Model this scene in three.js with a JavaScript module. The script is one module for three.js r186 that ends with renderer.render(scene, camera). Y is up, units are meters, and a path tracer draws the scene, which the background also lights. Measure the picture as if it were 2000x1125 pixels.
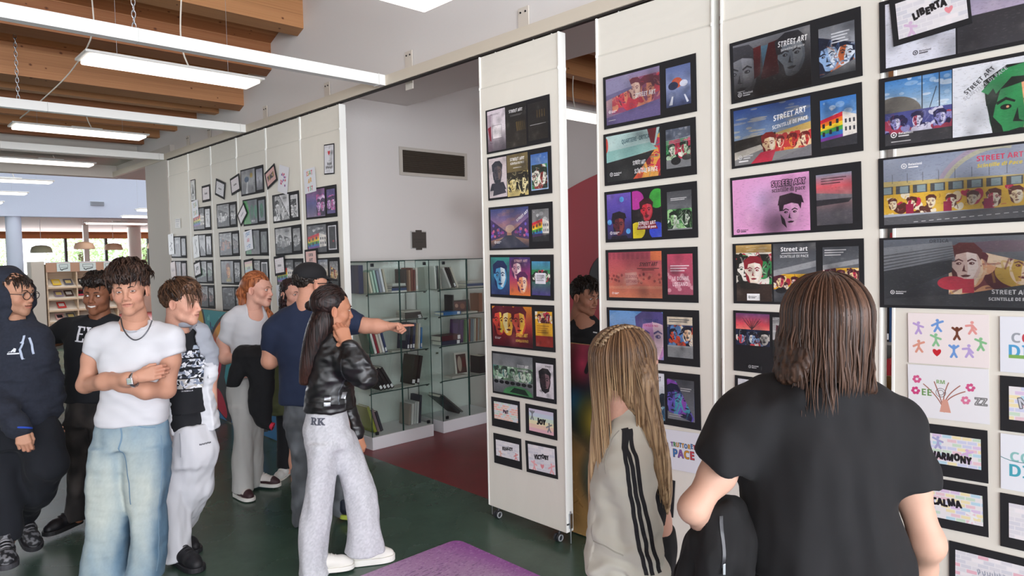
import * as THREE from 'three';
import { RoundedBoxGeometry } from 'three/addons/geometries/RoundedBoxGeometry.js';
import { mergeGeometries } from 'three/addons/utils/BufferGeometryUtils.js';
import { RectAreaLightUniformsLib } from 'three/addons/lights/RectAreaLightUniformsLib.js';
import { createNoise3D, createNoise4D } from 'simplex-noise';

// ------------------------------------------------------------------ camera, sky, daylight, exposure
const scene = new THREE.Scene();
const camera = new THREE.PerspectiveCamera(44.863, 16 / 9, 0.05, 120);
camera.position.set(0, 1.75, 0);
camera.rotation.set(THREE.MathUtils.degToRad(-2.842), THREE.MathUtils.degToRad(-43.665), THREE.MathUtils.degToRad(-1.185), 'YXZ');
scene.background = new THREE.Color(1.0, 1.04, 1.1);
scene.backgroundIntensity = 2.6;
const renderer = new THREE.WebGLRenderer({ antialias: true });
renderer.toneMapping = THREE.LinearToneMapping;
renderer.toneMappingExposure = 1.17;
renderer.shadowMap.enabled = true;
RectAreaLightUniformsLib.init();
function windowDaylight(name, w, h, pos, look, intensity, color = 0xf2f6ff) {   // the daylight that a window lets in
  const l = new THREE.RectAreaLight(color, intensity, w, h);
  l.name = name; l.position.set(...pos); l.lookAt(...look); scene.add(l);
}
windowDaylight('window_daylight', 9.5, 2.5, [-1.0, 1.9, 4.75], [-1.0, 1.9, 0], 8.6);
windowDaylight('window_daylight', 6, 2.2, [-7.75, 1.9, 1.6], [0, 1.9, 1.6], 0.7);
windowDaylight('clerestory_daylight', 9, 1.5, [-2.0, 4.6, -0.75], [-2.0, 3.4, -6], 0.8);
windowDaylight('window_daylight', 12, 1.2, [4, 2.1, -25.6], [4, 2.0, -15], 12);

// ------------------------------------------------------------------ helpers
function rng(seed) { let s = seed >>> 0; return () => { s = (s + 0x6d2b79f5) | 0; let t = Math.imul(s ^ (s >>> 15), 1 | s); t = (t + Math.imul(t ^ (t >>> 7), 61 | t)) ^ t; return ((t ^ (t >>> 14)) >>> 0) / 4294967296; }; }
const R = rng(7), N3 = createNoise3D(rng(11)), N4 = createNoise4D(rng(5));
const V = (x, y, z) => new THREE.Vector3(x, y, z);
const names = {};
function numbered(n) { names[n] = (names[n] ?? -1) + 1; return names[n] ? n + '_' + String(names[n]).padStart(3, '0') : n; }
function shadows(o) { o.traverse((c) => { if (c.isMesh) { c.castShadow = c.receiveShadow = true; } }); }
function tag(o, label, category, group, kind) { if (label) o.userData.label = label; if (category) o.userData.category = category; if (group) o.userData.group = group; if (kind) o.userData.kind = kind; return o; }
function thing(name, label, category, pos = [0, 0, 0], ry = 0, group) { const o = new THREE.Group(); o.name = numbered(name); o.position.set(...pos); o.rotation.y = ry; scene.add(o); return tag(o, label, category, group); }
function obj(name, geo, m, parent = scene) { if (Array.isArray(geo)) geo = geo.length > 1 ? merge(geo) : geo[0]; const o = new THREE.Mesh(geo, m); o.name = parent === scene ? numbered(name) : name; o.castShadow = o.receiveShadow = true; parent.add(o); return o; }
function struct(name, geo, m, parent) { const o = obj(name, geo, m, parent); if (!parent) o.userData.kind = 'structure'; return o; }
function merge(list) { const idx = list.some((g) => g.index) && list.some((g) => !g.index); const l = idx ? list.map((g) => (g.index ? g.toNonIndexed() : g)) : list; const keep = ['position', 'normal', 'uv']; for (const g of l) for (const k of Object.keys(g.attributes)) if (!keep.includes(k) && !l.every((q) => q.attributes[k])) g.deleteAttribute(k); return mergeGeometries(l); }
// box between two corners, with uv in metres
function bx(x0, x1, y0, y1, z0, z1) {
  const w = x1 - x0, h = y1 - y0, d = z1 - z0, g = new THREE.BoxGeometry(w, h, d), uv = g.attributes.uv, s = [[d, h], [d, h], [w, d], [w, d], [w, h], [w, h]];
  for (let i = 0; i < 24; i++) { const f = s[Math.floor(i / 4)]; uv.setXY(i, uv.getX(i) * f[0], uv.getY(i) * f[1]); }
  return g.translate((x0 + x1) / 2, (y0 + y1) / 2, (z0 + z1) / 2);
}
function rb(w, h, d, r = 0.004, seg = 2) { return new RoundedBoxGeometry(w, h, d, seg, Math.min(r, w / 2.01, h / 2.01, d / 2.01)); }
function tube(pts, r, seg = 24, rad = 6) { return new THREE.TubeGeometry(new THREE.CatmullRomCurve3(pts.map((p) => (p.isVector3 ? p : V(...p)))), seg, r, rad); }
function cyl(a, b, r0, r1 = r0, n = 12) { const A = V(...a), B = V(...b), d = B.clone().sub(A), g = new THREE.CylinderGeometry(r1, r0, d.length(), n); g.applyQuaternion(new THREE.Quaternion().setFromUnitVectors(V(0, 1, 0), d.normalize())); const m = A.add(B).multiplyScalar(0.5); return g.translate(m.x, m.y, m.z); }
const mats = {};
function mat(color, rough = 0.7, o = {}) { const k = color + '|' + rough + '|' + JSON.stringify(o); return (mats[k] ??= new THREE.MeshPhysicalMaterial({ color, roughness: rough, ...o })); }
function canvasTex(w, h, draw, repeat) {
  const c = document.createElement('canvas'); c.width = w; c.height = h; draw(c.getContext('2d'), w, h);
  const t = new THREE.CanvasTexture(c); t.colorSpace = THREE.SRGBColorSpace; t.wrapS = t.wrapT = repeat ? THREE.RepeatWrapping : THREE.ClampToEdgeWrapping; if (repeat) t.repeat.set(...repeat); return t;
}
function dataTex(w, h, f, repeat, srgb = false) {
  const d = new Uint8Array(w * h * 4);
  for (let y = 0; y < h; y++) for (let x = 0; x < w; x++) { const v = f(x / w, y / h), o = (y * w + x) * 4; const c = Array.isArray(v) ? v : [v, v, v]; d[o] = c[0]; d[o + 1] = c[1]; d[o + 2] = c[2]; d[o + 3] = 255; }
  const t = new THREE.DataTexture(d, w, h); t.magFilter = THREE.LinearFilter; t.minFilter = THREE.LinearFilter; t.wrapS = t.wrapT = THREE.RepeatWrapping; if (repeat) t.repeat.set(...repeat); if (srgb) t.colorSpace = THREE.SRGBColorSpace; t.needsUpdate = true; return t;
}
// tiling noise on a torus
function tn(u, v, f, s = 0) { const a = u * 6.2832, b = v * 6.2832, q = f / 6.2832; return N4(Math.cos(a) * q + s, Math.sin(a) * q, Math.cos(b) * q - s, Math.sin(b) * q); }
const clamp = THREE.MathUtils.clamp, lerp = THREE.MathUtils.lerp, smooth = THREE.MathUtils.smoothstep;

// ------------------------------------------------------------------ surface materials
function linoleum(r, g, b, rough) {
  const map = dataTex(512, 512, (u, v) => { const n = 0.07 * tn(u, v, 7) + 0.03 * tn(u, v, 26, 3) + 0.025 * tn(u, v, 70, 7); const k = 1 + n; return [r * k, g * k, b * k]; }, [0.5, 0.5], true);
  const rm = dataTex(256, 256, (u, v) => 255 * clamp(rough + 0.03 * tn(u, v, 6, 2), 0, 1), [0.33, 0.33]);
  return new THREE.MeshPhysicalMaterial({ map, roughness: 1, roughnessMap: rm, specularIntensity: 0.9 });
}
const M = {};
M.greenFloor = linoleum(62, 84, 72, 0.27);
M.redFloor = linoleum(122, 36, 42, 0.36);
const plasterBump = dataTex(256, 256, (u, v) => 128 + 60 * tn(u, v, 22) + 50 * tn(u, v, 90, 4), [1, 1]);
M.plaster = new THREE.MeshPhysicalMaterial({ color: 0xe2deda, roughness: 0.9, bumpMap: plasterBump, bumpScale: 0.0008 });
M.plasterWarm = new THREE.MeshPhysicalMaterial({ color: 0xcfc9c0, roughness: 0.9, bumpMap: plasterBump, bumpScale: 0.0008 });
M.plasterBlue = new THREE.MeshPhysicalMaterial({ color: 0xb9c2d2, roughness: 0.9, bumpMap: plasterBump, bumpScale: 0.0008 });
M.white = mat(0xf1f1ea, 0.5);
const panelMap = dataTex(256, 256, (u, v) => { const k = 1 + 0.006 * tn(u, v, 5); return [232 * k, 228 * k, 216 * k]; }, [1, 1], true);
M.panel = new THREE.MeshPhysicalMaterial({ map: panelMap, roughness: 0.55 });
M.steel = mat(0xb9bcc0, 0.3, { metalness: 1 });
M.darkSteel = mat(0x3a3c40, 0.45, { metalness: 0.8 });
M.black = mat(0x141416, 0.6);
function wood(base, seed, knots = 1) {   // spruce glulam: long fibres, lamella lines, knots
  return canvasTex(1024, 256, (c, w, h) => {
    const r = rng(seed); c.fillStyle = `rgb(${base})`; c.fillRect(0, 0, w, h);
    for (let i = 0; i < 260; i++) { const y = r() * h, a = 0.02 + r() * 0.045; c.strokeStyle = r() < 0.55 ? `rgba(92,50,20,${a})` : `rgba(255,214,160,${a})`; c.lineWidth = 0.6 + r() * 2.4; c.beginPath(); c.moveTo(0, y); for (let x = 0; x <= w; x += 64) c.lineTo(x, y + 3 * Math.sin(x / 130 + i)); c.stroke(); }
    for (let k = 1; k < 4; k++) { c.fillStyle = 'rgba(70,36,14,.22)'; c.fillRect(0, (k * h) / 4, w, 2); c.fillStyle = `rgba(${r() < 0.5 ? '255,220,170' : '90,50,20'},.10)`; c.fillRect(0, (k * h) / 4, w, h / 4); }
    for (let i = 0; i < 11 * knots; i++) { const x = r() * w, y = r() * h, s = 2 + r() * 3; const g = c.createRadialGradient(x, y, 0, x, y, s * 2); g.addColorStop(0, 'rgba(60,26,10,.85)'); g.addColorStop(0.45, 'rgba(90,44,18,.6)'); g.addColorStop(1, 'rgba(110,60,26,0)'); c.fillStyle = g; c.beginPath(); c.ellipse(x, y, s * 2, s * 1.2, 0.2, 0, 7); c.fill(); }
  }, [0.5, 2]);
}
M.beam = [wood('170,112,70', 3), wood('180,122,76', 9), wood('160,102,62', 15)].map((map) => new THREE.MeshPhysicalMaterial({ map, roughness: 0.62 }));
M.boards = new THREE.MeshPhysicalMaterial({ map: wood('150,94,54', 21, 1.6), roughness: 0.7 });
M.paleWood = new THREE.MeshPhysicalMaterial({ map: wood('205,184,158', 27, 0), roughness: 0.6 });
M.glass = new THREE.MeshPhysicalMaterial({ color: 0xffffff, roughness: 0.02, transmission: 1, thickness: 0, ior: 1.5 });
M.cabinetGlass = new THREE.MeshPhysicalMaterial({ color: 0xfafdfc, roughness: 0.02, transmission: 1, thickness: 0, ior: 1.45 });
M.lampGlow = new THREE.MeshStandardMaterial({ color: 0xffffff, emissive: 0xfff4ea, emissiveIntensity: 1.6, roughness: 0.5 });
// ------------------------------------------------------------------ room shell
const XP = 3.042, XU = 3.156, XS = 4.13;        // panel plane, face and back of the bulkhead
struct('floor', bx(-8.2, 3.243, -0.12, 0, -27, 5.2), M.greenFloor);
struct('floor', bx(3.243, 9.2, -0.12, 0, -27, 5.2), M.redFloor);
// bulkhead above the rail and the pier at its far end
struct('wall_upper', bx(XU, XS, 3.24, 7.2, -12.2, 5.2), M.plaster);
struct('trim_3', bx(XU, 3.2, 3.13, 3.24, -12.2, 5.2), M.plaster);
struct('trim_1', bx(3.1, XS, 3.045, 3.24, -12.2, -9.573), M.plasterWarm);
struct('wall_pier', bx(3.05, 3.6, 0, 3.045, -10.45, -9.573), M.plasterWarm);
struct('wall_back', bx(3.24, 9.2, 0, 5.2, -6.0, -5.8), M.plaster);
struct('wall_right', bx(9.0, 9.2, 0, 5.2, -5.8, 5.2), M.plasterWarm);
// timber roof: level beyond z = -7.3, rising towards the clerestory on this side
{
  const roof = (z) => 3.66 + 0.345 * Math.max(0, z + 7.32);
  const flat = bx(-8.2, XU, 3.66, 3.78, -11.15, -7.32);
  struct('ceiling', flat, M.boards);
  const g = bx(-8.2, XU, 0, 0.12, -7.32, -0.6), p = g.attributes.position;
  for (let i = 0; i < p.count; i++) p.setY(i, p.getY(i) + roof(p.getZ(i)));
  g.computeVertexNormals(); struct('ceiling', g, M.boards);
  for (let i = -9; i < 6; i++) {
    const z = -7.38 - 0.685 * i, far = z < -7.4, b = far ? 3.405 : 3.381 + 0.345 * (z + 7.38), t = far ? 3.66 : roof(z) + 0.03;
    if (z > -0.8) continue;
    const beam = bx(-8.2, XU, b, t, z - 0.12, z); if (!far) { const q = beam.attributes.position; for (let k = 0; k < q.count; k++) q.setY(k, q.getY(k) + (q.getZ(k) - z) * 0.345); }
    tag(struct('ceiling_beam', beam, M.beam[(i + 9) % 3]), 'spruce roof beam running across the hall under the timber boards');
  }
  struct('ceiling', bx(-8.2, XU, 3.22, 3.9, -12.2, -11.15), M.plasterWarm);
  struct('trim_2', bx(-8.2, XU, 3.04, 3.22, -12.2, -12.02), M.plasterWarm);
  struct('ceiling', bx(-8.2, XU, 3.6, 3.72, -0.6, 5.2), M.boards);
  struct('wall_clerestory', bx(-8.2, XU, 3.72, 3.85, -0.72, -0.6), M.plaster);
  struct('wall_clerestory', bx(-8.2, XU, 5.6, 6.1, -0.72, -0.6), M.plaster);
  const w = struct('window_1', bx(-8.2, XU, 3.85, 5.6, -0.665, -0.655), M.glass);
  for (let x = -8.2; x < XU; x += 1.9) obj('window_frame', bx(x, x + 0.06, 3.85, 5.6, -0.7, -0.62), M.white, w);
}
// high space beyond the dropped ceiling, with the pale wall over the reading room
struct('wall_far', bx(-8.2, 9.2, 2.7, 7.2, -17.3, -17), M.plasterBlue);
struct('ceiling', bx(-8.2, 9.2, 7.2, 7.32, -13, -12.05), M.plaster);
{ const w = struct('window_5', bx(-8.2, 9.2, 7.25, 7.26, -17.3, -13), M.glass); for (let x = -8.2; x < 9.2; x += 1.45) obj('window_frame', bx(x, x + 0.07, 7.2, 7.3, -17.3, -13), M.white, w); }
struct('wall_far', bx(-8.2, XU, 3.9, 7.2, -12.2, -12.05), M.plaster);
struct('ceiling', bx(-8.2, 9.2, 2.72, 2.84, -26.2, -17.3), M.boards);
struct('wall_right', bx(9.0, 9.2, 0, 7.2, -27, -5.8), M.plaster);
// left wall with ribbon glazing
struct('wall_left', bx(-8.2, -8, 0, 0.6, -27, 5.2), M.plaster);
struct('wall_left', bx(-8.2, -8, 3.2, 7.2, -27, 5.2), M.plaster);
struct('wall_left', bx(-8.2, -8, 0.6, 3.2, -27, -16), M.plaster);
struct('wall_left', bx(-8.2, -8, 0.6, 3.2, -10.5, -1.5), M.plaster);
{ const w = struct('window_6', bx(-8.11, -8.1, 0.6, 3.2, -16, -10.5), M.glass); for (let z = -16; z < -10.4; z += 1.8) obj('window_frame', bx(-8.15, -8.05, 0.6, 3.2, z, z + 0.06), M.white, w); }
{ const w = struct('window_2', bx(-8.11, -8.1, 0.6, 3.2, -1.5, 5.2), M.glass); for (let z = -1.5; z < 5.2; z += 1.6) obj('window_frame', bx(-8.15, -8.05, 0.6, 3.2, z, z + 0.06), M.white, w); }
// wall behind the camera with full glazing
struct('wall_front', bx(-8.2, 9.2, 0, 0.4, 5, 5.2), M.plaster);
struct('wall_front', bx(-8.2, 9.2, 3.3, 7.2, 5, 5.2), M.plaster);
struct('wall_front', bx(4.2, 9.2, 0.4, 3.3, 5, 5.2), M.plaster);
{ const w = struct('window_3', bx(-8.2, 4.2, 0.4, 3.3, 5.09, 5.1), M.glass); for (let x = -8.2; x < 4.3; x += 1.55) obj('window_frame', bx(x - 0.03, x + 0.03, 0.4, 3.3, 5.05, 5.15), M.white, w); }
// far facade: sill, head and mullions
struct('wall_far', bx(-8.2, 9.2, 0, 0.95, -26.2, -26), M.plasterWarm);
struct('wall_far', bx(-8.2, 9.2, 2.52, 2.84, -26.2, -26), M.boards);
{ const w = struct('window_4', bx(-8.2, 9.2, 0.95, 2.52, -26.11, -26.1), M.glass); for (const x of [-4, -1, 1.4, 3.62, 5.15, 6.3, 7.6]) obj('window_frame', bx(x - 0.035, x + 0.035, 0.95, 2.52, -26.15, -26.02), M.darkSteel, w); }
// ceiling over the right-hand hall with its beams
struct('ceiling', bx(XS, 9.2, 3.9, 4.05, -5.8, 5.2), M.boards);
for (let i = 0; i < 15; i++) { const z = -5.35 + i * 0.69; tag(struct('ceiling_beam', bx(XS, 9.0, 3.52, 3.9, z - 0.12, z), M.beam[i % 3]), 'spruce roof beam over the room behind the display panels'); }
// round columns and mullion post of the reading room
for (const [x, z, r, m] of [[2.5, -17.15, 0.135, M.plasterBlue], [6.05, -22, 0.17, M.white]]) {
  const g = new THREE.CylinderGeometry(r, r, 2.72, 32).translate(x, 1.36, z); struct('column', g, m);
}
struct('column', bx(4.55, 4.67, 0, 2.72, -21.06, -20.94), M.white);

// ------------------------------------------------------------------ hanging rails
{
  const t = thing('hanging_rail', 'long beige ceiling rail that carries the display panels along the bulkhead', 'rail');
  const seg = [[-12.2, -9.62], [-9.57, -7.12], [-7.06, -4.565], [-4.5, 1]];
  obj('rail_body', [...seg, [-9.62, -9.57], [-7.12, -7.06], [-4.565, -4.5]].map(([a, b]) => bx(XP, XP + 0.055, 3.046, 3.122, a, b)), mat(0xd6ccba, 0.55), t);
  obj('rail_slot', bx(XP + 0.012, XP + 0.043, 3.036, 3.047, -9.6, 1), mat(0x2c2622, 0.7), t);
  for (const z of [-9.05, -8.35, -7.9, -6.85, -5.6, -4.37, -3.14, -1.9]) {
    const p = obj('hanger_plate', bx(XP + 0.1, XP + 0.108, 3.0, 3.285, z - 0.045, z + 0.045), mat(0xd8d0c4, 0.5), t);
    for (const s of [-1, 1]) obj('screw', new THREE.CylinderGeometry(0.006, 0.006, 0.006, 10).rotateZ(Math.PI / 2).translate(XP + 0.098, 3.255, z + s * 0.022), M.darkSteel, p);
    obj('hanger_bracket', bx(XP + 0.055, XP + 0.101, 3.06, 3.11, z - 0.03, z + 0.03), mat(0xd8d0c4, 0.5), t);
  }
  for (const [z, l] of [[-4.535, 'nearest'], [-7.09, 'middle'], [-9.63, 'farthest']]) {
    const c = thing('cross_rail', `white ceiling rail crossing the hall, ${l} of the three in view`, 'rail');
    obj('rail_body', bx(-8, XP - 0.001, 3.046, 3.124, z - 0.066, z), mat(0xf3f3ee, 0.45), c);
    obj('end_joint', bx(XP - 0.06, XP - 0.055, 3.04, 3.13, z - 0.069, z + 0.003), mat(0xd8d8d2, 0.5), c);
    for (const x of [1.32, -0.4]) obj('joint_line', bx(x, x + 0.003, 3.044, 3.126, z - 0.068, z + 0.002), mat(0xc9c9c4, 0.6), c);
  }
}
// chains that carry the cross rails
function chain(x, z, y0, y1, label) {
  const t = thing('hanging_chain', label, 'chain', [x, y0, z]), gs = []; let k = 0;
  for (let y = 0; y < y1 - y0; y += 0.036, k++) { const g = new THREE.TorusGeometry(0.011, 0.0028, 6, 12); g.scale(1, 2.1, 1); if (k % 2) g.rotateY(Math.PI / 2); gs.push(g.translate(0, y + 0.02, 0)); }
  const m = obj('chain_links', gs, M.steel, t); m.userData.kind = 'stuff';
}
chain(1.31, -4.57, 3.12, 4.7, 'galvanised chain holding the nearest white cross rail');
chain(1.12, -7.12, 3.12, 3.66, 'galvanised chain holding the second white cross rail');

// ------------------------------------------------------------------ luminaires
function luminaire(x0, x1, z, y, label, cordTo, power = 1.6) {
  const t = thing('ceiling_light', label, 'light', [(x0 + x1) / 2, y, z], 0), L = x1 - x0;
  obj('housing', rb(L + 0.02, 0.02, 0.31, 0.006).translate(0, 0.038, 0), mat(0xe9e9e4, 0.4), t);
  obj('diffuser', rb(L - 0.04, 0.028, 0.27, 0.012, 3).translate(0, 0.014, 0), M.lampGlow, t);
  obj('driver_box', rb(0.3, 0.03, 0.07, 0.006).translate(0.05, 0.062, 0), mat(0xefefea, 0.4), t);
  obj('suspension_wires', [-1, 1].map((s) => cyl([s * L * 0.32, 0.045, 0], [s * L * 0.32, cordTo - y, 0], 0.0015, 0.0015, 5)), M.steel, t);
  obj('cord', tube([[0.1, 0.07, 0], [0.06, 0.16, 0.01], [0.04, 0.3, 0.02], [0.1, Math.max(0.42, cordTo - y), 0.03]], 0.006), mat(0xe6dfd2, 0.6), t);
  const l = new THREE.RectAreaLight(0xfff1e2, power, L - 0.06, 0.25); l.name = 'lamp_light'; l.position.set(0, -0.004, 0); l.rotation.x = -Math.PI / 2; t.add(l);
}
luminaire(1.27, 2.52, -3.17, 3.15, 'suspended strip light cut by the top edge of the photo', 4.9);
luminaire(1.26, 2.5, -5.6, 3.15, 'bright suspended strip light behind the nearest cross rail', 4.2);
luminaire(1.31, 2.58, -8.8, 3.15, 'suspended strip light between the second and third cross rails', 3.66);
luminaire(1.5, 2.62, -11.3, 3.1, 'suspended strip light under the flat ceiling beyond the third cross rail', 3.22);
luminaire(1.35, 2.6, -13.9, 3.08, 'suspended strip light against the pale far wall, highest of three there', 7.2);
luminaire(1.2, 2.48, -15.4, 3.0, 'suspended strip light against the pale far wall, middle of three there', 7.2);
luminaire(1.0, 2.26, -16.5, 2.9, 'suspended strip light against the pale far wall, lowest of three there', 7.2);
luminaire(4.75, 5.95, -4.72, 3.12, 'strip light seen in the gap between the two middle display panels', 3.9, 1.4);
luminaire(4.75, 5.95, -1.6, 3.12, 'strip light over the bookcases behind the right display panels', 3.9, 1.4);
luminaire(3.98, 5.1, -14.2, 2.68, 'small strip light at the left of the wall pier, topmost of three', 7.2, 2);
luminaire(4.3, 6.0, -16.4, 2.68, 'long strip light at the left of the wall pier, middle of three', 7.2, 2);
luminaire(3.95, 5.2, -17.9, 2.6, 'strip light under the timber ceiling at the left of the pier', 2.72, 2);
{ const t = thing('cable_outlet', 'round white cable outlet on the timber ceiling with a hanging cord', 'ceiling rose', [1.52, 3.6, -6.35]);
  obj('outlet_cup', new THREE.SphereGeometry(0.05, 16, 8, 0, 7, Math.PI / 2, Math.PI / 2).scale(1, 0.7, 1).translate(0, 0.29, 0), M.white, t);
  obj('cord', tube([[0, 0.27, 0], [0, 0, 0], [-0.03, -0.2, -0.6], [-0.16, -0.38, -1.2], [-0.2, -0.42, -2]], 0.006), mat(0xe6dfd2, 0.6), t); }
// ------------------------------------------------------------------ display panels on castors
function displayPanel(z0, z1, label, bolt, group) {
  const w = z1 - z0, d = 0.055, t = thing('display_board', label, 'display panel', [XP, 0, (z0 + z1) / 2], -Math.PI / 2, group);
  // local frame: x to the right as seen from the hall, z towards the hall; the front face lies at z = 0
  obj('lower_board', rb(w, 2.745, d, 0.003).translate(0, 0.07 + 2.745 / 2, -d / 2), M.panel, t);
  obj('header_board', rb(w, 0.205, d - 0.008, 0.003).translate(0, 2.922, -d / 2 - 0.002), M.panel, t);
  obj('joint_strip', rb(w, 0.012, d - 0.002, 0.002).translate(0, 2.8185, -d / 2), mat(0xd9d6ca, 0.5), t);
  for (const s of [-1, 1]) obj('edge_trim', rb(0.012, 2.952, d + 0.006, 0.003).translate(s * (w / 2 - 0.002), 1.549, -d / 2), M.white, t);
  for (const s of [-1, 1]) obj('joint_clip', rb(0.012, 0.02, d + 0.016, 0.004).translate(s * (w / 2 - 0.003), 2.8185, -d / 2), M.white, t);
  for (const x of [-0.22, 0.12, 0.27]) obj('hanger_pin', cyl([x, 3.02, -d / 2], [x, 3.0355, -d / 2], 0.004, 0.004, 8), M.white, t);
  for (const s of [-1, 1]) {
    const c = obj('caster', [new THREE.CylinderGeometry(0.024, 0.024, 0.014, 20).rotateZ(Math.PI / 2).translate(s * (w / 2 - 0.075) - 0.012, 0.0245, -d / 2 + 0.02), new THREE.CylinderGeometry(0.024, 0.024, 0.014, 20).rotateZ(Math.PI / 2).translate(s * (w / 2 - 0.075) + 0.012, 0.0245, -d / 2 + 0.02), cyl([s * (w / 2 - 0.075), 0.03, -d / 2 + 0.02], [s * (w / 2 - 0.075), 0.075, -d / 2], 0.008)], mat(0x303236, 0.5), t);
    obj('wheel_rim', new THREE.TorusGeometry(0.018, 0.004, 8, 20).rotateY(Math.PI / 2).translate(s * (w / 2 - 0.075) + 0.02, 0.0245, -d / 2 + 0.02), mat(0x9a9da0, 0.4), c);
  }
  if (bolt) { const b = obj('floor_bolt', [cyl([w / 2 + 0.008, 0.004, -d / 2], [w / 2 + 0.008, 0.2, -d / 2], 0.005), rb(0.014, 0.09, 0.026, 0.003).translate(w / 2 + 0.009, 0.14, -d / 2)], M.steel, t);
  obj('bolt_knob', cyl([w / 2 + 0.008, 0.125, -d / 2 - 0.004], [w / 2 + 0.008, 0.125, -d / 2 + 0.03], 0.005), M.steel, b); }
  obj('floor_pin', cyl([-w / 2 + 0.012, 0.004, -d / 2 + 0.01], [-w / 2 + 0.012, 0.075, -d / 2 + 0.01], 0.004), M.steel, t);
  return t;
}
displayPanel(-3.453, -2.757, 'cream display panel standing alone before the glass cabinets, EQUALITY card at its bottom', 1);
displayPanel(-2.478, -1.768, 'cream display panel behind the blonde girl, QUARTIERE ORTICA poster second from top', 1);
displayPanel(-1.724, -1.012, 'cream display panel with the pink poster, behind the head of the woman in black');
displayPanel(-0.968, -0.262, 'cream display panel at the right edge, LIBERTA card on its top corner');
{
  const L = ['cream display panel of the far group, nearest to the glass cabinets', 'cream far display panel with the tilted PEACE card and white sheet near its top', 'cream far display panel with the green poster and a grey poster on top', 'cream far display panel with a black and white street poster, behind the red-haired girl', 'cream far display panel with the tall framed print and pink card', 'cream far display panel next to the wall pier, a small text sheet on it'];
  L.forEach((l, i) => displayPanel(-5.93 - 0.7125 * i, -5.228 - 0.7125 * i, l, i === 0));
}

// ------------------------------------------------------------------ print sheets: the artwork is computed on canvases shared by many posters
class Atlas {
  constructor(w, h) { this.c = document.createElement('canvas'); this.c.width = w; this.c.height = h; this.g = this.c.getContext('2d'); this.g.fillStyle = '#888'; this.g.fillRect(0, 0, w, h); this.x = 0; this.y = 0; this.row = 0; this.w = w; this.h = h; this.made = new Map(); }
  add(pw, ph, draw, grain) {
    pw = Math.round(pw); ph = Math.round(ph);
    if (this.x + pw + 2 > this.w) { this.x = 0; this.y += this.row + 2; this.row = 0; }
    if (this.y + ph > this.h) throw new Error('atlas full');
    const g = this.g; g.save(); g.translate(this.x, this.y); g.beginPath(); g.rect(0, 0, pw, ph); g.clip(); draw(g, pw, ph); if (grain) { const q = rng(pw * 31 + ph); for (let i = 0; i < (pw * ph) / 60; i++) { g.fillStyle = q() < 0.6 ? 'rgba(18,20,26,.09)' : 'rgba(235,228,215,.07)'; g.fillRect(q() * pw, q() * ph, 1 + q() * 10, 1 + q() * 2); } for (let i = 0; i < 14; i++) { const x = q() * pw, y = q() * ph, k = pw * (0.08 + 0.2 * q()), gr = g.createRadialGradient(x, y, 0, x, y, k); gr.addColorStop(0, q() < 0.6 ? 'rgba(16,18,24,.22)' : 'rgba(240,232,220,.14)'); gr.addColorStop(1, 'rgba(0,0,0,0)'); g.fillStyle = gr; g.fillRect(x - k, y - k, 2 * k, 2 * k); } } g.restore();
    const r = [(this.x + 1) / this.w, 1 - (this.y + ph - 1) / this.h, (this.x + pw - 1) / this.w, 1 - (this.y + 1) / this.h];
    this.x += pw + 2; this.row = Math.max(this.row, ph); return r;
  }
  material(rough = 0.42, o = {}) { const t = new THREE.CanvasTexture(this.c); t.colorSpace = THREE.SRGBColorSpace; return new THREE.MeshPhysicalMaterial({ map: t, roughness: rough, ...o }); }
}
function sheet(w, h, uv, thick = 0.0008) {   // a printed sheet: thin box with its picture on the front
  const g = new THREE.BoxGeometry(w, h, thick), a = g.attributes.uv;
  for (let i = 0; i < 24; i++) a.setXY(i, lerp(uv[0], uv[2], a.getX(i)), lerp(uv[1], uv[3], a.getY(i)));
  return g;
}
// --- drawing helpers; every function gets (canvas, width, height)
const grad = (c, h, ...s) => { const g = c.createLinearGradient(0, 0, 0, h); s.forEach((k, i) => g.addColorStop(i / (s.length - 1), k)); return g; };
const fill = (c, s, x, y, w, h) => { c.fillStyle = s; c.fillRect(x, y, w, h); };
const poly = (c, s, ...p) => { c.fillStyle = s; c.beginPath(); for (let i = 0; i < p.length; i += 2) c.lineTo(p[i], p[i + 1]); c.fill(); };
const disc = (c, s, x, y, r, q = r) => { c.fillStyle = s; c.beginPath(); c.ellipse(x, y, r, q, 0, 0, 7); c.fill(); };
function words(c, s, x, y, size, color = '#fff', o = {}) {    // lettering, letter by letter when it dances
  c.save(); c.translate(x, y); c.rotate(o.rot ?? 0); c.transform(1, 0, o.skew ?? 0, 1, 0, 0); c.scale(o.sx ?? 1, 1); c.textBaseline = 'middle'; c.textAlign = 'left';
  c.font = `${o.weight ?? 'bold'} ${size}px ${o.font ?? 'sans-serif'}`; const W = c.measureText(s).width; let at = o.align === 'left' ? 0 : o.align === 'right' ? -W : -W / 2; const r = rng(s.length * 7 + Math.round(size));
  for (const ch of s) { const w = c.measureText(ch).width; c.save(); c.translate(at + w / 2, (o.jit ?? 0) * size * (r() - 0.5)); c.rotate((o.jit ?? 0) * (r() - 0.5)); c.textAlign = 'center'; if (o.stroke) { c.lineWidth = size * (o.sw ?? 0.16); c.strokeStyle = o.stroke; c.lineJoin = 'round'; c.strokeText(ch, 0, 0); } if (color) { c.fillStyle = typeof color === 'function' ? color(r) : color; c.fillText(ch, 0, 0); } c.restore(); at += w; }
  c.restore();
}
const lines = (c, x, y, w, n, s, col) => { for (let i = 0; i < n; i++) fill(c, col, x, y + i * s, w * (1 - ((i * 7) % 5) * 0.06), s * 0.42); };
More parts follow.
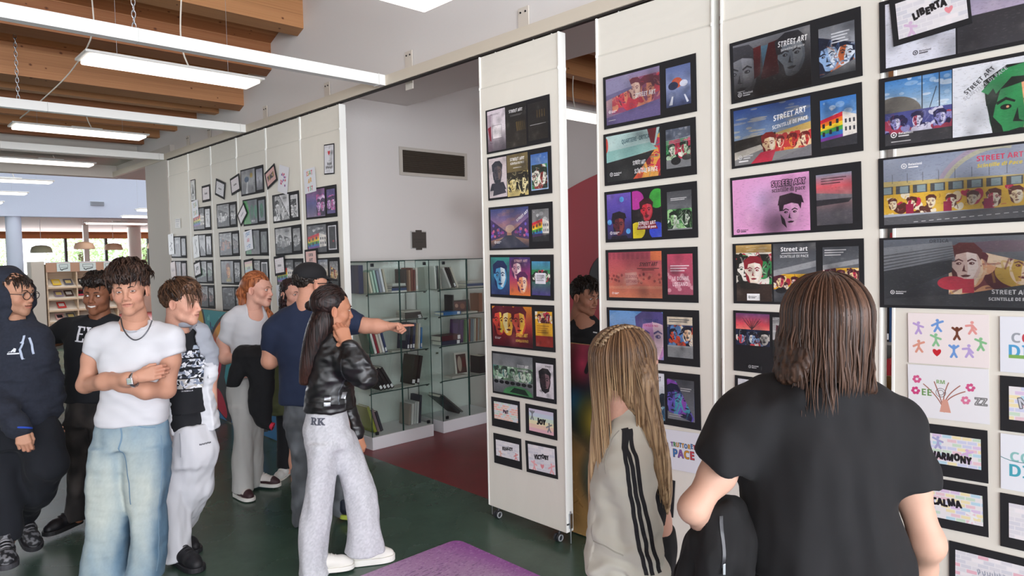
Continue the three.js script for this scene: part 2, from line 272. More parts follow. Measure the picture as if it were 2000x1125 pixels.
function logo(c, x, y, s, col = '#fff') { c.strokeStyle = col; c.lineWidth = s * 0.28; c.beginPath(); c.arc(x, y, s * 0.75, 0, 7); c.stroke(); disc(c, col, x, y, s * 0.28); words(c, 'Relazioni', x + s * 1.3, y - s * 0.3, s * 0.95, col, { align: 'left' }); lines(c, x + s * 1.3, y + s * 0.35, s * 3, 1, s * 0.9, col); }
function sky(c, w, h, a, b, seed, cl = 'rgba(255,255,255,.35)', n = 26) { fill(c, grad(c, h, a, b), 0, 0, w, h); const r = rng(seed); for (let i = 0; i < n; i++) { c.globalAlpha = 0.25 + r() * 0.5; disc(c, cl, r() * w, r() * h, w * (0.03 + r() * 0.1), h * (0.02 + r() * 0.05)); } c.globalAlpha = 1; }
// a painted face in flat tones
function face(c, x, y, s, dark, mid, light, o = {}) {
  c.save(); c.translate(x, y); c.scale(s, s); c.rotate(o.rot ?? 0); if (o.flip) c.scale(-1, 1);
  if (o.body) { poly(c, o.body, -1.2, 1.9, -0.9, 1.15, 0.9, 1.1, 1.3, 1.9); }
  disc(c, mid, 0, 0.1, 0.72, 1.02); poly(c, light, 0.02, -0.7, 0.5, -0.55, 0.62, 0.2, 0.3, 0.95, 0.05, 0.9, 0.12, 0.3);
  poly(c, dark, -0.78, -0.1, -0.85, -0.8, -0.3, -1.15, 0.4, -1.12, 0.8, -0.7, 0.72, -0.15, 0.55, -0.5, 0.1, -0.62, -0.45, -0.5, -0.55, -0.1);
  for (const e of [-0.32, 0.3]) { poly(c, dark, e - 0.22, -0.16, e, -0.27, e + 0.22, -0.15, e + 0.2, -0.1, e, -0.19, e - 0.2, -0.08); disc(c, dark, e, 0.0, 0.13, 0.075); disc(c, light, e + 0.04, 0, 0.035, 0.035); }
  poly(c, dark, -0.05, 0.05, -0.16, 0.42, 0.1, 0.46, -0.02, 0.38);
  poly(c, dark, -0.24, 0.66, 0, 0.61, 0.26, 0.65, 0.12, 0.74, -0.12, 0.75);
  if (o.moustache) poly(c, dark, -0.36, 0.62, -0.1, 0.48, 0.12, 0.48, 0.38, 0.62, 0, 0.58);
  if (o.beard) { poly(c, dark, -0.66, 0.3, -0.5, 1.05, 0, 1.3, 0.5, 1.05, 0.66, 0.3, 0.4, 0.8, 0, 0.82, -0.4, 0.8); }
  poly(c, dark, -0.72, 0.1, -0.62, 0.75, -0.28, 1.1, -0.42, 0.5);
  if (o.cap) { poly(c, dark, -0.9, -0.5, -0.75, -1.15, 0.1, -1.3, 0.8, -1.05, 0.95, -0.55, 0.2, -0.75); }
  c.restore();
}
function mural(c, x, y, w, h, pal, seed) {   // a wall of painted heads and swirls
  c.save(); c.beginPath(); c.rect(x, y, w, h); c.clip(); const r = rng(seed); fill(c, pal[0], x, y, w, h);
  for (let i = 0; i < 26; i++) { c.fillStyle = pal[1 + Math.floor(r() * (pal.length - 1))]; const px = x + r() * w, py = y + r() * h, s = h * (0.15 + r() * 0.3); c.beginPath(); c.moveTo(px, py); c.bezierCurveTo(px + s, py - s, px + s * 1.4, py + s, px + s * 0.2, py + s * 1.1); c.bezierCurveTo(px - s, py + s * 0.8, px - s, py - s * 0.5, px, py); c.fill(); }
  const n = Math.max(2, Math.round(w / h / 0.85)); for (let i = 0; i < n; i++) face(c, x + ((i + 0.5) * w) / n, y + h * (0.5 + 0.08 * (r() - 0.5)), h * (0.26 + 0.12 * r()), pal[pal.length - 1], pal[1 + (i % 2)], pal[2 + (i % 2)], { cap: i % 3 === 1, moustache: i % 3 === 2, flip: i % 2, rot: 0.3 * (r() - 0.5) });
  for (let i = 0; i < 34; i++) { c.strokeStyle = pal[Math.floor(r() * pal.length)]; c.globalAlpha = 0.55; c.lineWidth = h * (0.012 + 0.03 * r()); const px = x + r() * w, py = y + r() * h; c.beginPath(); c.moveTo(px, py); c.quadraticCurveTo(px + h * (r() - 0.5) * 0.5, py + h * (r() - 0.5) * 0.5, px + h * (r() - 0.5) * 0.5, py + h * 0.3 * r()); c.stroke(); } c.globalAlpha = 1;
  c.restore();
}
function street(c, w, h, o) {   // perspective view of a painted wall along a road
  const s = o.seed ?? 1; sky(c, w, h * 0.62, o.sky?.[0] ?? '#777', o.sky?.[1] ?? '#bbb', s, o.cloud); fill(c, grad(c, h, o.road ?? '#444', '#222'), 0, h * 0.58, w, h);
  const L = o.left ?? 0.1, Rr = o.right ?? 0.9, yl = o.yl ?? 0.2, yr = o.yr ?? 0.42; c.save(); c.beginPath(); c.moveTo(L * w, yl * h); c.lineTo(Rr * w, yr * h); c.lineTo(Rr * w, (o.br ?? 0.68) * h); c.lineTo(L * w, (o.bl ?? 0.84) * h); c.clip(); mural(c, L * w, Math.min(yl, yr) * h, (Rr - L) * w, h * 0.62, o.pal, s); c.restore();
  const r = rng(s + 3); for (let i = 0; i < (o.cars ?? 2); i++) { const x = w * (0.12 + 0.3 * i + 0.1 * r()), y = h * 0.82; disc(c, o.car ?? '#1b1c20', x, y, w * 0.1, h * 0.06); disc(c, '#59606a', x, y - h * 0.03, w * 0.055, h * 0.035); }
  c.strokeStyle = 'rgba(235,235,235,.6)'; c.lineWidth = h * 0.008; c.setLineDash([w * 0.04, w * 0.03]); c.beginPath(); c.moveTo(w * 0.05, h * 0.97); c.lineTo(w, h * 0.86); c.stroke(); c.setLineDash([]);
}
function rainbowHouse(c, w, h, o = {}) {
  sky(c, w, h, o.sky?.[0] ?? '#3a79c4', o.sky?.[1] ?? '#a9cbe8', 4, 'rgba(255,255,255,.75)', 18); const cols = ['#d8263a', '#ee7d22', '#f6d32f', '#4aa648', '#2f78c2', '#7c3d9c'];
  cols.forEach((k, i) => { const a = 0.4 + i * 0.075, b = 0.3 + i * 0.09; poly(c, k, 0, (a + 0.02) * h, w * 0.62, b * h, w * 0.62, (b + 0.1) * h, 0, (a + 0.1) * h); });
  poly(c, '#ece7de', w * 0.62, h * 0.3, w, h * 0.4, w, h * 0.78, w * 0.62, h * 0.84); for (let i = 0; i < 3; i++) for (let k = 0; k < 2; k++) { fill(c, '#2a2a33', w * (0.06 + i * 0.19), h * (0.5 - i * 0.035 + k * 0.17), w * 0.07, h * 0.09); fill(c, '#3b3d45', w * (0.68 + i * 0.11), h * (0.46 + k * 0.16), w * 0.05, h * 0.08); }
  poly(c, '#35363c', 0, h * 0.86, w, h * 0.78, w, h, 0, h);
}
function bricks(c, w, h, o = {}) { const r = rng(o.seed ?? 3); fill(c, o.mortar ?? '#e9e7ea', 0, 0, w, h); const bh = h / (o.rows ?? 8), bw = bh * 2.3; for (let y = 0, k = 0; y < h; y += bh, k++) for (let x = k % 2 ? -bw / 2 : 0; x < w; x += bw) fill(c, o.pal[Math.floor(r() * o.pal.length)], x + 1.5, y + 1.5, bw - 3, bh - 3); }
const PALE = ['#dfdde2', '#d6d6de', '#e6e4e6', '#dcdae0', '#efeaec'], PASTEL = ['#e8c7cf', '#c9dfc9', '#cfd3ea', '#efe3b4', '#dcc6e2', '#b9d9e6', '#e9e6e6'];
const heart = (c, s, x, y, k) => { c.fillStyle = s; c.beginPath(); c.moveTo(x, y + k); c.bezierCurveTo(x - 1.7 * k, y - 0.3 * k, x - 0.8 * k, y - 1.5 * k, x, y - 0.5 * k); c.bezierCurveTo(x + 0.8 * k, y - 1.5 * k, x + 1.7 * k, y - 0.3 * k, x, y + k); c.fill(); };
const figure = (c, s, x, y, k, p = 0) => { c.strokeStyle = s; c.lineCap = 'round'; c.lineJoin = 'round'; c.lineWidth = k * 0.34; disc(c, s, x, y - k * 0.85, k * 0.24); const q = [[-0.7, -0.75, 0.65, -0.2], [-0.75, 0.0, 0.75, -0.7], [-0.6, -0.9, 0.6, -0.9], [-0.8, -0.3, 0.5, 0.2]][p % 4]; c.beginPath(); c.moveTo(x + q[0] * k, y + q[1] * k); c.lineTo(x, y - k * 0.42); c.lineTo(x + q[2] * k, y + q[3] * k); c.moveTo(x, y - k * 0.42); c.lineTo(x, y + k * 0.15); c.lineTo(x - k * 0.4, y + k * 0.9); c.moveTo(x, y + k * 0.15); c.lineTo(x + k * (0.35 + 0.15 * (p % 2)), y + k * 0.85); c.stroke(); };
const scrib = (c, x, y, w, h, col, seed, n = 5) => { const r = rng(seed); c.strokeStyle = col; c.lineWidth = h * 0.16; c.lineCap = 'round'; for (let i = 0; i < n; i++) { const px = x + (w * (i + 0.5)) / n, k = w / n; c.beginPath(); c.moveTo(px - k * 0.3, y - h * 0.4 * r()); c.lineTo(px - k * 0.2 * r(), y + h * 0.45); c.quadraticCurveTo(px + k * 0.4, y + h * (r() - 0.5), px + k * 0.3 * r(), y - h * 0.45); c.lineTo(px + k * 0.3, y + h * 0.3 * r()); c.stroke(); } };
const card = (word, o = {}) => (c, w, h) => { bricks(c, w, h, { pal: o.pal ?? PALE, rows: o.rows ?? 8, seed: word.length + 3 }); if (o.heart) heart(c, '#e8929a', w * o.heart[0], h * o.heart[1], h * 0.1); if (o.fig) o.fig.forEach((f, i) => figure(c, f[2] ?? '#efb0b4', w * f[0], h * f[1], h * 0.2, i)); if (word[0] === '~') { scrib(c, w * 0.3, h * 0.5, w * 0.4, h * 0.15, o.color ?? '#1b191d', word.length, 6); return; } words(c, word, w * (o.x ?? 0.5), h * (o.y ?? 0.5), h * (o.size ?? 0.24), o.color ?? '#1b191d', { jit: 0.24, rot: o.rot ?? -0.08, stroke: o.stroke ?? '#1b191d', sw: 0.12, sx: o.sx ?? 0.95 }); };
const REDS = ['#b5203a', '#f0b429', '#f7e3b4', '#d63a4e', '#7a1730', '#3a0f1c'], FIRE = ['#e8b02c', '#f4d9a0', '#c9284a', '#f3ead2', '#4b1526'], BLUES = ['#2c4a8a', '#7fa3d6', '#d7e2f2', '#4a6fb0', '#15203f'], GREENS = ['#2e8c4f', '#e9e6d8', '#b7d6b0', '#b5304a', '#1d2b22'], GREYS = ['#777', '#a9a9a9', '#d0d0d0', '#8b8b8b', '#2c2c2c'], PURP = ['#6a3f8f', '#c58bd0', '#efd3f0', '#d14fa0', '#2a1740'];
// ------------------------------------------------------------------ posters on the near panels
const nearA = new Atlas(2048, 2048), nearB = new Atlas(2048, 1400), farA = new Atlas(2048, 1024);
const cardBlack = mat(0x17171b, 0.75), paperWhite = mat(0xe9e9ec, 0.8);
function poster(atlas, ppm, lift, [z, y, w, h, a], label, prints, o = {}) {
  const t = thing(o.name ?? 'poster', label, o.category ?? 'poster', [XP - 0.0052 - lift, y, z], 0, o.group); t.rotation.set(0, -Math.PI / 2 + (o.turn ?? 0), THREE.MathUtils.degToRad(a ?? 0), 'YXZ');
  if (!o.bare) obj('backing_card', rb(w, h, 0.003, 0.0012, 1), o.paper ? paperWhite : cardBlack, t);
  prints.forEach(([x0, y0, x1, y1, draw], i) => { const pw = (x1 - x0) * w, ph = (y1 - y0) * h; obj('print', sheet(pw, ph, atlas.add(pw * ppm, ph * ppm, draw, !o.name)).translate(((x0 + x1) / 2 - 0.5) * w, (0.5 - (y0 + y1) / 2) * h, (o.bare ? 0 : 0.0015) + 0.0006 + i * 0.0001), atlas.mat ??= atlas.material(), t); });
  return t;
}
const MAIN = [0.035, 0.055, 0.635, 0.935], SIDE = [0.7, 0.14, 0.945, 0.84];
const sa = (c, w, h, x, y, s, o = {}) => { words(c, 'STREET ART', w * x, h * y, h * s, o.color ?? '#fff', { jit: 0.12, skew: -0.15, ...o }); words(c, 'SCINTILLE DI PACE', w * (x + (o.dx ?? 0)), h * (y + s * 1.15), h * s * 0.66, o.color2 ?? o.color ?? '#fff', { jit: 0.1, skew: -0.15, ...o }); };
const P = (a, label, prints, o) => poster(nearA, 900, o?.lift ?? 0, a, label, prints, o), Q = (a, label, prints, o) => poster(nearB, 900, o?.lift ?? 0, a, label, prints, o);
// panel beside the glass cabinets
P([-3.110, 2.536, 0.566, 0.279, 0.8], 'black poster with a pale sketch and dark prints, top of the panel beside the cabinets', [
  [0.03, 0.04, 0.325, 0.96, (c, w, h) => { fill(c, grad(c, h, '#d9cdd6', '#e6dde2', '#5b525c'), 0, 0, w, h); fill(c, 'rgba(90,60,80,.35)', 0, h * 0.1, w * 0.25, h * 0.9); poly(c, '#8d2238', w * 0.02, h * 0.42, w * 0.2, h * 0.38, w * 0.2, h * 0.75, w * 0.12, h * 0.72); fill(c, '#efe8ea', w * 0.28, h * 0.38, w * 0.5, h * 0.32); c.strokeStyle = 'rgba(50,40,50,.6)'; c.lineWidth = 2; c.strokeRect(w * 0.28, h * 0.38, w * 0.5, h * 0.32); c.strokeRect(w * 0.15, h * 0.1, w * 0.14, h * 0.7); lines(c, w * 0.2, h * 0.09, w * 0.5, 2, 5, 'rgba(60,50,60,.5)'); }],
  [0.335, 0.04, 0.65, 0.96, (c, w, h) => { fill(c, grad(c, h, '#141416', '#26221c'), 0, 0, w, h); for (let i = 0; i < 5; i++) poly(c, `rgba(150,120,50,${0.5 - 0.07 * i})`, w * (0.5 + i * 0.09), h * 0.42, w * (0.56 + i * 0.09), h * 0.4, w * (0.6 + i * 0.09), h * 0.62, w * (0.54 + i * 0.09), h * 0.64); words(c, 'STREET ART', w * 0.5, h * 0.14, h * 0.1, '#f2f2f2', { jit: 0.1, sx: 0.85 }); lines(c, w * 0.22, h * 0.23, w * 0.6, 2, 5, '#777'); }],
  [0.68, 0.1, 0.97, 0.9, (c, w, h) => { fill(c, grad(c, h, '#17171a', '#1f1c19'), 0, 0, w, h); for (let i = 0; i < 4; i++) fill(c, 'rgba(140,110,50,.45)', w * (0.45 + i * 0.12), h * 0.22, w * 0.05, h * 0.2); lines(c, w * 0.1, h * 0.58, w * 0.8, 1, 6, '#bbb'); }]]);
P([-3.105, 2.236, 0.566, 0.278, 0.7], 'poster with a dark bearded portrait and golden mural, second on the panel beside the cabinets', [
  [0.03, 0.05, 0.32, 0.95, (c, w, h) => { fill(c, '#d5c8ca', 0, 0, w, h); face(c, w * 0.48, h * 0.36, h * 0.24, '#2c2f3a', '#4a4550', '#6a5a58', { beard: 1, body: '#2b2b38' }); poly(c, '#34323f', w * 0.2, h * 0.95, w * 0.3, h * 0.66, w * 0.7, h * 0.62, w * 0.95, h * 0.9); }],
  [0.33, 0.04, 0.655, 0.97, (c, w, h) => { fill(c, grad(c, h, '#7d6d45', '#5b4e2c'), 0, 0, w, h); mural(c, 0, h * 0.42, w, h * 0.58, ['#2b2412', '#d9c47c', '#e9dca6', '#1a150b'], 5); words(c, 'STREET ART', w * 0.5, h * 0.12, h * 0.1, '#fff', { jit: 0.1, sx: 0.9 }); words(c, 'SCINTILLE DI PACE', w * 0.5, h * 0.22, h * 0.07, '#fff', { sx: 0.75 }); lines(c, w * 0.3, h * 0.32, w * 0.4, 1, 7, '#eee'); }],
  [0.7, 0.12, 0.95, 0.9, (c, w, h) => { sky(c, w, h, '#3a67b0', '#9fc0e4', 3); mural(c, w * 0.05, h * 0.3, w * 0.9, h * 0.66, ['#2b8a4c', '#e9e4d2', '#f3efe2', '#8c2d2a', '#1c2a1f'], 8); }]]);
P([-3.103, 1.912, 0.566, 0.277, 0.2], 'poster of a street under a cloudy violet sky, third on the panel beside the cabinets', [
  [...MAIN.slice(0, 2), 0.645, 0.96, (c, w, h) => { fill(c, grad(c, h, '#34427c', '#8a6a92', '#d99a76', '#23263a'), 0, 0, w, h); for (let i = 0; i < 22; i++) disc(c, `rgba(${i % 2 ? '235,150,110' : '120,120,180'},.16)`, w * (0.3 + (i % 5) * 0.12), h * (0.08 + (i % 7) * 0.07), w * 0.11, h * 0.05); disc(c, 'rgba(255,225,190,.55)', w * 0.52, h * 0.52, w * 0.12, h * 0.1); for (const s of [0, 1]) { c.save(); if (s) { c.translate(w, 0); c.scale(-1, 1); } poly(c, '#473062', 0, h * 0.26, w * 0.44, h * 0.6, w * 0.44, h * 0.7, 0, h * 0.8); const r = rng(9); for (let i = 0; i < 26; i++) { const t = r(); disc(c, ['#b33f9a', '#6f5ac0', '#d06a8a', '#38305c'][i % 4], t * w * 0.4, h * (0.35 + 0.4 * r() * (1 - t) + 0.25 * t), w * 0.028, h * 0.04); } c.restore(); } poly(c, '#2a2d45', w * 0.4, h * 0.68, w * 0.6, h * 0.68, w, h, 0, h); words(c, 'STREET ART', w * 0.84, h * 0.22, h * 0.085, '#fff', { rot: -0.5, jit: 0.1 }); logo(c, w * 0.12, h * 0.84, h * 0.04); }],
  [...SIDE, (c, w, h) => { rainbowHouse(c, w, h, { sky: ['#777', '#999'] }); fill(c, 'rgba(20,20,22,.55)', 0, h * 0.75, w, h); }]]);
P([-3.103, 1.604, 0.565, 0.274, -0.6], 'poster with a blue face and a violet-orange pair, fourth beside the cabinets', [
  [0.02, 0.06, 0.33, 0.93, (c, w, h) => { fill(c, grad(c, h, '#2d8f86', '#27356f'), 0, 0, w, h); face(c, w * 0.5, h * 0.48, h * 0.34, '#142658', '#4fa5d8', '#dcedf4'); }],
  [0.33, 0.06, 0.655, 0.93, (c, w, h) => { fill(c, grad(c, h, '#3b2a72', '#a8326c', '#e8803a'), 0, 0, w, h); face(c, w * 0.35, h * 0.3, h * 0.24, '#4a1f56', '#e5a7b5', '#f6e3e2'); face(c, w * 0.62, h * 0.66, h * 0.25, '#5b1f55', '#ee9d6d', '#f9d9c0'); words(c, 'STREET ART', w * 0.55, h * 0.1, h * 0.09, '#f4c8c0', { jit: 0.1 }); }],
  [0.68, 0.15, 0.95, 0.9, (c, w, h) => { fill(c, grad(c, h, '#4a9ac4', '#3f7d5a', '#4d3f86'), 0, 0, w, h); mural(c, 0, h * 0.25, w, h * 0.35, GREENS, 4); fill(c, '#eceaf2', w * 0.2, h * 0.34, w * 0.56, h * 0.32); lines(c, w * 0.26, h * 0.4, w * 0.42, 4, h * 0.05, '#888'); }]]);
P([-3.103, 1.290, 0.567, 0.281, 1.0], 'red and yellow poster of painted faces, fifth on the panel beside the cabinets', [
  [0.03, 0.05, 0.67, 0.96, (c, w, h) => { fill(c, grad(c, h, '#d88a2a', '#a02a2c', '#4e0f1c'), 0, 0, w, h); [[0.18, 0], [0.42, 1], [0.68, 0]].forEach(([x, f], i) => face(c, w * x, h * 0.36, h * 0.33, '#5a0f1e', ['#e24a3a', '#f2b233', '#d9503a'][i], ['#f8d24a', '#fbe7a0', '#f7c23c'][i], { flip: f })); sa(c, w, h, 0.74, 0.7, 0.12, { color: '#f5d24e', sx: 0.62 }); logo(c, w * 0.08, h * 0.8, h * 0.035); }],
  [0.72, 0.14, 0.97, 0.9, (c, w, h) => { fill(c, '#8f2a22', 0, 0, w, h); mural(c, 0, 0, w, h * 0.35, FIRE, 3); fill(c, '#e0a82c', 0, h * 0.33, w, h * 0.36); lines(c, w * 0.1, h * 0.4, w * 0.7, 4, h * 0.06, 'rgba(120,60,20,.5)'); }]]);
P([-3.101, 0.979, 0.569, 0.277, 0.4], 'grey poster with a green car and green mural, sixth on the panel beside the cabinets', [
  [0.02, 0.05, 0.66, 0.95, (c, w, h) => { fill(c, grad(c, h, '#6d7073', '#95989a', '#5a5d60'), 0, 0, w, h); mural(c, 0, h * 0.3, w, h * 0.36, ['#7aa07c', '#9cc7a4', '#d6e4d4', '#5b8c86', '#33443a'], 6); for (let i = 0; i < 7; i++) disc(c, '#1d1f22', w * (0.08 + i * 0.14), h * 0.72, w * 0.06, h * 0.045); disc(c, '#4c8f5a', w * 0.62, h * 0.98, w * 0.36, h * 0.2); poly(c, '#22342a', w * 0.42, h * 0.95, w * 0.54, h * 0.82, w * 0.8, h * 0.84, w * 0.9, h * 0.98); words(c, 'STREET ART', w * 0.76, h * 0.26, h * 0.1, '#fff', { sx: 0.75, jit: 0.06 }); words(c, 'SCINTILLE DI PACE', w * 0.76, h * 0.36, h * 0.06, '#fff', { sx: 0.7 }); logo(c, w * 0.08, h * 0.62, h * 0.04); }],
  [0.71, 0.15, 0.965, 0.9, (c, w, h) => { fill(c, '#ded9de', 0, 0, w, h); face(c, w * 0.52, h * 0.48, h * 0.3, '#1a161a', '#3a2a30', '#8a6a70', { beard: 1 }); words(c, 'STREET', w * 0.72, h * 0.08, h * 0.07, '#222', {}); words(c, 'ART', w * 0.3, h * 0.82, h * 0.08, '#222', { rot: 0.4 }); }]]);
const C = (a, label, draw, f = [0.1, 0.12, 0.9, 0.88], o = {}) => P(a, label, [[...f, draw]], { name: 'lettered_card', category: 'card', ...o });
C([-3.266, 0.716, 0.268, 0.194, 0.8], 'black-bordered pastel card lettered PNT, left of the JOY card', card('PNT', { pal: ['#d9dbe0', '#efc9b4', '#c9dccb', '#f0b7a6'], color: '#5a3550', stroke: '#2a1f2e' }), [0.1, 0.14, 0.93, 0.72]);
C([-2.949, 0.717, 0.266, 0.189, 0.2], 'black-bordered rainbow card lettered JOY with two cheering figures', (c, w, h) => { ['#cfc9dc', '#c9d6e4', '#cfe0cd', '#efe6bd', '#efcdb8', '#e8b8c0'].forEach((k, i) => fill(c, k, 0, (i * h) / 6, w, h / 6)); figure(c, '#7f8288', w * 0.14, h * 0.3, h * 0.2, 2); figure(c, '#7f8288', w * 0.82, h * 0.7, h * 0.2, 1); words(c, 'JOY', w * 0.52, h * 0.5, h * 0.28, '#1b191d', { jit: 0.2, stroke: '#1b191d' }); }, [0.12, 0.13, 0.9, 0.87]);
C([-3.256, 0.475, 0.261, 0.199, 1.2], 'black-bordered brick card lettered EQUALITY, left of the VICTORY card', card('EQUALITY', { size: 0.25, y: 0.42, sx: 0.78, fig: [[0.2, 0.85, '#e7b2a0'], [0.85, 0.78, '#df8a8a']] }), [0.09, 0.2, 0.93, 0.73]);
C([-2.953, 0.481, 0.267, 0.199, 2.3], 'black-bordered brick card lettered VICTORY with a pink heart', card('VICTORY', { size: 0.22, y: 0.42, sx: 0.85, heart: [0.52, 0.78], fig: [[0.22, 0.82], [0.86, 0.8]] }), [0.09, 0.09, 0.94, 0.88]);
// panel behind the blonde girl
P([-2.140, 2.559, 0.575, 0.281, 0.8], 'poster of a motorway bridge with a red mural below, topmost above the blonde girl', [
  [...MAIN, (c, w, h) => { fill(c, grad(c, h, '#8a7fa6', '#b48d94', '#6f5c86'), 0, 0, w, h); mural(c, w * 0.12, h * 0.12, w * 0.88, h * 0.66, ['#b8747a', '#c93a4c', '#e08a6a', '#8e4a6e', '#6b2a3e'], 12); face(c, w * 0.55, h * 0.34, h * 0.2, '#6d3040', '#dcae9c', '#eec8b4'); poly(c, '#8b86a8', 0, h * 0.06, w * 0.42, h * 0.02, w * 0.5, h * 0.3, 0, h * 0.45); poly(c, '#6a648c', 0, h * 0.36, w * 0.5, h * 0.28, w * 0.5, h * 0.33, 0, h * 0.47); poly(c, '#655a88', 0, h * 0.84, w, h * 0.66, w, h, 0, h); words(c, 'STREET ART', w * 0.74, h * 0.5, h * 0.13, '#fff', { jit: 0.15, sx: 0.72 }); logo(c, w * 0.07, h * 0.72, h * 0.035); lines(c, w * 0.04, h * 0.9, w * 0.14, 1, 6, '#ddd'); }],
  [...SIDE, (c, w, h) => { fill(c, grad(c, h, '#5a6a9a', '#8795bd', '#3a4468'), 0, 0, w, h); disc(c, '#c2573f', w * 0.45, h * 0.42, w * 0.22, h * 0.13); disc(c, '#26304e', w * 0.3, h * 0.48, w * 0.2, h * 0.1); disc(c, '#d8dcec', w * 0.72, h * 0.46, w * 0.16, h * 0.08); poly(c, '#dfe3ee', w * 0.12, h * 0.95, w * 0.24, h * 0.74, w * 0.3, h * 0.74, w * 0.26, h * 0.95); poly(c, '#dfe3ee', w * 0.72, h * 0.74, w * 0.78, h * 0.74, w * 0.92, h * 0.93, w * 0.84, h * 0.95); }]]);
P([-2.143, 2.253, 0.574, 0.280, 1.0], 'poster of a viaduct lettered QUARTIERE ORTICA, second on the panel behind the blonde girl', [
  [...MAIN, (c, w, h) => { fill(c, '#1d2022', 0, 0, w, h); mural(c, w * 0.45, h * 0.1, w * 0.55, h * 0.9, ['#3d7d92', '#d85a3c', '#e2a04a', '#7a1f2c', '#c92f4c'], 14); poly(c, '#b9d8d4', 0, 0, w, 0, w * 0.92, h * 0.36, 0, h * 0.34); poly(c, '#8fc2bb', 0, h * 0.34, w * 0.82, h * 0.28, w * 0.95, h * 0.44, 0, h * 0.6); poly(c, '#1e2123', 0, h * 0.58, w * 0.9, h * 0.46, w * 0.5, h, 0, h); poly(c, '#7a1f2c', w * 0.78, 0, w * 0.95, 0, w * 0.9, h * 0.32, w * 0.84, h * 0.3); disc(c, '#d2453a', 0, h * 0.2, w * 0.04, h * 0.16); words(c, 'QUARTIERE · ORTICA', w * 0.56, h * 0.16, h * 0.125, '#23505c', { sx: 0.58, rot: -0.04 }); words(c, 'STREET ART', w * 0.62, h * 0.66, h * 0.12, '#f2f2f2', { jit: 0.2, sx: 0.5 }); words(c, 'SCINTILLE DI PACE', w * 0.74, h * 0.84, h * 0.13, '#f2f2f2', { jit: 0.2, sx: 0.5 }); logo(c, w * 0.09, h * 0.84, h * 0.05); }],
  [...SIDE, (c, w, h) => { sky(c, w, h, '#4f5868', '#7a8496', 7); mural(c, 0, h * 0.28, w, h * 0.5, GREENS, 9); fill(c, '#7b7d80', 0, h * 0.78, w, h); disc(c, '#1b1c20', w * 0.4, h * 0.82, w * 0.2, h * 0.1); disc(c, '#333', w * 0.85, h * 0.76, w * 0.2, h * 0.07); c.strokeStyle = '#ddd'; c.lineWidth = 1.5; for (let i = 0; i < 3; i++) { c.beginPath(); c.moveTo(0, h * (0.3 + i * 0.04)); c.lineTo(w, h * (0.26 + i * 0.04)); c.stroke(); } }]]);
P([-2.140, 1.942, 0.577, 0.277, 1.1], 'poster with a violet portrait and a colour-splashed red one, third above the blonde girl', [
  [0.03, 0.06, 0.31, 0.94, (c, w, h) => { fill(c, grad(c, h, '#6f56b8', '#4a3f9c', '#2a2448'), 0, 0, w, h); for (const [x, y] of [[0.62, 0.14], [0.1, 0.62], [0.86, 0.84]]) disc(c, '#5aa7e8', w * x, h * y, w * 0.09); face(c, w * 0.48, h * 0.68, h * 0.22, '#1b1020', '#5a1f2c', '#8a3a3a', { cap: 1, body: '#1a1424' }); logo(c, w * 0.16, h * 0.86, h * 0.04); }],
  [0.325, 0.05, 0.635, 0.95, (c, w, h) => { fill(c, '#161018', 0, 0, w, h); disc(c, '#b8329a', w * 0.12, h * 0.2, w * 0.3, h * 0.2); disc(c, '#3fae3f', w * 0.86, h * 0.2, w * 0.26, h * 0.2); disc(c, '#d9c524', w * 0.16, h * 0.84, w * 0.28, h * 0.18); disc(c, '#3348c8', w * 0.84, h * 0.86, w * 0.26, h * 0.18); face(c, w * 0.5, h * 0.42, h * 0.21, '#3a0a14', '#c92736', '#e0485a', { moustache: 1, body: '#7d1626' }); words(c, 'STREET ART', w * 0.5, h * 0.69, h * 0.1, '#fff', { jit: 0.15, sx: 0.8 }); words(c, 'Scintille di pace', w * 0.5, h * 0.77, h * 0.075, '#fff', { sx: 0.8 }); }],
  [...SIDE, (c, w, h) => { fill(c, grad(c, h, '#4a4c50', '#8d8f92'), 0, 0, w, h); poly(c, '#6a6c70', 0, h * 0.32, w, h * 0.4, w, h * 0.5, 0, h * 0.5); mural(c, 0, h * 0.46, w, h * 0.5, ['#4f9a52', '#9ed08e', '#e4efdc', '#1d3a22', '#152018'], 21); lines(c, w * 0.15, h * 0.18, w * 0.65, 2, h * 0.04, '#ddd'); }]]);
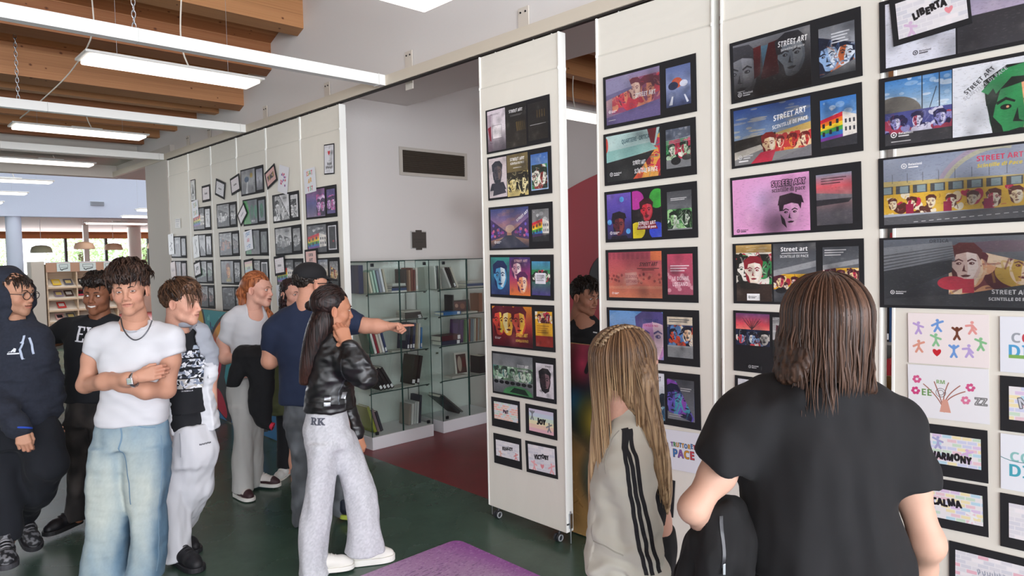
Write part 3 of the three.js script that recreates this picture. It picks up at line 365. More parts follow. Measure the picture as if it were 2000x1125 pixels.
P([-2.139, 1.622, 0.575, 0.278, 0.7], 'red-toned poster of a march with a banner LE DONNE LOTTANO', [
  [...MAIN, (c, w, h) => { fill(c, grad(c, h, '#b24a5c', '#c8615c', '#d6805e'), 0, 0, w, h); for (let i = 0; i < 12; i++) fill(c, 'rgba(90,20,40,.18)', w * i * 0.09, h * 0.02, w * 0.05, h * 0.14); fill(c, '#d8744a', w * 0.8, 0, w * 0.2, h * 0.2); const r = rng(3); for (let i = 0; i < 60; i++) disc(c, `rgba(${r() < 0.5 ? '90,30,36' : '205,130,110'},.5)`, w * r(), h * (0.48 + 0.2 * r()), w * 0.022, h * 0.03); poly(c, '#cf8a7e', w * 0.32, h * 0.46, w * 0.54, h * 0.44, w * 0.56, h * 0.7, w * 0.34, h * 0.74); words(c, 'LE DONNE', w * 0.44, h * 0.54, h * 0.09, '#8a2f3c', { sx: 0.7 }); words(c, 'LOTTANO', w * 0.44, h * 0.64, h * 0.09, '#8a2f3c', { sx: 0.7 }); fill(c, 'rgba(235,180,140,.35)', 0, h * 0.74, w, h * 0.06); words(c, 'STREET ART', w * 0.76, h * 0.28, h * 0.11, '#161013', { jit: 0.1, skew: -0.3, sx: 0.75 }); fill(c, '#1a1215', w * 0.55, h * 0.36, w * 0.4, h * 0.012); lines(c, w * 0.64, h * 0.39, w * 0.22, 1, 6, '#1a1215'); logo(c, w * 0.08, h * 0.9, h * 0.03, '#fbeeee'); }],
  [0.695, 0.12, 0.95, 0.86, (c, w, h) => { fill(c, grad(c, h, '#c24a64', '#b8526a', '#a8546a'), 0, 0, w, h); lines(c, w * 0.12, h * 0.28, w * 0.74, 3, h * 0.06, '#f4dfe4'); for (let i = 0; i < 14; i++) disc(c, '#d897a4', w * ((i * 0.37) % 1), h * (0.5 + ((i * 0.29) % 0.4)), w * 0.08, h * 0.05); words(c, 'LE DONNE', w * 0.52, h * 0.6, h * 0.13, '#f3d9de', { sx: 0.72, rot: -0.03 }); words(c, 'LOTTANO', w * 0.5, h * 0.74, h * 0.13, '#f3d9de', { sx: 0.72, rot: -0.03 }); }]]);
P([-2.135, 1.304, 0.578, 0.283, 0.8], 'blue poster with a large pink face, fifth on the panel, just above the blonde girl', [
  [...MAIN, (c, w, h) => { fill(c, grad(c, h, '#5d93cf', '#7aa2d8', '#9a90c8'), 0, 0, w, h); disc(c, 'rgba(255,255,255,.12)', w * 0.3, h * 0.2, w * 0.3, h * 0.2); face(c, w * 0.8, h * 0.52, h * 0.5, '#544a86', '#c98fc4', '#f0cfdc'); words(c, 'STREET ART', w * 0.78, h * 0.2, h * 0.11, '#23346e', { sx: 0.62, jit: 0.06 }); words(c, 'SCINTILLE DI PACE', w * 0.78, h * 0.3, h * 0.06, '#c23a6a', { sx: 0.68 }); }],
  [0.68, 0.13, 0.935, 0.86, (c, w, h) => { fill(c, grad(c, h, '#7d8288', '#a5a9ac'), 0, 0, w, h); fill(c, '#d9cdb6', 0, 0, w, h * 0.2); lines(c, w * 0.08, h * 0.06, w * 0.8, 2, h * 0.05, '#666'); mural(c, 0, h * 0.2, w, h * 0.5, ['#23305c', '#c9452c', '#5b86bd', '#e6dcc6', '#15182c'], 31); face(c, w * 0.8, h * 0.4, h * 0.16, '#1b1d2c', '#d8b08c', '#efdcc4', { moustache: 1 }); fill(c, grad(c, h, '#6a6d70', '#8b8e90'), 0, h * 0.74, w, h * 0.26); }]]);
P([-2.130, 0.985, 0.575, 0.280, 1.0], 'white and dark poster behind the head of the blonde girl, sixth on its panel', [
  [...MAIN, (c, w, h) => { fill(c, '#e4e8ee', 0, 0, w, h); words(c, 'STREET ART', w * 0.78, h * 0.12, h * 0.14, '#16161a', { sx: 0.6 }); mural(c, w * 0.4, h * 0.42, w * 0.6, h * 0.58, ['#2d5470', '#5d9ab5', '#dbe8ee', '#1d2c3c', '#14202c'], 17); }],
  [0.665, 0.13, 0.94, 0.87, (c, w, h) => { fill(c, grad(c, h, '#4a4c52', '#77797e'), 0, 0, w, h); c.save(); c.beginPath(); c.moveTo(0, 0); c.lineTo(w * 0.34, h * 0.05); c.lineTo(w * 0.98, h * 0.92); c.lineTo(w * 0.9, h); c.lineTo(0, h * 0.8); c.clip(); mural(c, 0, 0, w, h, ['#33326e', '#6a5ac0', '#49a0b4', '#8a4ab0', '#191a38'], 19); c.restore(); lines(c, w * 0.5, h * 0.2, w * 0.4, 2, h * 0.05, '#bbb'); lines(c, w * 0.06, h * 0.86, w * 0.5, 2, h * 0.05, '#aaa'); }]]);
P([-1.969, 0.725, 0.247, 0.206, 2.8], 'white drawing sheet lettered PACE in patterned letters, beside the blonde girl', [[0, 0, 1, 1, (c, w, h) => { fill(c, '#e3e5ec', 0, 0, w, h); const k = (r) => ['#c8434f', '#3b77b5', '#d99a2b', '#4f9a5a', '#8a5aa8'][Math.floor(r() * 5)]; words(c, 'TRUTTORET', w * 0.6, h * 0.36, h * 0.15, k, { stroke: '#333', sw: 0.08, jit: 0.1, sx: 0.85 }); words(c, 'PACE', w * 0.6, h * 0.58, h * 0.27, k, { stroke: '#5a4040', sw: 0.07, sx: 0.95 }); }]], { name: 'drawing_sheet', category: 'drawing', bare: 1 });
P([-2.188, 0.477, 0.375, 0.198, -4.2], 'dark poster low on the panel, mostly hidden by the blonde girl', [[0.04, 0.06, 0.9, 0.93, (c, w, h) => street(c, w, h, { pal: GREYS, sky: ['#444', '#777'], seed: 5 })]]);
// panel behind the woman in black
P([-1.381, 2.575, 0.583, 0.281, 1.8], 'dark poster with two grey painted faces and red stripes, above the pink poster', [
  [0.03, 0.06, 0.645, 0.97, (c, w, h) => { fill(c, grad(c, h, '#74767c', '#4a4b50', '#161618'), 0, 0, w, h); face(c, w * 0.1, h * 0.52, h * 0.42, '#3d3f46', '#8f9299', '#a8abb2'); poly(c, '#5a1d22', w * 0.28, h * 0.14, w * 0.38, h * 0.12, w * 0.36, h * 0.62, w * 0.28, h * 0.68); poly(c, '#54798f', w * 0.38, h * 0.14, w * 0.48, h * 0.14, w * 0.46, h * 0.55, w * 0.4, h * 0.52); poly(c, '#4a171c', w * 0.48, h * 0.12, w * 0.62, h * 0.1, w * 0.6, h * 0.68, w * 0.36, h * 0.72); poly(c, '#b59a52', w * 0.62, h * 0.24, w * 0.7, h * 0.22, w * 0.7, h * 0.56, w * 0.61, h * 0.6); face(c, w * 0.76, h * 0.4, h * 0.33, '#2c2d33', '#7f8a94', '#a3aab0'); fill(c, grad(c, h, 'rgba(18,18,20,0)', 'rgba(18,18,20,.35)', 'rgba(18,18,20,.98)'), 0, 0, w, h); words(c, 'STREET ART', w * 0.78, h * 0.2, h * 0.13, '#fff', { jit: 0.18, sx: 0.72, skew: -0.1 }); words(c, 'Scintille di pace', w * 0.78, h * 0.3, h * 0.055, '#ddd', {}); lines(c, w * 0.05, h * 0.84, w * 0.1, 1, 6, '#ccc'); logo(c, w * 0.08, h * 0.9, h * 0.045); }],
  [0.705, 0.17, 0.955, 0.9, (c, w, h) => { fill(c, grad(c, h, '#6d7178', '#a4a9b0', '#3f4246'), 0, 0, w, h); c.save(); c.beginPath(); c.moveTo(0, h * 0.18); c.lineTo(w, h * 0.44); c.lineTo(w, h * 0.76); c.lineTo(0, h); c.clip(); mural(c, 0, h * 0.16, w, h * 0.84, ['#4a6590', '#8fb0d8', '#dbe6f2', '#c9683a', '#1b2438'], 23); c.restore(); lines(c, w * 0.36, h * 0.16, w * 0.5, 4, h * 0.06, '#d8dbe0'); }]]);
P([-1.378, 2.272, 0.587, 0.280, 1.5], 'poster of a warm mural under a dramatic blue sky, just above the pink poster', [
  [0.03, 0.05, 0.64, 0.96, (c, w, h) => { sky(c, w, h * 0.6, '#26427e', '#8aa2bc', 5, 'rgba(235,205,150,.6)', 34); poly(c, '#cfae62', w * 0.56, h * 0.52, w, h * 0.42, w, h * 0.62, w * 0.56, h * 0.62); poly(c, '#2b2622', 0, h * 0.55, w * 0.56, h * 0.5, w * 0.56, h * 0.7, 0, h * 0.86); mural(c, w * 0.54, h * 0.54, w * 0.46, h * 0.3, ['#e9c896', '#f3dfba', '#c93a3a', '#e08a3a', '#6e1f22'], 27); poly(c, '#dcd5c6', 0, h * 0.76, w * 0.36, h * 0.68, w * 0.4, h * 0.76, 0, h * 0.9); face(c, w * 0.47, h * 0.68, h * 0.17, '#7a2420', '#e8c89a', '#f6e6cc'); poly(c, '#c8324a', w * 0.22, h, w * 0.36, h * 0.82, w * 0.56, h * 0.8, w * 0.5, h); poly(c, '#7d7c80', w * 0.5, h, w, h * 0.8, w, h); words(c, 'QUARTIERE · ORTICA', w * 0.17, h * 0.62, h * 0.07, '#15120f', { sx: 0.62, rot: -0.08 }); sa(c, w, h, 0.74, 0.24, 0.13, { sx: 0.82, rot: -0.12 }); logo(c, w * 0.08, h * 0.86, h * 0.045); lines(c, w * 0.06, h * 0.92, w * 0.13, 1, h * 0.06, '#fff'); }],
  [0.71, 0.16, 0.96, 0.88, (c, w, h) => rainbowHouse(c, w, h)]]);
P([-1.380, 1.951, 0.587, 0.280, 1.5], 'bright pink poster with a smiling face in a beret', [
  [0.02, 0.05, 0.635, 0.96, (c, w, h) => { fill(c, '#e6a3d2', 0, 0, w, h); const g = c.createRadialGradient(w * 0.4, h * 0.4, 0, w * 0.4, h * 0.4, w * 0.5); g.addColorStop(0, '#d9b4e0'); g.addColorStop(1, 'rgba(232,158,206,0)'); fill(c, g, 0, 0, w, h); face(c, w * 0.76, h * 0.66, h * 0.25, '#2a1626', '#e6a3d2', '#efb4da', { cap: 1 }); words(c, 'STREET ART', w * 0.74, h * 0.16, h * 0.13, '#e6a3d2', { stroke: '#3a2036', sw: 0.22, jit: 0.15, sx: 0.85 }); words(c, 'scintille di pace', w * 0.74, h * 0.27, h * 0.1, '#1c1018', { sx: 0.75, font: 'serif' }); logo(c, w * 0.07, h * 0.93, h * 0.035, '#2a1626'); }],
  [0.685, 0.13, 0.935, 0.9, (c, w, h) => { fill(c, grad(c, h, '#8a93a6', '#e0606a', '#8a6a6c', '#57535a', '#4a484e'), 0, 0, w, h); poly(c, '#6e6a72', 0, h * 0.36, w, h * 0.44, w, h * 0.54, 0, h * 0.5); poly(c, '#2c2a30', 0, h * 0.5, w, h * 0.5, w * 0.9, h * 0.58, 0, h * 0.62); lines(c, w * 0.15, h * 0.08, w * 0.7, 3, h * 0.05, 'rgba(60,30,40,.7)'); }]]);
P([-1.370, 1.637, 0.588, 0.281, 0.9], 'poster lettered Street art with a red-green face print, above the woman in black', [
  [0.03, 0.03, 0.325, 0.96, (c, w, h) => { sky(c, w, h * 0.2, '#c9a45e', '#8a6a3a', 4); fill(c, '#3a2c26', 0, h * 0.66, w, h); mural(c, 0, h * 0.14, w, h * 0.55, ['#e4ded0', '#f0ebe0', '#2e8c4a', '#b5283c', '#22201c'], 33); face(c, w * 0.5, h * 0.45, h * 0.22, '#8a1f2c', '#efe0cc', '#f6efe2'); disc(c, '#2a2622', w * 0.4, h * 0.73, w * 0.3, h * 0.06); fill(c, '#fff', w * 0.3, h * 0.86, w * 0.36, h * 0.12); logo(c, w * 0.37, h * 0.92, h * 0.025, '#222'); }],
  [0.34, 0.03, 0.665, 0.96, (c, w, h) => { fill(c, grad(c, h, '#3f4247', '#6a6e74', '#3a3c40'), 0, 0, w, h); mural(c, 0, h * 0.52, w, h * 0.26, FIRE, 35); poly(c, '#9a9da0', 0, h * 0.46, w, h * 0.3, w, h * 0.4, 0, h * 0.56); for (let i = 0; i < 3; i++) disc(c, i === 1 ? '#dcdcdc' : '#1f2024', w * (0.18 + i * 0.32), h * 0.8, w * 0.13, h * 0.05); words(c, 'Street art', w * 0.5, h * 0.1, h * 0.1, '#fff', { weight: 'bold' }); fill(c, '#fff', w * 0.2, h * 0.165, w * 0.62, h * 0.01); words(c, 'SCINTILLE DI PACE', w * 0.5, h * 0.22, h * 0.065, '#fff', { weight: 'normal', sx: 0.9 }); }],
  [0.715, 0.11, 0.965, 0.84, (c, w, h) => { fill(c, grad(c, h, '#44474c', '#6a6e74', '#3d3f43'), 0, 0, w, h); mural(c, 0, h * 0.44, w, h * 0.32, FIRE, 36); poly(c, '#9a9da0', 0, h * 0.38, w, h * 0.26, w, h * 0.36, 0, h * 0.48); for (let i = 0; i < 3; i++) disc(c, i === 1 ? '#dcdcdc' : '#1f2024', w * (0.16 + i * 0.34), h * 0.78, w * 0.13, h * 0.06); lines(c, w * 0.06, h * 0.06, w * 0.6, 3, h * 0.05, '#ccc'); }]]);
P([-1.368, 1.316, 0.592, 0.287, 0.2], 'black poster with a bare tree at sunset, beside the brown-haired head', [
  [0.025, 0.04, 0.305, 0.56, (c, w, h) => { fill(c, grad(c, h, '#6a3f72', '#e8505c', '#f6b08a', '#2a2438'), 0, 0, w, h); c.strokeStyle = '#3a2228'; for (let i = 0; i < 17; i++) { c.lineWidth = 1.4; c.beginPath(); c.moveTo(w * 0.48, h * 0.5); c.lineTo(w * (0.2 + i * 0.035), h * (0.14 + 0.1 * Math.abs(Math.sin(i * 2.1)))); c.stroke(); } mural(c, 0, h * 0.5, w, h * 0.5, ['#1c2340', '#c93a44', '#8aa6cc', '#e8e4da', '#101424'], 41); face(c, w * 0.84, h * 0.74, h * 0.2, '#15161c', '#e0d8cc', '#f3efe6', { moustache: 1 }); }],
  [0.12, 0.86, 0.24, 0.95, (c, w, h) => { fill(c, '#17171b', 0, 0, w, h); logo(c, w * 0.18, h * 0.5, h * 0.3); }],
  [0.33, 0.08, 0.62, 0.7, (c, w, h) => street(c, w, h, { pal: REDS, seed: 8 })], [0.72, 0.12, 0.95, 0.72, (c, w, h) => street(c, w, h, { pal: BLUES, seed: 9 })]]);
P([-1.553, 1.03, 0.21, 0.24, -0.3], 'white framed print with a small black figure, beside the shoulder of the woman', [[0.08, 0.06, 0.94, 0.94, (c, w, h) => { fill(c, '#e4e6ec', 0, 0, w, h); figure(c, '#17161a', w * 0.66, h * 0.4, h * 0.16, 1); }]]);
// panel at the right edge
Q([-0.735, 2.585, 0.575, 0.28, 1.0], 'poster with a white print and a misty landscape, partly under the LIBERTA card', [
  [0.04, 0.06, 0.46, 0.95, (c, w, h) => { fill(c, '#dfe2ee', 0, 0, w, h); logo(c, w * 0.44, h * 0.85, h * 0.04, '#26242c'); }],
  [0.47, 0.05, 0.97, 0.95, (c, w, h) => { fill(c, grad(c, h, '#8a86a0', '#b5a9c2', '#7a7288'), 0, 0, w, h); fill(c, '#6f6a80', 0, h * 0.2, w, h * 0.06); fill(c, grad(c, h, '#2c2c31', '#3b3b40'), 0, h * 0.5, w, h); disc(c, 'rgba(40,36,46,.7)', w * 0.8, h * 0.24, w * 0.2, h * 0.08); }]]);
Q([-0.735, 2.278, 0.575, 0.285, 0.6], 'poster with a blue sky print and a large green face', [
  [0.04, 0.06, 0.445, 0.95, (c, w, h) => { sky(c, w, h * 0.6, '#3f7ec0', '#cfe0ea', 6, 'rgba(255,255,255,.8)', 24); disc(c, '#6f6c66', w * 0.16, h * 0.52, w * 0.4, h * 0.26); mural(c, 0, h * 0.5, w, h * 0.32, ['#4a4f8e', '#8d8cc2', '#d3d2e6', '#a33a52', '#28264a'], 43); fill(c, '#3a3a3e', 0, h * 0.82, w, h); c.strokeStyle = '#20242c'; c.lineWidth = 3; for (const x of [0.57, 0.82]) { c.beginPath(); c.moveTo(w * x, 0); c.lineTo(w * x, h * 0.5); c.stroke(); } c.lineWidth = 2; c.beginPath(); c.moveTo(w * 0.68, h * 0.5); c.lineTo(w * 0.78, h * 0.2); c.stroke(); logo(c, w * 0.14, h * 0.84, h * 0.05); lines(c, w * 0.1, h * 0.94, w * 0.3, 1, 7, '#ddd'); }],
  [0.45, 0.05, 0.98, 0.95, (c, w, h) => { fill(c, '#dfe3ea', 0, 0, w, h); face(c, w * 0.68, h * 0.66, h * 0.5, '#16201a', '#2f8f52', '#e9a77c', {}); poly(c, '#2f8f52', w * 0.3, h * 0.4, w * 0.5, h * 0.14, w * 0.9, h * 0.06, w, h * 0.2, w, h * 0.3, w * 0.6, h * 0.26, w * 0.42, h * 0.5); poly(c, '#1c2a24', w * 0.34, h * 0.5, w * 0.42, h * 0.38, w * 0.46, h * 0.5, w * 0.4, h * 0.9); words(c, 'STREET ART', w * 0.28, h * 0.24, h * 0.085, '#2a2c30', { rot: -0.75, jit: 0.2 }); words(c, 'SCINTILLE DI PACE', w * 0.34, h * 0.3, h * 0.07, '#b9bcc4', { rot: -0.6, jit: 0.2 }); }]]);
Q([-0.735, 1.964, 0.575, 0.283, 1.0], 'wide poster of a yellow building with painted faces under a rainbow', [
  [0.035, 0.03, 0.975, 0.95, (c, w, h) => { fill(c, grad(c, h, '#8d97ac', '#b8c0cc'), 0, 0, w, h); c.lineWidth = h * 0.06; ['rgba(240,220,120,.35)', 'rgba(230,150,160,.25)'].forEach((k, i) => { c.strokeStyle = k; c.beginPath(); c.arc(w * 0.72, h * 0.75, h * (0.75 + i * 0.06), 3.3, 4.9); c.stroke(); }); poly(c, '#cdb878', 0, h * 0.34, w, h * 0.42, w, h * 0.5, 0, h * 0.44); fill(c, '#4f5052', 0, h * 0.42, w, h * 0.12); for (let i = 0; i < 9; i++) { fill(c, '#c9a648', w * (0.065 + i * 0.112), h * 0.42, w * 0.02, h * 0.14); fill(c, '#8fa3a6', w * (0.0 + i * 0.112), h * 0.43, w * 0.055, h * 0.1); fill(c, '#565a60', w * (0.06 + i * 0.1), h * 0.24, w * 0.003, h * 0.14); } mural(c, 0, h * 0.54, w, h * 0.3, ['#e9b93a', '#f3ddb0', '#f7ecd0', '#c92a4e', '#5a2a22'], 47); for (let i = 0; i < 4; i++) fill(c, '#a01f46', w * (0.15 + i * 0.24), h * 0.7, w * 0.05, h * 0.14); poly(c, '#5b5c60', 0, h * 0.88, w, h * 0.82, w, h, 0, h); c.strokeStyle = '#e6e6e6'; c.lineWidth = 2; c.setLineDash([14, 10]); c.beginPath(); c.moveTo(w * 0.2, h * 0.97); c.lineTo(w, h * 0.9); c.stroke(); c.setLineDash([]); words(c, 'STREET ART', w * 0.72, h * 0.14, h * 0.1, '#d83a5a', { weight: 'bold' }); words(c, 'Scintille di Pace', w * 0.72, h * 0.24, h * 0.07, '#e8c93c', { skew: -0.2 }); logo(c, w * 0.14, h * 0.13, h * 0.045); }]]);
Q([-0.73, 1.644, 0.575, 0.281, 0.8], 'dark poster of a painted face beneath a road bridge', [
  [0.03, 0.03, 0.98, 0.96, (c, w, h) => { fill(c, grad(c, h, '#5f656e', '#4b4f56', '#26282c'), 0, 0, w, h); disc(c, 'rgba(120,60,80,.35)', w * 0.75, h * 0.15, w * 0.3, h * 0.08); c.save(); c.beginPath(); c.moveTo(w * 0.42, h * 0.1); c.lineTo(w, h * 0.46); c.lineTo(w, h * 0.62); c.lineTo(w * 0.42, h * 0.85); c.clip(); mural(c, w * 0.4, h * 0.08, w * 0.6, h * 0.74, ['#7e3a3e', '#e7a87a', '#f0d3b0', '#c8a040', '#5a1f28'], 51); c.restore(); face(c, w * 0.52, h * 0.38, h * 0.26, '#5a2a2a', '#e0c2b4', '#f2e0d6'); poly(c, '#777b80', 0, h * 0.12, w * 0.44, h * 0.06, w * 0.46, h * 0.34, 0, h * 0.5); for (let i = 0; i < 7; i++) poly(c, 'rgba(30,32,36,.5)', 0, h * (0.24 + i * 0.05), w * 0.45, h * (0.12 + i * 0.035), w * 0.45, h * (0.13 + i * 0.035), 0, h * (0.26 + i * 0.05)); poly(c, '#36393d', 0, h * 0.48, w * 0.44, h * 0.32, w * 0.44, h * 0.5, 0, h * 0.9); disc(c, '#c23a4c', w * 0.44, h * 0.66, w * 0.09, h * 0.1); fill(c, '#c2394a', w * 0.5, h * 0.6, w * 0.07, h * 0.2); poly(c, '#3b3d41', 0, h * 0.9, w, h * 0.74, w, h, 0, h); words(c, 'ORTICA', w * 0.36, h * 0.05, h * 0.07, '#3a3d42', {}); words(c, 'STREET ART', w * 0.78, h * 0.78, h * 0.085, '#fff', { jit: 0.1 }); words(c, 'SCINTILLE DI PACE', w * 0.78, h * 0.88, h * 0.06, '#fff', { jit: 0.06 }); logo(c, w * 0.06, h * 0.8, h * 0.035); }]]);
const D = (a, label, draw, o = {}) => Q(a, label, [[0, 0, 1, 1, draw]], { name: 'drawing_sheet', category: 'drawing', bare: 1, ...o });
const K = (a, label, draw, f = [0.08, 0.14, 0.93, 0.86], o = {}) => Q(a, label, [[...f, draw]], { name: 'lettered_card', category: 'card', ...o });
K([-0.844, 2.635, 0.267, 0.181, 5.7], 'tilted black-bordered brick card lettered LIBERTA with a pink heart', card('LiBERTA', { size: 0.25, y: 0.45, x: 0.48, sx: 0.85, heart: [0.75, 0.62], fig: [[0.2, 0.82, '#d7bcd8']], rot: -0.14 }), [0.08, 0.1, 0.96, 0.88], { lift: 0.006 });
D([-0.774, 1.386, 0.271, 0.198, 1.1], 'pale sheet of dancing coloured figures with a red heart', (c, w, h) => { fill(c, '#f0e6e4', 0, 0, w, h); const p = [[0.14, 0.3, '#b9a0d4'], [0.38, 0.24, '#6f9bd8'], [0.62, 0.38, '#6e3b28'], [0.8, 0.26, '#e29a94'], [0.36, 0.52, '#8cc493'], [0.14, 0.66, '#dd9a86'], [0.58, 0.72, '#6f9bd8'], [0.76, 0.7, '#b9a4d8'], [0.9, 0.56, '#86c08c']]; p.forEach((q, i) => figure(c, q[2], w * q[0], h * q[1], h * 0.12, i)); heart(c, '#c8222e', w * 0.37, h * 0.76, h * 0.075); });
D([-0.772, 1.179, 0.272, 0.206, 1.6], 'white drawing of a tree trunk with pink flowers and green letters', (c, w, h) => { fill(c, '#ebebee', 0, 0, w, h); c.strokeStyle = '#9a5a4a'; c.lineWidth = 3; for (const [x, y] of [[0.2, 0.36], [0.34, 0.3], [0.52, 0.3], [0.66, 0.34], [0.72, 0.44]]) { c.beginPath(); c.moveTo(w * 0.46, h * 0.86); c.quadraticCurveTo(w * 0.42, h * 0.6, w * x, h * y); c.stroke(); } poly(c, '#d8a08e', w * 0.4, h * 0.86, w * 0.44, h * 0.62, w * 0.5, h * 0.62, w * 0.54, h * 0.86); c.strokeStyle = '#555'; c.lineWidth = 1.4; c.beginPath(); c.arc(w * 0.42, h * 0.5, h * 0.08, 0, 7); c.arc(w * 0.42, h * 0.5, h * 0.045, 0, 7); c.stroke(); for (const [x, y, k] of [[0.12, 0.28, '#d45a8a'], [0.1, 0.5, '#d0447e'], [0.78, 0.36, '#d45a8a'], [0.72, 0.6, '#dc7a9c']]) for (let i = 0; i < 6; i++) disc(c, k, w * x + h * 0.05 * Math.cos(i), h * y + h * 0.05 * Math.sin(i), h * 0.028); words(c, 'EE', w * 0.24, h * 0.52, h * 0.17, '#6f9a5c', {}); words(c, 'RM', w * 0.42, h * 0.3, h * 0.1, '#7fa86a', {}); words(c, 'ZZ', w * 0.9, h * 0.6, h * 0.18, null, { stroke: '#777', sw: 0.1 }); });
K([-0.773, 0.953, 0.271, 0.199, 1.5], 'black-bordered pastel brick card lettered HARMONY', card('HARMONY', { pal: PASTEL, size: 0.3, y: 0.72, x: 0.56, sx: 0.78, rot: 0.06, mortar: '#efe9ea', heart: [0.1, 0.45], fig: [[0.38, 0.3, '#a9a8d0'], [0.8, 0.6, '#d6b4dc']] }), [0.08, 0.18, 0.92, 0.76]);
K([-0.771, 0.745, 0.272, 0.192, 1.9], 'black-bordered pastel card lettered CALMA, beside the arm of the woman in black', card('CALMA', { pal: PASTEL, size: 0.3, y: 0.45, sx: 0.85, fig: [[0.85, 0.8, '#eee']] }), [0.06, 0.2, 0.94, 0.8]);
D([-0.47, 1.385, 0.27, 0.203, 1.0], 'white sheet with coloured block letters on the right edge, beside the dancing figures', (c, w, h) => { fill(c, '#e6e9f0', 0, 0, w, h); words(c, 'CO', w * 0.12, h * 0.38, h * 0.24, (r) => ['#3b9a8c', '#c8434f', '#9aa0a8'][Math.floor(r() * 3)], { align: 'left' }); words(c, 'DI', w * 0.08, h * 0.62, h * 0.3, '#4f9fd0', { align: 'left' }); fill(c, '#7fb05a', w * 0.1, h * 0.68, w * 0.3, h * 0.06); });
K([-0.465, 1.168, 0.275, 0.203, 1.0], 'black-bordered brick card with a grey outlined letter on the right edge', card('N', { pal: PASTEL, size: 0.4, x: 0.2, color: '#c9ccd4', stroke: '#55565e' }), [0.1, 0.18, 0.92, 0.78]);
D([-0.463, 0.954, 0.27, 0.205, 1.0], 'white sheet lettered in teal waves on the right edge, above a black card', (c, w, h) => { fill(c, '#e9ecf2', 0, 0, w, h); words(c, 'CO', w * 0.1, h * 0.4, h * 0.24, '#8fc4c0', { align: 'left' }); words(c, 'DI', w * 0.08, h * 0.64, h * 0.3, '#4aa7b8', { align: 'left' }); c.strokeStyle = '#4a7d86'; c.lineWidth = 2; c.beginPath(); c.moveTo(0, h * 0.42); c.bezierCurveTo(w * 0.3, h * 0.6, w * 0.5, h * 0.3, w, h * 0.5); c.stroke(); });
K([-0.462, 0.735, 0.27, 0.2, 1.0], 'black-bordered pale brick card low on the right edge', card('~a', { size: 0.3, color: '#a9a9b4' }), [0.1, 0.16, 0.92, 0.8]);
K([-0.625, 0.514, 0.27, 0.186, 0.5], 'black-bordered grey brick card in the bottom right corner', card('~abc', { pal: [...PALE, '#e8b8c4'], size: 0.3, color: '#8f96a6' }), [0.08, 0.16, 0.94, 0.84]);
// ------------------------------------------------------------------ posters on the far panels
const FP = (a, label, prints, o = {}) => poster(farA, 300, o.lift ?? 0, a, label, prints, o);
const two = (a, b) => [[0.035, 0.055, 0.635, 0.935, a], [0.7, 0.12, 0.95, 0.88, b]];
const st = (pal, seed, o = {}) => (c, w, h) => { street(c, w, h, { pal, seed, ...o }); if (o.title !== false) words(c, 'STREET ART', w * 0.74, h * 0.14, h * 0.1, o.tc ?? '#fff', { sx: 0.7 }); };
const colour = ['#c8434f', '#3b77b5', '#d99a2b', '#4f9a5a', '#8a5aa8'];
const letters = (s, cols = colour) => (c, w, h) => { fill(c, '#e4e6ec', 0, 0, w, h); s.forEach((l, i) => words(c, l, w / 2, h * ((i + 0.6) / (s.length + 0.2)), (h / (s.length + 0.4)) * 0.85, (r) => cols[Math.floor(r() * cols.length)], { jit: 0.2, sx: 0.95 })); };
const far = (z, row, lean, label, prints, o) => FP([z, [2.54, 2.228, 1.915, 1.608, 1.318][row], 0.55, 0.272, lean], label, prints, o);
const cardOf = (word, cols) => card(word, { size: 0.3, pal: cols ?? ['#e6cfd0', '#e9d9d6', '#e2c8cc'], color: '#221f24', stroke: '#221f24' });
const FC = (a, label, draw, lift = 0.006, o = {}) => FP(a, label, [[0.1, 0.13, 0.9, 0.87, draw]], { lift, name: 'lettered_card', category: 'card', ...o });
const FD = (a, label, draw, lift = 0.006, o = {}) => FP(a, label, [[0, 0, 1, 1, draw]], { lift, bare: 1, name: 'drawing_sheet', category: 'drawing', ...o });
const panelWord = ['nearest to the cabinets', 'second from the cabinets', 'third from the cabinets', 'fourth from the cabinets', 'fifth from the cabinets', 'next to the pier'];
const on = (i, s) => s + ', panel ' + panelWord[i];
// nearest of the far panels
FP([-5.411, 2.586, 0.173, 0.256, -2.9], 'white print with a red heart in a thin black frame', [[0.06, 0.04, 0.94, 0.96, (c, w, h) => { fill(c, '#e3e4ea', 0, 0, w, h); heart(c, '#c81e2c', w * 0.5, h * 0.28, w * 0.13); scrib(c, w * 0.3, h * 0.66, w * 0.5, h * 0.1, '#222', 4); scrib(c, w * 0.14, h * 0.78, w * 0.72, h * 0.1, '#222', 5, 7); }]]);
FD([-5.753, 2.434, 0.21, 0.215, 3.6], 'white sheet with red, blue and green letters, below and left of the heart print', letters(['ISAT', 'AR', 'T ST']));
far(-5.581, 1, 0, on(0, 'violet poster with pink graffiti'), two((c, w, h) => { fill(c, grad(c, h, '#8a4f86', '#5d5a9c', '#7a6a8a'), 0, 0, w, h); mural(c, w * 0.55, h * 0.2, w * 0.45, h * 0.75, PURP, 3); }, (c, w, h) => { fill(c, '#5a4a86', 0, 0, w, h); mural(c, 0, h * 0.25, w, h * 0.6, PURP, 4); }));
far(-5.577, 2, 0.8, on(0, 'grey poster with a rainbow-painted house'), two((c, w, h) => { rainbowHouse(c, w, h, { sky: ['#55575c', '#8a8c90'] }); words(c, 'STREET ART', w * 0.7, h * 0.14, h * 0.1, '#fff', { sx: 0.7 }); }, (c, w, h) => { fill(c, '#d8d8dc', 0, 0, w, h); fill(c, '#26262a', w * 0.12, h * 0.06, w * 0.76, h * 0.88); fill(c, '#a82c3c', w * 0.5, h * 0.6, w * 0.2, h * 0.08); }));
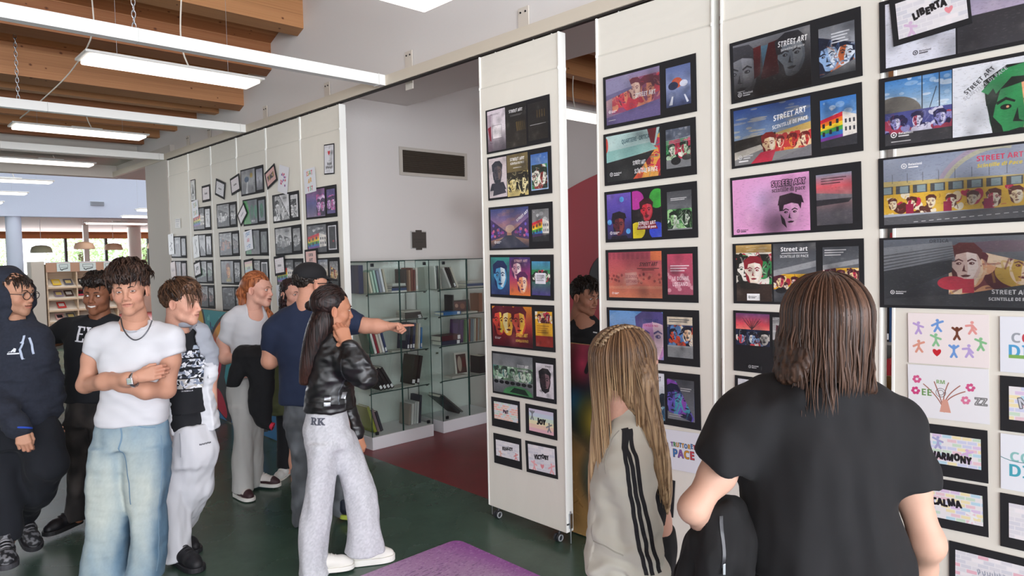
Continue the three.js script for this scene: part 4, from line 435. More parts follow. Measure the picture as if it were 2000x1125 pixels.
far(-5.569, 3, 0.9, on(0, 'poster of an orange-lit building with painted heads'), two(st(['#c9803a', '#f0c060', '#f6e2b0', '#a83a2a', '#3c1c16'], 5, { sky: ['#8a93a6', '#d8c8a8'] }), st(['#c9803a', '#f0c060', '#f6e2b0', '#a83a2a', '#3c1c16'], 6, { title: false })));
FC([-5.779, 1.751, 0.234, 0.15, 2.7], 'pink card lettered UKN ART behind the black cap of the pointing man', (c, w, h) => { fill(c, '#e3b6ad', 0, 0, w, h); words(c, 'UKN', w * 0.5, h * 0.32, h * 0.34, '#1b191d', { jit: 0.1 }); words(c, 'ART', w * 0.5, h * 0.7, h * 0.34, '#1b191d', { jit: 0.1 }); });
far(-5.57, 4, 1, on(0, 'dark poster right of the black cap, lowest in view'), two(st(GREYS, 7, { sky: ['#333', '#666'] }), st(GREYS, 8, { title: false })));
// second
FC([-6.531, 2.542, 0.24, 0.175, 18.7], 'tilted pink card lettered PEACE in yellow and black', (c, w, h) => { fill(c, '#d9a9a2', 0, 0, w, h); words(c, 'PEACE', w * 0.5, h * 0.5, h * 0.42, (r) => (r() < 0.4 ? '#caa62c' : '#1f1c20'), { stroke: '#1f1c20', sx: 0.85 }); });
FD([-6.271, 2.49, 0.2, 0.255, -14], 'tilted white sheet with a pink and red flower drawing', (c, w, h) => { fill(c, '#e6e6ec', 0, 0, w, h); for (let i = 0; i < 16; i++) disc(c, ['#c8434f', '#c0509a', '#5a3a8a', '#d97a8a'][i % 4], w * (0.5 + 0.22 * Math.cos(i * 1.9)), h * (0.5 + 0.2 * Math.sin(i * 2.7)), w * 0.05); });
far(-6.254, 1, 0.7, on(1, 'black and white poster of slanting graffiti'), two((c, w, h) => { fill(c, '#3a3a3c', 0, 0, w, h); poly(c, '#e4e4e6', w * 0.4, 0, w, 0, w, h * 0.9); c.save(); c.beginPath(); c.moveTo(0, 0); c.lineTo(w * 0.4, h * 0.05); c.lineTo(w, h * 0.95); c.lineTo(0, h); c.clip(); mural(c, 0, 0, w, h, ['#222', '#eee', '#fff', '#bbb', '#111'], 9); c.restore(); words(c, 'STREET ART', w * 0.74, h * 0.14, h * 0.1, '#333', { sx: 0.6 }); }, (c, w, h) => { fill(c, '#dcdcde', 0, 0, w, h); mural(c, 0, h * 0.2, w * 0.8, h * 0.8, ['#222', '#eee', '#fff', '#bbb', '#111'], 10); }));
far(-6.229, 2, 1.5, on(1, 'grey poster of a factory wall'), two(st(GREYS, 11, { sky: ['#9a9a9a', '#dcdcdc'], tc: '#222' }), st(GREYS, 12, { title: false })));
far(-6.215, 3, 0.2, on(1, 'dark poster with a rainbow across a street'), two((c, w, h) => { rainbowHouse(c, w, h, { sky: ['#333', '#77777a'] }); words(c, 'STREET ART', w * 0.7, h * 0.14, h * 0.1, '#ddd', { sx: 0.7 }); }, (c, w, h) => rainbowHouse(c, w, h, { sky: ['#444', '#888'] })));
FC([-6.412, 1.68, 0.23, 0.19, 5.2], 'pale pink card with a grey-blue word, left of the black cap', cardOf('~hope'));
FD([-6.396, 1.396, 0.212, 0.201, 4.5], 'white sheet with blue block letters between the red-haired girl and the cap', letters(['IST', 'AT'], ['#3b67a5', '#2c4a8a', '#6f93c8']));
far(-6.12, 4, 0.6, on(1, 'dark poster hidden behind the man with the cap'), two(st(GREYS, 13), st(GREYS, 14, { title: false })));
// third
far(-6.979, 0, 0.4, on(2, 'grey poster of a tram street, topmost'), two((c, w, h) => { fill(c, grad(c, h, '#8a8c90', '#a9abae', '#6a6c70'), 0, 0, w, h); disc(c, '#c9a83a', w * 0.74, h * 0.26, w * 0.1, h * 0.1); disc(c, '#3d5a7a', w * 0.4, h * 0.4, w * 0.16, h * 0.12); poly(c, '#d6d8da', w * 0.3, h, w * 0.42, h * 0.5, w * 0.5, h * 0.5, w * 0.46, h); }, (c, w, h) => { fill(c, grad(c, h, '#8d90a0', '#b8bac4', '#55575e'), 0, 0, w, h); }));
FC([-7.387, 2.538, 0.244, 0.182, 9.3], 'slightly tilted pink card left of the tram street poster', cardOf('~dreamy'));
far(-6.954, 1, 0.4, on(2, 'bright green poster with two green figures'), two((c, w, h) => { fill(c, '#3f9a4a', 0, 0, w, h); poly(c, '#5a6268', w * 0.3, 0, w, 0, w, h, w * 0.55, h); disc(c, '#1f6a4c', w * 0.62, h * 0.5, w * 0.12, h * 0.3); disc(c, '#2a7d5a', w * 0.88, h * 0.52, w * 0.1, h * 0.28); words(c, 'STREET ART', w * 0.68, h * 0.88, h * 0.1, '#fff', { sx: 0.6 }); }, (c, w, h) => { fill(c, '#69737a', 0, 0, w, h); disc(c, '#1f6a4c', w * 0.5, h * 0.5, w * 0.3, h * 0.34); }));
FC([-7.235, 2.215, 0.225, 0.15, 36], 'steeply tilted pink card on the edge of the green poster', cardOf('~honesty'));
far(-6.928, 2, -0.3, on(2, 'dark poster with two grey-green figures'), two((c, w, h) => { fill(c, grad(c, h, '#3a3c40', '#4a4c4e'), 0, 0, w, h); disc(c, '#55605a', w * 0.6, h * 0.52, w * 0.12, h * 0.34); fill(c, '#2f7d4a', 0, h * 0.8, w * 0.4, h * 0.2); }, (c, w, h) => { fill(c, '#3d4042', 0, 0, w, h); disc(c, '#5c6660', w * 0.5, h * 0.5, w * 0.28, h * 0.34); }));
FD([-7.112, 1.94, 0.21, 0.2, 6.4], 'white sheet with red and blue letters, left over the grey-green poster', letters(['ISAT', 'AR', 'T ST'], ['#c8434f', '#3b77b5']));
far(-6.94, 3, 0.3, on(2, 'black poster above the red hair, white framed side print'), two(st(['#4a3c3c', '#8a6a5a', '#b59a86', '#6a4a44', '#1c1615'], 15), (c, w, h) => { fill(c, '#e2e2e4', 0, 0, w, h); fill(c, '#2a2a2e', w * 0.14, h * 0.08, w * 0.72, h * 0.84); }));
FC([-7.125, 1.655, 0.234, 0.183, 5.0], 'pastel rainbow card just above and left of the red hair', (c, w, h) => { ['#e3c0bc', '#e6d6b8', '#cfdcc4', '#b9d0d8', '#c9c0d8'].forEach((k, i) => fill(c, k, 0, (i * h) / 5, w, h / 5 + 1)); scrib(c, w * 0.3, h * 0.5, w * 0.4, h * 0.2, '#8a8088', 6, 4); });
far(-6.936, 4, 1, on(2, 'dark poster behind the face of the red-haired girl'), two(st(GREYS, 16), (c, w, h) => { fill(c, '#b0a79c', 0, 0, w, h); face(c, w * 0.5, h * 0.5, h * 0.3, '#3a302a', '#a58c74', '#cbb59c'); }));
// fourth
FC([-7.804, 2.527, 0.269, 0.186, -15.8], 'tilted black-framed grey card lettered in dark strokes', card('~smiled', { pal: ['#a9a9ae', '#b5b5ba'], size: 0.3, color: '#333', stroke: '#333' }), 0.004);
far(-7.664, 1, -0.2, on(3, 'black and white poster of a painted street wall'), two(st(['#333', '#eee', '#fff', '#999', '#111'], 17, { sky: ['#777', '#bbb'] }), st(['#333', '#eee', '#fff', '#999', '#111'], 18, { title: false })));
far(-7.629, 2, 0.6, on(3, 'poster of a rust-red painted facade'), two(st(['#8a4a3c', '#b5664c', '#c98a6a', '#6a7a86', '#3a2a26'], 19), st(['#4a4446', '#6a5a58', '#8a7a74', '#3a3436', '#1c1a1b'], 20, { title: false })));
far(-7.613, 3, 0.2, on(3, 'poster with an orange face and yellow letters'), two((c, w, h) => { fill(c, grad(c, h, '#8a8d92', '#6a6c70'), 0, 0, w, h); face(c, w * 0.58, h * 0.45, h * 0.3, '#7a3a1c', '#d98a4a', '#eebb7c'); scrib(c, w * 0.4, h * 0.84, w * 0.4, h * 0.2, '#e0c22c', 7, 4); }, st(GREYS, 22, { title: false })));
far(-7.601, 4, 1.5, on(3, 'dark poster with crowded letters, lowest in view'), two((c, w, h) => { street(c, w, h, { pal: ['#2c2c30', '#5a5a60', '#77777c', '#3c3c40', '#161618'], seed: 23, sky: ['#3a3a3e', '#55555a'] }); words(c, 'STREET ART', w * 0.62, h * 0.3, h * 0.12, '#ddd', { sx: 0.6 }); }, st(GREYS, 24, { title: false })));
// fifth
FP([-8.635, 2.575, 0.152, 0.255, -0.2], 'narrow white print of a black tower in a thin black frame', [[0.07, 0.04, 0.93, 0.96, (c, w, h) => { fill(c, '#d8dad8', 0, 0, w, h); poly(c, '#3a3c3e', w * 0.3, h * 0.66, w * 0.5, h * 0.2, w * 0.7, h * 0.66); lines(c, w * 0.2, h * 0.76, w * 0.6, 3, h * 0.05, '#777'); }]]);
FC([-8.226, 2.508, 0.25, 0.189, 0.8], 'pink card in a black border, right of the narrow tower print', cardOf('~li'), 0.002);
FD([-8.578, 2.352, 0.2, 0.2, 5.3], 'white sheet with coloured letters below the narrow tower print', letters(['ISA', 'TAR'], ['#c88a9a', '#7a9ac0', '#c8a87a', '#8ab08a']));
far(-8.392, 1, -0.5, on(4, 'dark poster with a rainbow house and white side print'), two((c, w, h) => rainbowHouse(c, w, h, { sky: ['#444', '#66686c'] }), (c, w, h) => { fill(c, '#dcdee0', 0, 0, w, h); for (const x of [0.35, 0.65]) disc(c, '#333', w * x, h * 0.3, w * 0.06); }));
far(-8.391, 2, -0.4, on(4, 'poster with a black skyline wedge and pale side print'), two((c, w, h) => { fill(c, '#b9bcbf', 0, 0, w, h); poly(c, '#2c2d30', w * 0.3, h, w * 0.62, h * 0.5, w, h * 0.9, w, h); words(c, 'STREET ART', w * 0.66, h * 0.2, h * 0.12, '#222', { sx: 0.6 }); }, (c, w, h) => { fill(c, '#c9cbce', 0, 0, w, h); poly(c, '#333', 0, h, w * 0.5, h * 0.4, w, h); }));
FD([-8.604, 1.905, 0.19, 0.257, 5.8], 'white sheet with a black ornamental drawing, over the skyline poster', (c, w, h) => { fill(c, '#d6d9d8', 0, 0, w, h); c.strokeStyle = '#26262a'; c.lineWidth = 3; c.beginPath(); c.moveTo(w * 0.5, h * 0.15); c.bezierCurveTo(w * 0.1, h * 0.4, w * 0.9, h * 0.5, w * 0.5, h * 0.85); c.moveTo(w * 0.7, h * 0.2); c.bezierCurveTo(w * 0.2, h * 0.4, w * 0.8, h * 0.6, w * 0.3, h * 0.8); c.stroke(); });
far(-8.389, 3, 0.4, on(4, 'dark poster with green figures, half under a tilted card'), two(st(['#2c4a38', '#4a7a58', '#7a9a80', '#33443a', '#161e19'], 25, { title: false }), st(['#2c4a38', '#4a7a58', '#7a9a80', '#33443a', '#161e19'], 26, { title: false })));
FC([-8.583, 1.642, 0.221, 0.185, 9.7], 'grey card with a black scribbled word, left edge of the fifth far panel', card('JOY', { pal: ['#c9bcb8', '#bfb4b4'], size: 0.4, color: '#222', stroke: '#222' }));
far(-8.378, 4, 1.2, on(4, 'dark brown-red poster, lowest in view'), two(st(['#5a3434', '#8a5a54', '#a87a70', '#44302e', '#1c1414'], 27, { title: false }), st(['#5a3434', '#8a5a54', '#a87a70', '#44302e', '#1c1414'], 28, { title: false })));
// next to the pier
FD([-9.211, 2.212, 0.2, 0.12, -1], 'small printed text sheet near the wall pier', (c, w, h) => { fill(c, '#d3d1c9', 0, 0, w, h); lines(c, w * 0.15, h * 0.12, w * 0.7, 2, h * 0.16, '#6a6a6a'); lines(c, w * 0.22, h * 0.5, w * 0.5, 4, h * 0.1, '#8a8a8a'); }, 0);
far(-9.217, 2, -0.7, on(5, 'dark grey poster with pale columns'), two((c, w, h) => { fill(c, grad(c, h, '#3c3e40', '#2a2b2d'), 0, 0, w, h); for (let i = 0; i < 4; i++) fill(c, '#7d8082', w * (0.3 + i * 0.18), h * 0.2, w * 0.05, h * 0.7); fill(c, '#c9cbcc', w * 0.5, h * 0.16, w * 0.3, h * 0.16); }, (c, w, h) => { fill(c, '#44474a', 0, 0, w, h); fill(c, '#8a8d90', w * 0.4, h * 0.2, w * 0.2, h * 0.7); }));
FD([-9.47, 1.956, 0.2, 0.263, 2.7], 'white sheet with a black silhouette, overlapping the poster next to the pier', (c, w, h) => { fill(c, '#d9dbda', 0, 0, w, h); figure(c, '#26272a', w * 0.5, h * 0.6, h * 0.2, 1); fill(c, '#333', w * 0.6, 0, w * 0.06, h * 0.12); });
far(-9.236, 3, 0, on(5, 'dark poster with rose-brown bands'), two((c, w, h) => { fill(c, '#4a3c3e', 0, 0, w, h); for (let i = 0; i < 4; i++) fill(c, ['#7a5a5e', '#8a7a7a', '#5a4a4e', '#94807e'][i], w * (0.25 + i * 0.18), h * 0.1, w * 0.12, h * 0.8); }, (c, w, h) => { fill(c, '#6a5254', 0, 0, w, h); fill(c, '#8a7274', w * 0.3, 0, w * 0.3, h); }));
FD([-9.438, 1.63, 0.181, 0.197, 6.7], 'pinkish card hanging askew next to the pier', (c, w, h) => { fill(c, '#c9b4ae', 0, 0, w, h); scrib(c, w * 0.2, h * 0.5, w * 0.6, h * 0.26, '#6a5a5a', 3, 3); });
// ------------------------------------------------------------------ glass cabinets and their books
M.glassEdge = mat(0x24433f, 0.25);
function cabinet(x0, x1, z0, z1, label) {
  const t = thing('glass_cabinet', label, 'display cabinet', [(x0 + x1) / 2, 0, (z0 + z1) / 2]), w = x1 - x0, d = z1 - z0, top = 1.7, b = 0.116, e = 0.006;
  obj('plinth', rb(w + 0.01, b, d + 0.01, 0.004).translate(0, b / 2, 0), mat(0xe3e3e6, 0.45), t);
  const pane = (name, g, edges) => { const p = obj(name, g, M.cabinetGlass, t); obj('glass_edge', edges, M.glassEdge, p); return p; };
  const hbar = (y, z) => bx(-w / 2, w / 2, y - 0.0035, y + 0.0035, z - 0.003, z + 0.003), vbar = (x, z) => bx(x - 0.0028, x + 0.0028, b, top, z - 0.0028, z + 0.0028);
  for (const s of [-1, 1]) { pane('side_glass', bx((s * w) / 2 - 0.003, (s * w) / 2 + 0.003, b, top, -d / 2 + e, d / 2 - e), [vbar((s * w) / 2, -d / 2 + 0.003), vbar((s * w) / 2, d / 2 - 0.003)]); }
  for (const s of [-1, 1]) {
    const p = pane('door', bx(s < 0 ? -w / 2 + e : 0.004, s < 0 ? -0.004 : w / 2 - e, b + 0.004, top - 0.008, d / 2 - 0.009, d / 2 - 0.003), [vbar(s * 0.004, d / 2 - 0.006)]);
    for (const y of [b + 0.03, top - 0.03]) obj('hinge', rb(0.03, 0.03, 0.016, 0.003).translate(s * (w / 2 - 0.05), y, d / 2 - 0.004), M.darkSteel, p);
  }
  pane('back_glass', bx(-w / 2 + e, w / 2 - e, b, top, -d / 2, -d / 2 + 0.005), [hbar(top - 0.004, -d / 2 + 0.003)]);
  pane('top_glass', bx(-w / 2, w / 2, top, top + 0.008, -d / 2, d / 2), [hbar(top + 0.004, d / 2), hbar(top + 0.004, -d / 2)]);
  obj('lock_plate', rb(0.03, 0.018, 0.008, 0.002).translate(-0.1, 0.73, -d / 2 + 0.012), mat(0x6a6a58, 0.4, { metalness: 0.7 }), t);
  for (const y of [1.41, 1.15, 0.853, 0.508]) {
    const p = pane('shelf', bx(-w / 2 + 0.008, w / 2 - 0.008, y - 0.008, y, -d / 2 + 0.012, d / 2 - 0.03), [bx(-w / 2 + 0.008, w / 2 - 0.008, y - 0.0085, y + 0.0005, d / 2 - 0.032, d / 2 - 0.028)]);
    for (const s of [-1, 1]) obj('shelf_clip', rb(0.022, 0.012, 0.014, 0.003).translate(s * (w / 2 - 0.02), y - 0.0145, d / 2 - 0.05), M.black, p);
  }
  return t;
}
cabinet(3.362, 4.04, -5.78, -5.38, 'tall glass display cabinet with a white plinth, nearest to the pointing hand');
cabinet(4.17, 4.85, -5.78, -5.38, 'tall glass display cabinet behind the lone display panel, maroon volumes inside');
// A book stands with its spine along +y, thickness along x, spine facing +z.
const bookProtos = new Map();
function book(label, color, [x, y, z], [th, h, d], o = {}) {
  const t = thing('book', label, 'book', [x, y, z], 0, o.group), c = mat(color, 0.5);
  t.rotation.set(o.rx ?? 0, o.ry ?? 0, o.rz ?? 0, 'YXZ');
  const key = [th, h, d].join(), g = bookProtos.get(key) ?? bookProtos.set(key, [merge([bx(-th / 2, -th / 2 + 0.0025, 0, h, -d, 0), bx(th / 2 - 0.0025, th / 2, 0, h, -d, 0), bx(-th / 2, th / 2, 0, h, -0.003, 0.001)]), bx(-th / 2 + 0.0024, th / 2 - 0.0024, 0.003, h - 0.004, -d + 0.004, -0.0029)]).get(key);
  obj('cover', g[0], c, t); obj('pages', g[1], mat(0xe4dfd0, 0.9), t);
  if (o.tag) obj('shelf_mark', rb(Math.max(0.006, th * 0.8), 0.035, 0.0012, 0.0004, 1).translate(0, 0.03, 0.0016), mat(0xe8e8ea, 0.7), t);
  if (o.front) obj('cover_print', rb(0.0012, h * 0.5, d * 0.6, 0.0004, 1).translate(-th / 2 - 0.0008, h * 0.58, -d / 2), mat(o.front, 0.6), t);
  return t;
}
{
  const L = (s) => s + ', nearest cabinet', up = (rz, lab, col, x, y, z, s, o = {}) => book(L(lab), col, [x, y, z], s, { rz, ...o });
  const flat = (lab, col, x, y, z, s, o = {}) => book(lab, col, [x, y + s[0] / 2, z], s, { rz: 0, rx: 0, ry: 0, ...o, flat: 1 });
  // lying books: turned so that the spine shows to the front along x
  const lie = (lab, col, xc, y, z, [th, len, d], o = {}) => { const t = book(lab, col, [xc + len / 2, y + th / 2, z], [th, len, d], o); t.rotation.set(0, 0, Math.PI / 2); return t; };
  // top shelf
  up(0, 'navy ring binder standing at the left end of the top shelf', 0x24305c, 3.40, 1.411, -5.56, [0.05, 0.26, 0.19], {});
  [['cream', 0xcfc9b4, 3.475, 0.19], ['pale green', 0xb7cdbb, 3.507, 0.2], ['mint', 0x9fc2b4, 3.54, 0.21], ['grey photo-covered', 0x8b93a4, 3.575, 0.205], ['white', 0xd9dde2, 3.61, 0.225], ['beige', 0xbcb6a4, 3.642, 0.215]].forEach(([n, c, x, h]) => up(0.2, n + ' book leaning left on the top shelf', c, x, 1.4155, -5.5, [0.02, h, 0.15], { tag: n === 'white' }));
  [['white', 0xdcdcd6, 0.012], ['navy', 0x2d4674, 0.024], ['black', 0x2a2b30, 0.016], ['grey', 0xb3b5b0, 0.012], ['pale', 0xcfd2cc, 0.012]].reduce((y, [n, c, th], i) => { lie(L(n + ' book in the lying stack of the top shelf, ' + ['lowest', 'second', 'middle', 'fourth', 'topmost'][i]), c, 3.755, y, -5.47, [th, 0.17 - i * 0.006, 0.13]); return y + th + 0.0005; }, 1.4105);
  up(0, 'dark brown book facing out at the right of the top shelf', 0x453a3a, 3.862, 1.411, -5.52, [0.03, 0.21, 0.15]);
  [['tan', 0x9c7b66, 3.898], ['red-brown', 0x7a4438, 3.926], ['oxblood', 0x6b2f2c, 3.955], ['ivory', 0xd5cfc4, 3.982]].forEach(([n, c, x], i) => up(0, n + ' book standing at the right end of the top shelf', c, x, 1.411, -5.5, [0.022, 0.2 + 0.02 * (i % 2), 0.16], { tag: i === 3 }));
  // second shelf
  lie(L('white folio lying on the second shelf under the pointing hand'), 0xd8d8d0, 3.64, 1.151, -5.46, [0.016, 0.27, 0.2]);
  [0.016, 0.014, 0.014, 0.013, 0.016].reduce((y, th, i) => { lie(L(['lowest', 'second', 'middle', 'fourth', 'topmost'][i] + ' of the dark books with cream pages stacked on the second shelf'), i === 4 ? 0xb9b9ae : 0x35322f, 3.9, y, -5.45 - 0.004 * i, [th, 0.2 - 0.006 * i, 0.15], { tag: i < 2 }); return y + th + 0.0005; }, 1.1505);
  // third shelf
  [['green', 0x2c5a48, 3.45], ['white', 0xd5d5d0, 3.48], ['dark red', 0x8a2030, 3.508], ['cream', 0xcfc6b6, 3.537], ['white and red', 0xd9d2ce, 3.566], ['navy', 0x2b3c66, 3.596]].forEach(([n, c, x], i) => up(0.27, n + ' book leaning left on the third shelf', c, x, 0.859, -5.47, [0.022, 0.24, 0.15], { tag: i > 3 }));
  lie(L('flat grey booklet lying on the third shelf'), 0xb9b9ae, 3.74, 0.854, -5.45, [0.008, 0.2, 0.14]);
  [['navy book with a grey cover picture', 0x2a3147, 3.83], ['black', 0x23242a, 3.862], ['navy', 0x2e3a5c, 3.892]].forEach(([n, c, x], i) => up(-0.1, n + (i ? ' book' : '') + ' facing half out on the third shelf', c, x, 0.857, -5.46, [0.024, 0.25, 0.17], { tag: 1, front: i ? 0 : 0x70787a }));
  [['sand', 0xb3a68c, 3.927], ['white', 0xd9d9d4, 3.952], ['bright blue', 0x2f7ab8, 3.978]].forEach(([n, c, x], i) => up(-0.06, n + ' thin book at the right end of the third shelf', c, x, 0.856, -5.45, [0.014, 0.24 - 0.04 * (i === 2), 0.15], { tag: i > 1 }));
  // fourth shelf
  for (let i = 0; i < 4; i++) up(0.55, ['first', 'second', 'third', 'fourth'][i] + ' of four black volumes with white marks leaning on the fourth shelf', 0x1d1e22, 3.53 + i * 0.04, 0.518, -5.46, [0.028, 0.24, 0.16], { tag: 1 });
  lie(L('pale booklet lying on the fourth shelf'), 0xc9c9c0, 3.79, 0.509, -5.44, [0.006, 0.2, 0.15]);
  up(-0.2, 'dark olive volume with white marks facing out on the fourth shelf', 0x2b2c26, 3.87, 0.518, -5.45, [0.04, 0.28, 0.19], { tag: 1, front: 0x383a30 });
  up(-0.2, 'black volume beside the dark olive one on the fourth shelf', 0x202123, 3.925, 0.518, -5.45, [0.03, 0.27, 0.17], { tag: 1 });
  // bottom
  [['olive green', 0x8a8f2e, 3.465], ['mauve', 0x7a686c, 3.5], ['dark slate', 0x33363f, 3.535]].forEach(([n, c, x], i) => up(0.3, n + ' book leaning in the bottom of the cabinet', c, x, 0.128, -5.49, [0.026, 0.26 - 0.03 * i, 0.18]));
  [['brown-grey', 0x8a8178, 3.85, 0.2], ['white', 0xd0d0cc, 3.882, 0.2], ['pale grey', 0xb9bab8, 3.912, 0.21], ['light grey', 0xc4c6c4, 3.942, 0.21], ['dark blue', 0x27303c, 3.972, 0.27]].forEach(([n, c, x, h]) => up(-0.09, n + ' book standing at the right of the bottom', c, x, 0.1205, -5.5, [0.022, h, 0.16]));
  // second cabinet
  const S = (s) => s + ', second cabinet', v = (rz, lab, col, x, y, z, s, o = {}) => book(S(lab), col, [x, y, z], s, { rz, ...o });
  [['white', 0xd2d2cc, 4.212], ['dark-fronted white', 0x46484a, 4.24], ['ivory', 0xcac6ba, 4.268]].forEach(([n, c, x]) => v(0.05, n + ' tall book at the left of the top shelf', c, x, 1.413, -5.5, [0.02, 0.23, 0.16]));
  [['white', 0xc9c9c4, 4.38], ['black', 0x2e2d2e, 4.412], ['dark grey', 0x3c3a3a, 4.444], ['cream', 0xc8c3b4, 4.474]].forEach(([n, c, x]) => v(0.42, n + ' book leaning left on the top shelf', c, x, 1.42, -5.48, [0.022, 0.22, 0.15], { tag: n === 'dark grey' }));
  [['pale', 0xbdbab0, 0.012], ['navy', 0x2c3f6c, 0.026], ['grey', 0xa5a49e, 0.014], ['white', 0xc9c7c0, 0.01]].reduce((y, [n, c, th], i) => { lie(S(n + ' book in the lying stack of the top shelf, ' + ['lowest', 'second', 'third', 'topmost'][i]), c, 4.69, y, -5.46, [th, 0.24 - 0.02 * i, 0.15]); return y + th + 0.0005; }, 1.4105);
  lie(S('bright blue book lying on the second shelf'), 0x2a6aa6, 4.36, 1.151, -5.44, [0.03, 0.22, 0.15], { tag: 1 });
  lie(S('white booklet lying on the second shelf'), 0xc2beb2, 4.6, 1.151, -5.45, [0.014, 0.2, 0.15]);
  v(0, 'thin black book standing on the second shelf', 0x26262a, 4.45, 1.151, -5.53, [0.014, 0.19, 0.14]);
  v(0, 'orange-brown book at the right end of the second shelf', 0x8a4f30, 4.79, 1.151, -5.5, [0.05, 0.19, 0.14]);
  lie(S('dark blue volume with a white mark lying on the third shelf'), 0x2a3046, 4.33, 0.854, -5.43, [0.042, 0.24, 0.16], { tag: 1 });
  lie(S('maroon volume with a white mark lying on top of the dark blue one'), 0x4d2028, 4.33, 0.8975, -5.43, [0.05, 0.26, 0.16], { tag: 1 });
  v(-0.08, 'purple book facing out on the third shelf', 0x4a2e5c, 4.49, 0.8575, -5.47, [0.05, 0.23, 0.16], { front: 0x5a3a70 });
  [['green', 0x5f8a5c, 4.555], ['white', 0xc9c8be, 4.578], ['red', 0x8a3a34, 4.6], ['slate', 0x66727a, 4.625], ['blue-grey', 0x7a868c, 4.65], ['cream', 0xc4bfae, 4.676], ['rust', 0x8a5a40, 4.7], ['grey', 0x8b8a84, 4.724], ['tan', 0x9a8668, 4.748], ['pale', 0xb4b2a6, 4.772]].forEach(([n, c, x]) => v(-0.05, n + ' thin book in the row on the third shelf', c, x, 0.855, -5.47, [0.016, 0.23, 0.15]));
  v(0, 'black box file at the right end of the fourth shelf', 0x1e1d20, 4.77, 0.509, -5.45, [0.11, 0.18, 0.15]);
  lie(S('white booklet lying on the fourth shelf, left'), 0xb9b6ac, 4.44, 0.509, -5.43, [0.01, 0.22, 0.15]);
  lie(S('white booklet on top of the other one on the fourth shelf'), 0xc4c2ba, 4.43, 0.5195, -5.43, [0.01, 0.2, 0.14]);
  v(0.87, 'large dark portfolio leaning steeply in the bottom', 0x23282a, 4.475, 0.136, -5.5, [0.03, 0.32, 0.2]);
  v(0.87, 'grey-edged portfolio on top of the dark one in the bottom', 0x5a5a56, 4.515, 0.136, -5.5, [0.014, 0.32, 0.2]);
  const fr = (lab, x, y, w, h, lean, dark, print) => { const t = thing('framed_picture', lab, 'picture', [x, y, -5.55]); t.rotation.x = lean; obj('frame', [bx(-w / 2, w / 2, 0, 0.018, 0, 0.012), bx(-w / 2, w / 2, h - 0.018, h, 0, 0.012), bx(-w / 2, -w / 2 + 0.018, 0.018, h - 0.018, 0, 0.012), bx(w / 2 - 0.018, w / 2, 0.018, h - 0.018, 0, 0.012)], mat(dark, 0.5), t); obj('picture', sheet(w - 0.036, h - 0.036, print, 0.004).translate(0, h / 2, 0.004), farA.mat, t); };
  fr('landscape picture of reddish people on the second shelf of the second cabinet', 4.57, 1.151, 0.22, 0.13, -0.15, 0x3a2a2a, farA.add(60, 34, (c, w, h) => { fill(c, grad(c, h, '#6a3f3a', '#4a2a2a'), 0, 0, w, h); disc(c, '#b08a7a', w * 0.2, h * 0.4, h * 0.2); disc(c, '#8a5a4a', w * 0.6, h * 0.5, h * 0.3); }));
  fr('white-framed picture of a figure on the fourth shelf of the second cabinet', 4.555, 0.509, 0.17, 0.23, -0.12, 0xc9c5bc, farA.add(40, 56, (c, w, h) => { fill(c, '#4a3430', 0, 0, w, h); disc(c, '#a8988a', w * 0.36, h * 0.5, w * 0.2, h * 0.4); fill(c, '#5a2424', w * 0.6, h * 0.2, w * 0.4, h * 0.5); }));
}
// grille and plate on the white wall
{
  const g = thing('wall_vent', 'dark ventilation grille in a pale frame high on the white wall', 'vent', [4.455, 2.69, -5.795]), w = 0.8, h = 0.22;
  obj('frame', [bx(-w / 2 - 0.035, w / 2 + 0.035, h / 2, h / 2 + 0.03, 0, 0.014), bx(-w / 2 - 0.035, w / 2 + 0.035, -h / 2 - 0.03, -h / 2, 0, 0.014), bx(-w / 2 - 0.035, -w / 2, -h / 2, h / 2, 0, 0.014), bx(w / 2, w / 2 + 0.035, -h / 2, h / 2, 0, 0.014)], mat(0xc9c3b9, 0.5), g);
  obj('backing', bx(-w / 2, w / 2, -h / 2, h / 2, -0.002, 0.002), mat(0x463d34, 0.8), g);
  for (let i = 0; i < 11; i++) obj('slat', bx(-w / 2, w / 2, -0.0035, 0.0035, -0.006, 0.006).rotateX(0.6).translate(0, -h / 2 + 0.012 + i * 0.0197, 0.008), mat(0x4b4137, 0.7), g);
  const s = thing('wall_sign', 'small dark metal sign with two lines of lettering on the white wall', 'sign', [4.232, 1.905, -5.796]);
  obj('clear_backing', rb(0.2, 0.18, 0.004, 0.002).translate(0, 0.002, 0), mat(0xc4c2be, 0.3), s);
  obj('plate', rb(0.175, 0.16, 0.008, 0.002).translate(0.003, 0, 0.005), mat(0x5b5652, 0.4, { metalness: 0.4 }), s);
  obj('lettering', [[-0.07, 0.0, 0.14], [-0.045, -0.028, 0.09]].map(([x, y, w2]) => bx(x, x + w2, y, y + 0.012, 0.009, 0.0095)), mat(0x4a4642, 0.5), s);
  for (const k of [-1, 1]) obj('mounting_tab', rb(0.075, 0.022, 0.007, 0.002).translate(0, k * 0.09, 0.005), mat(0x5b5652, 0.4, { metalness: 0.4 }), s);
}
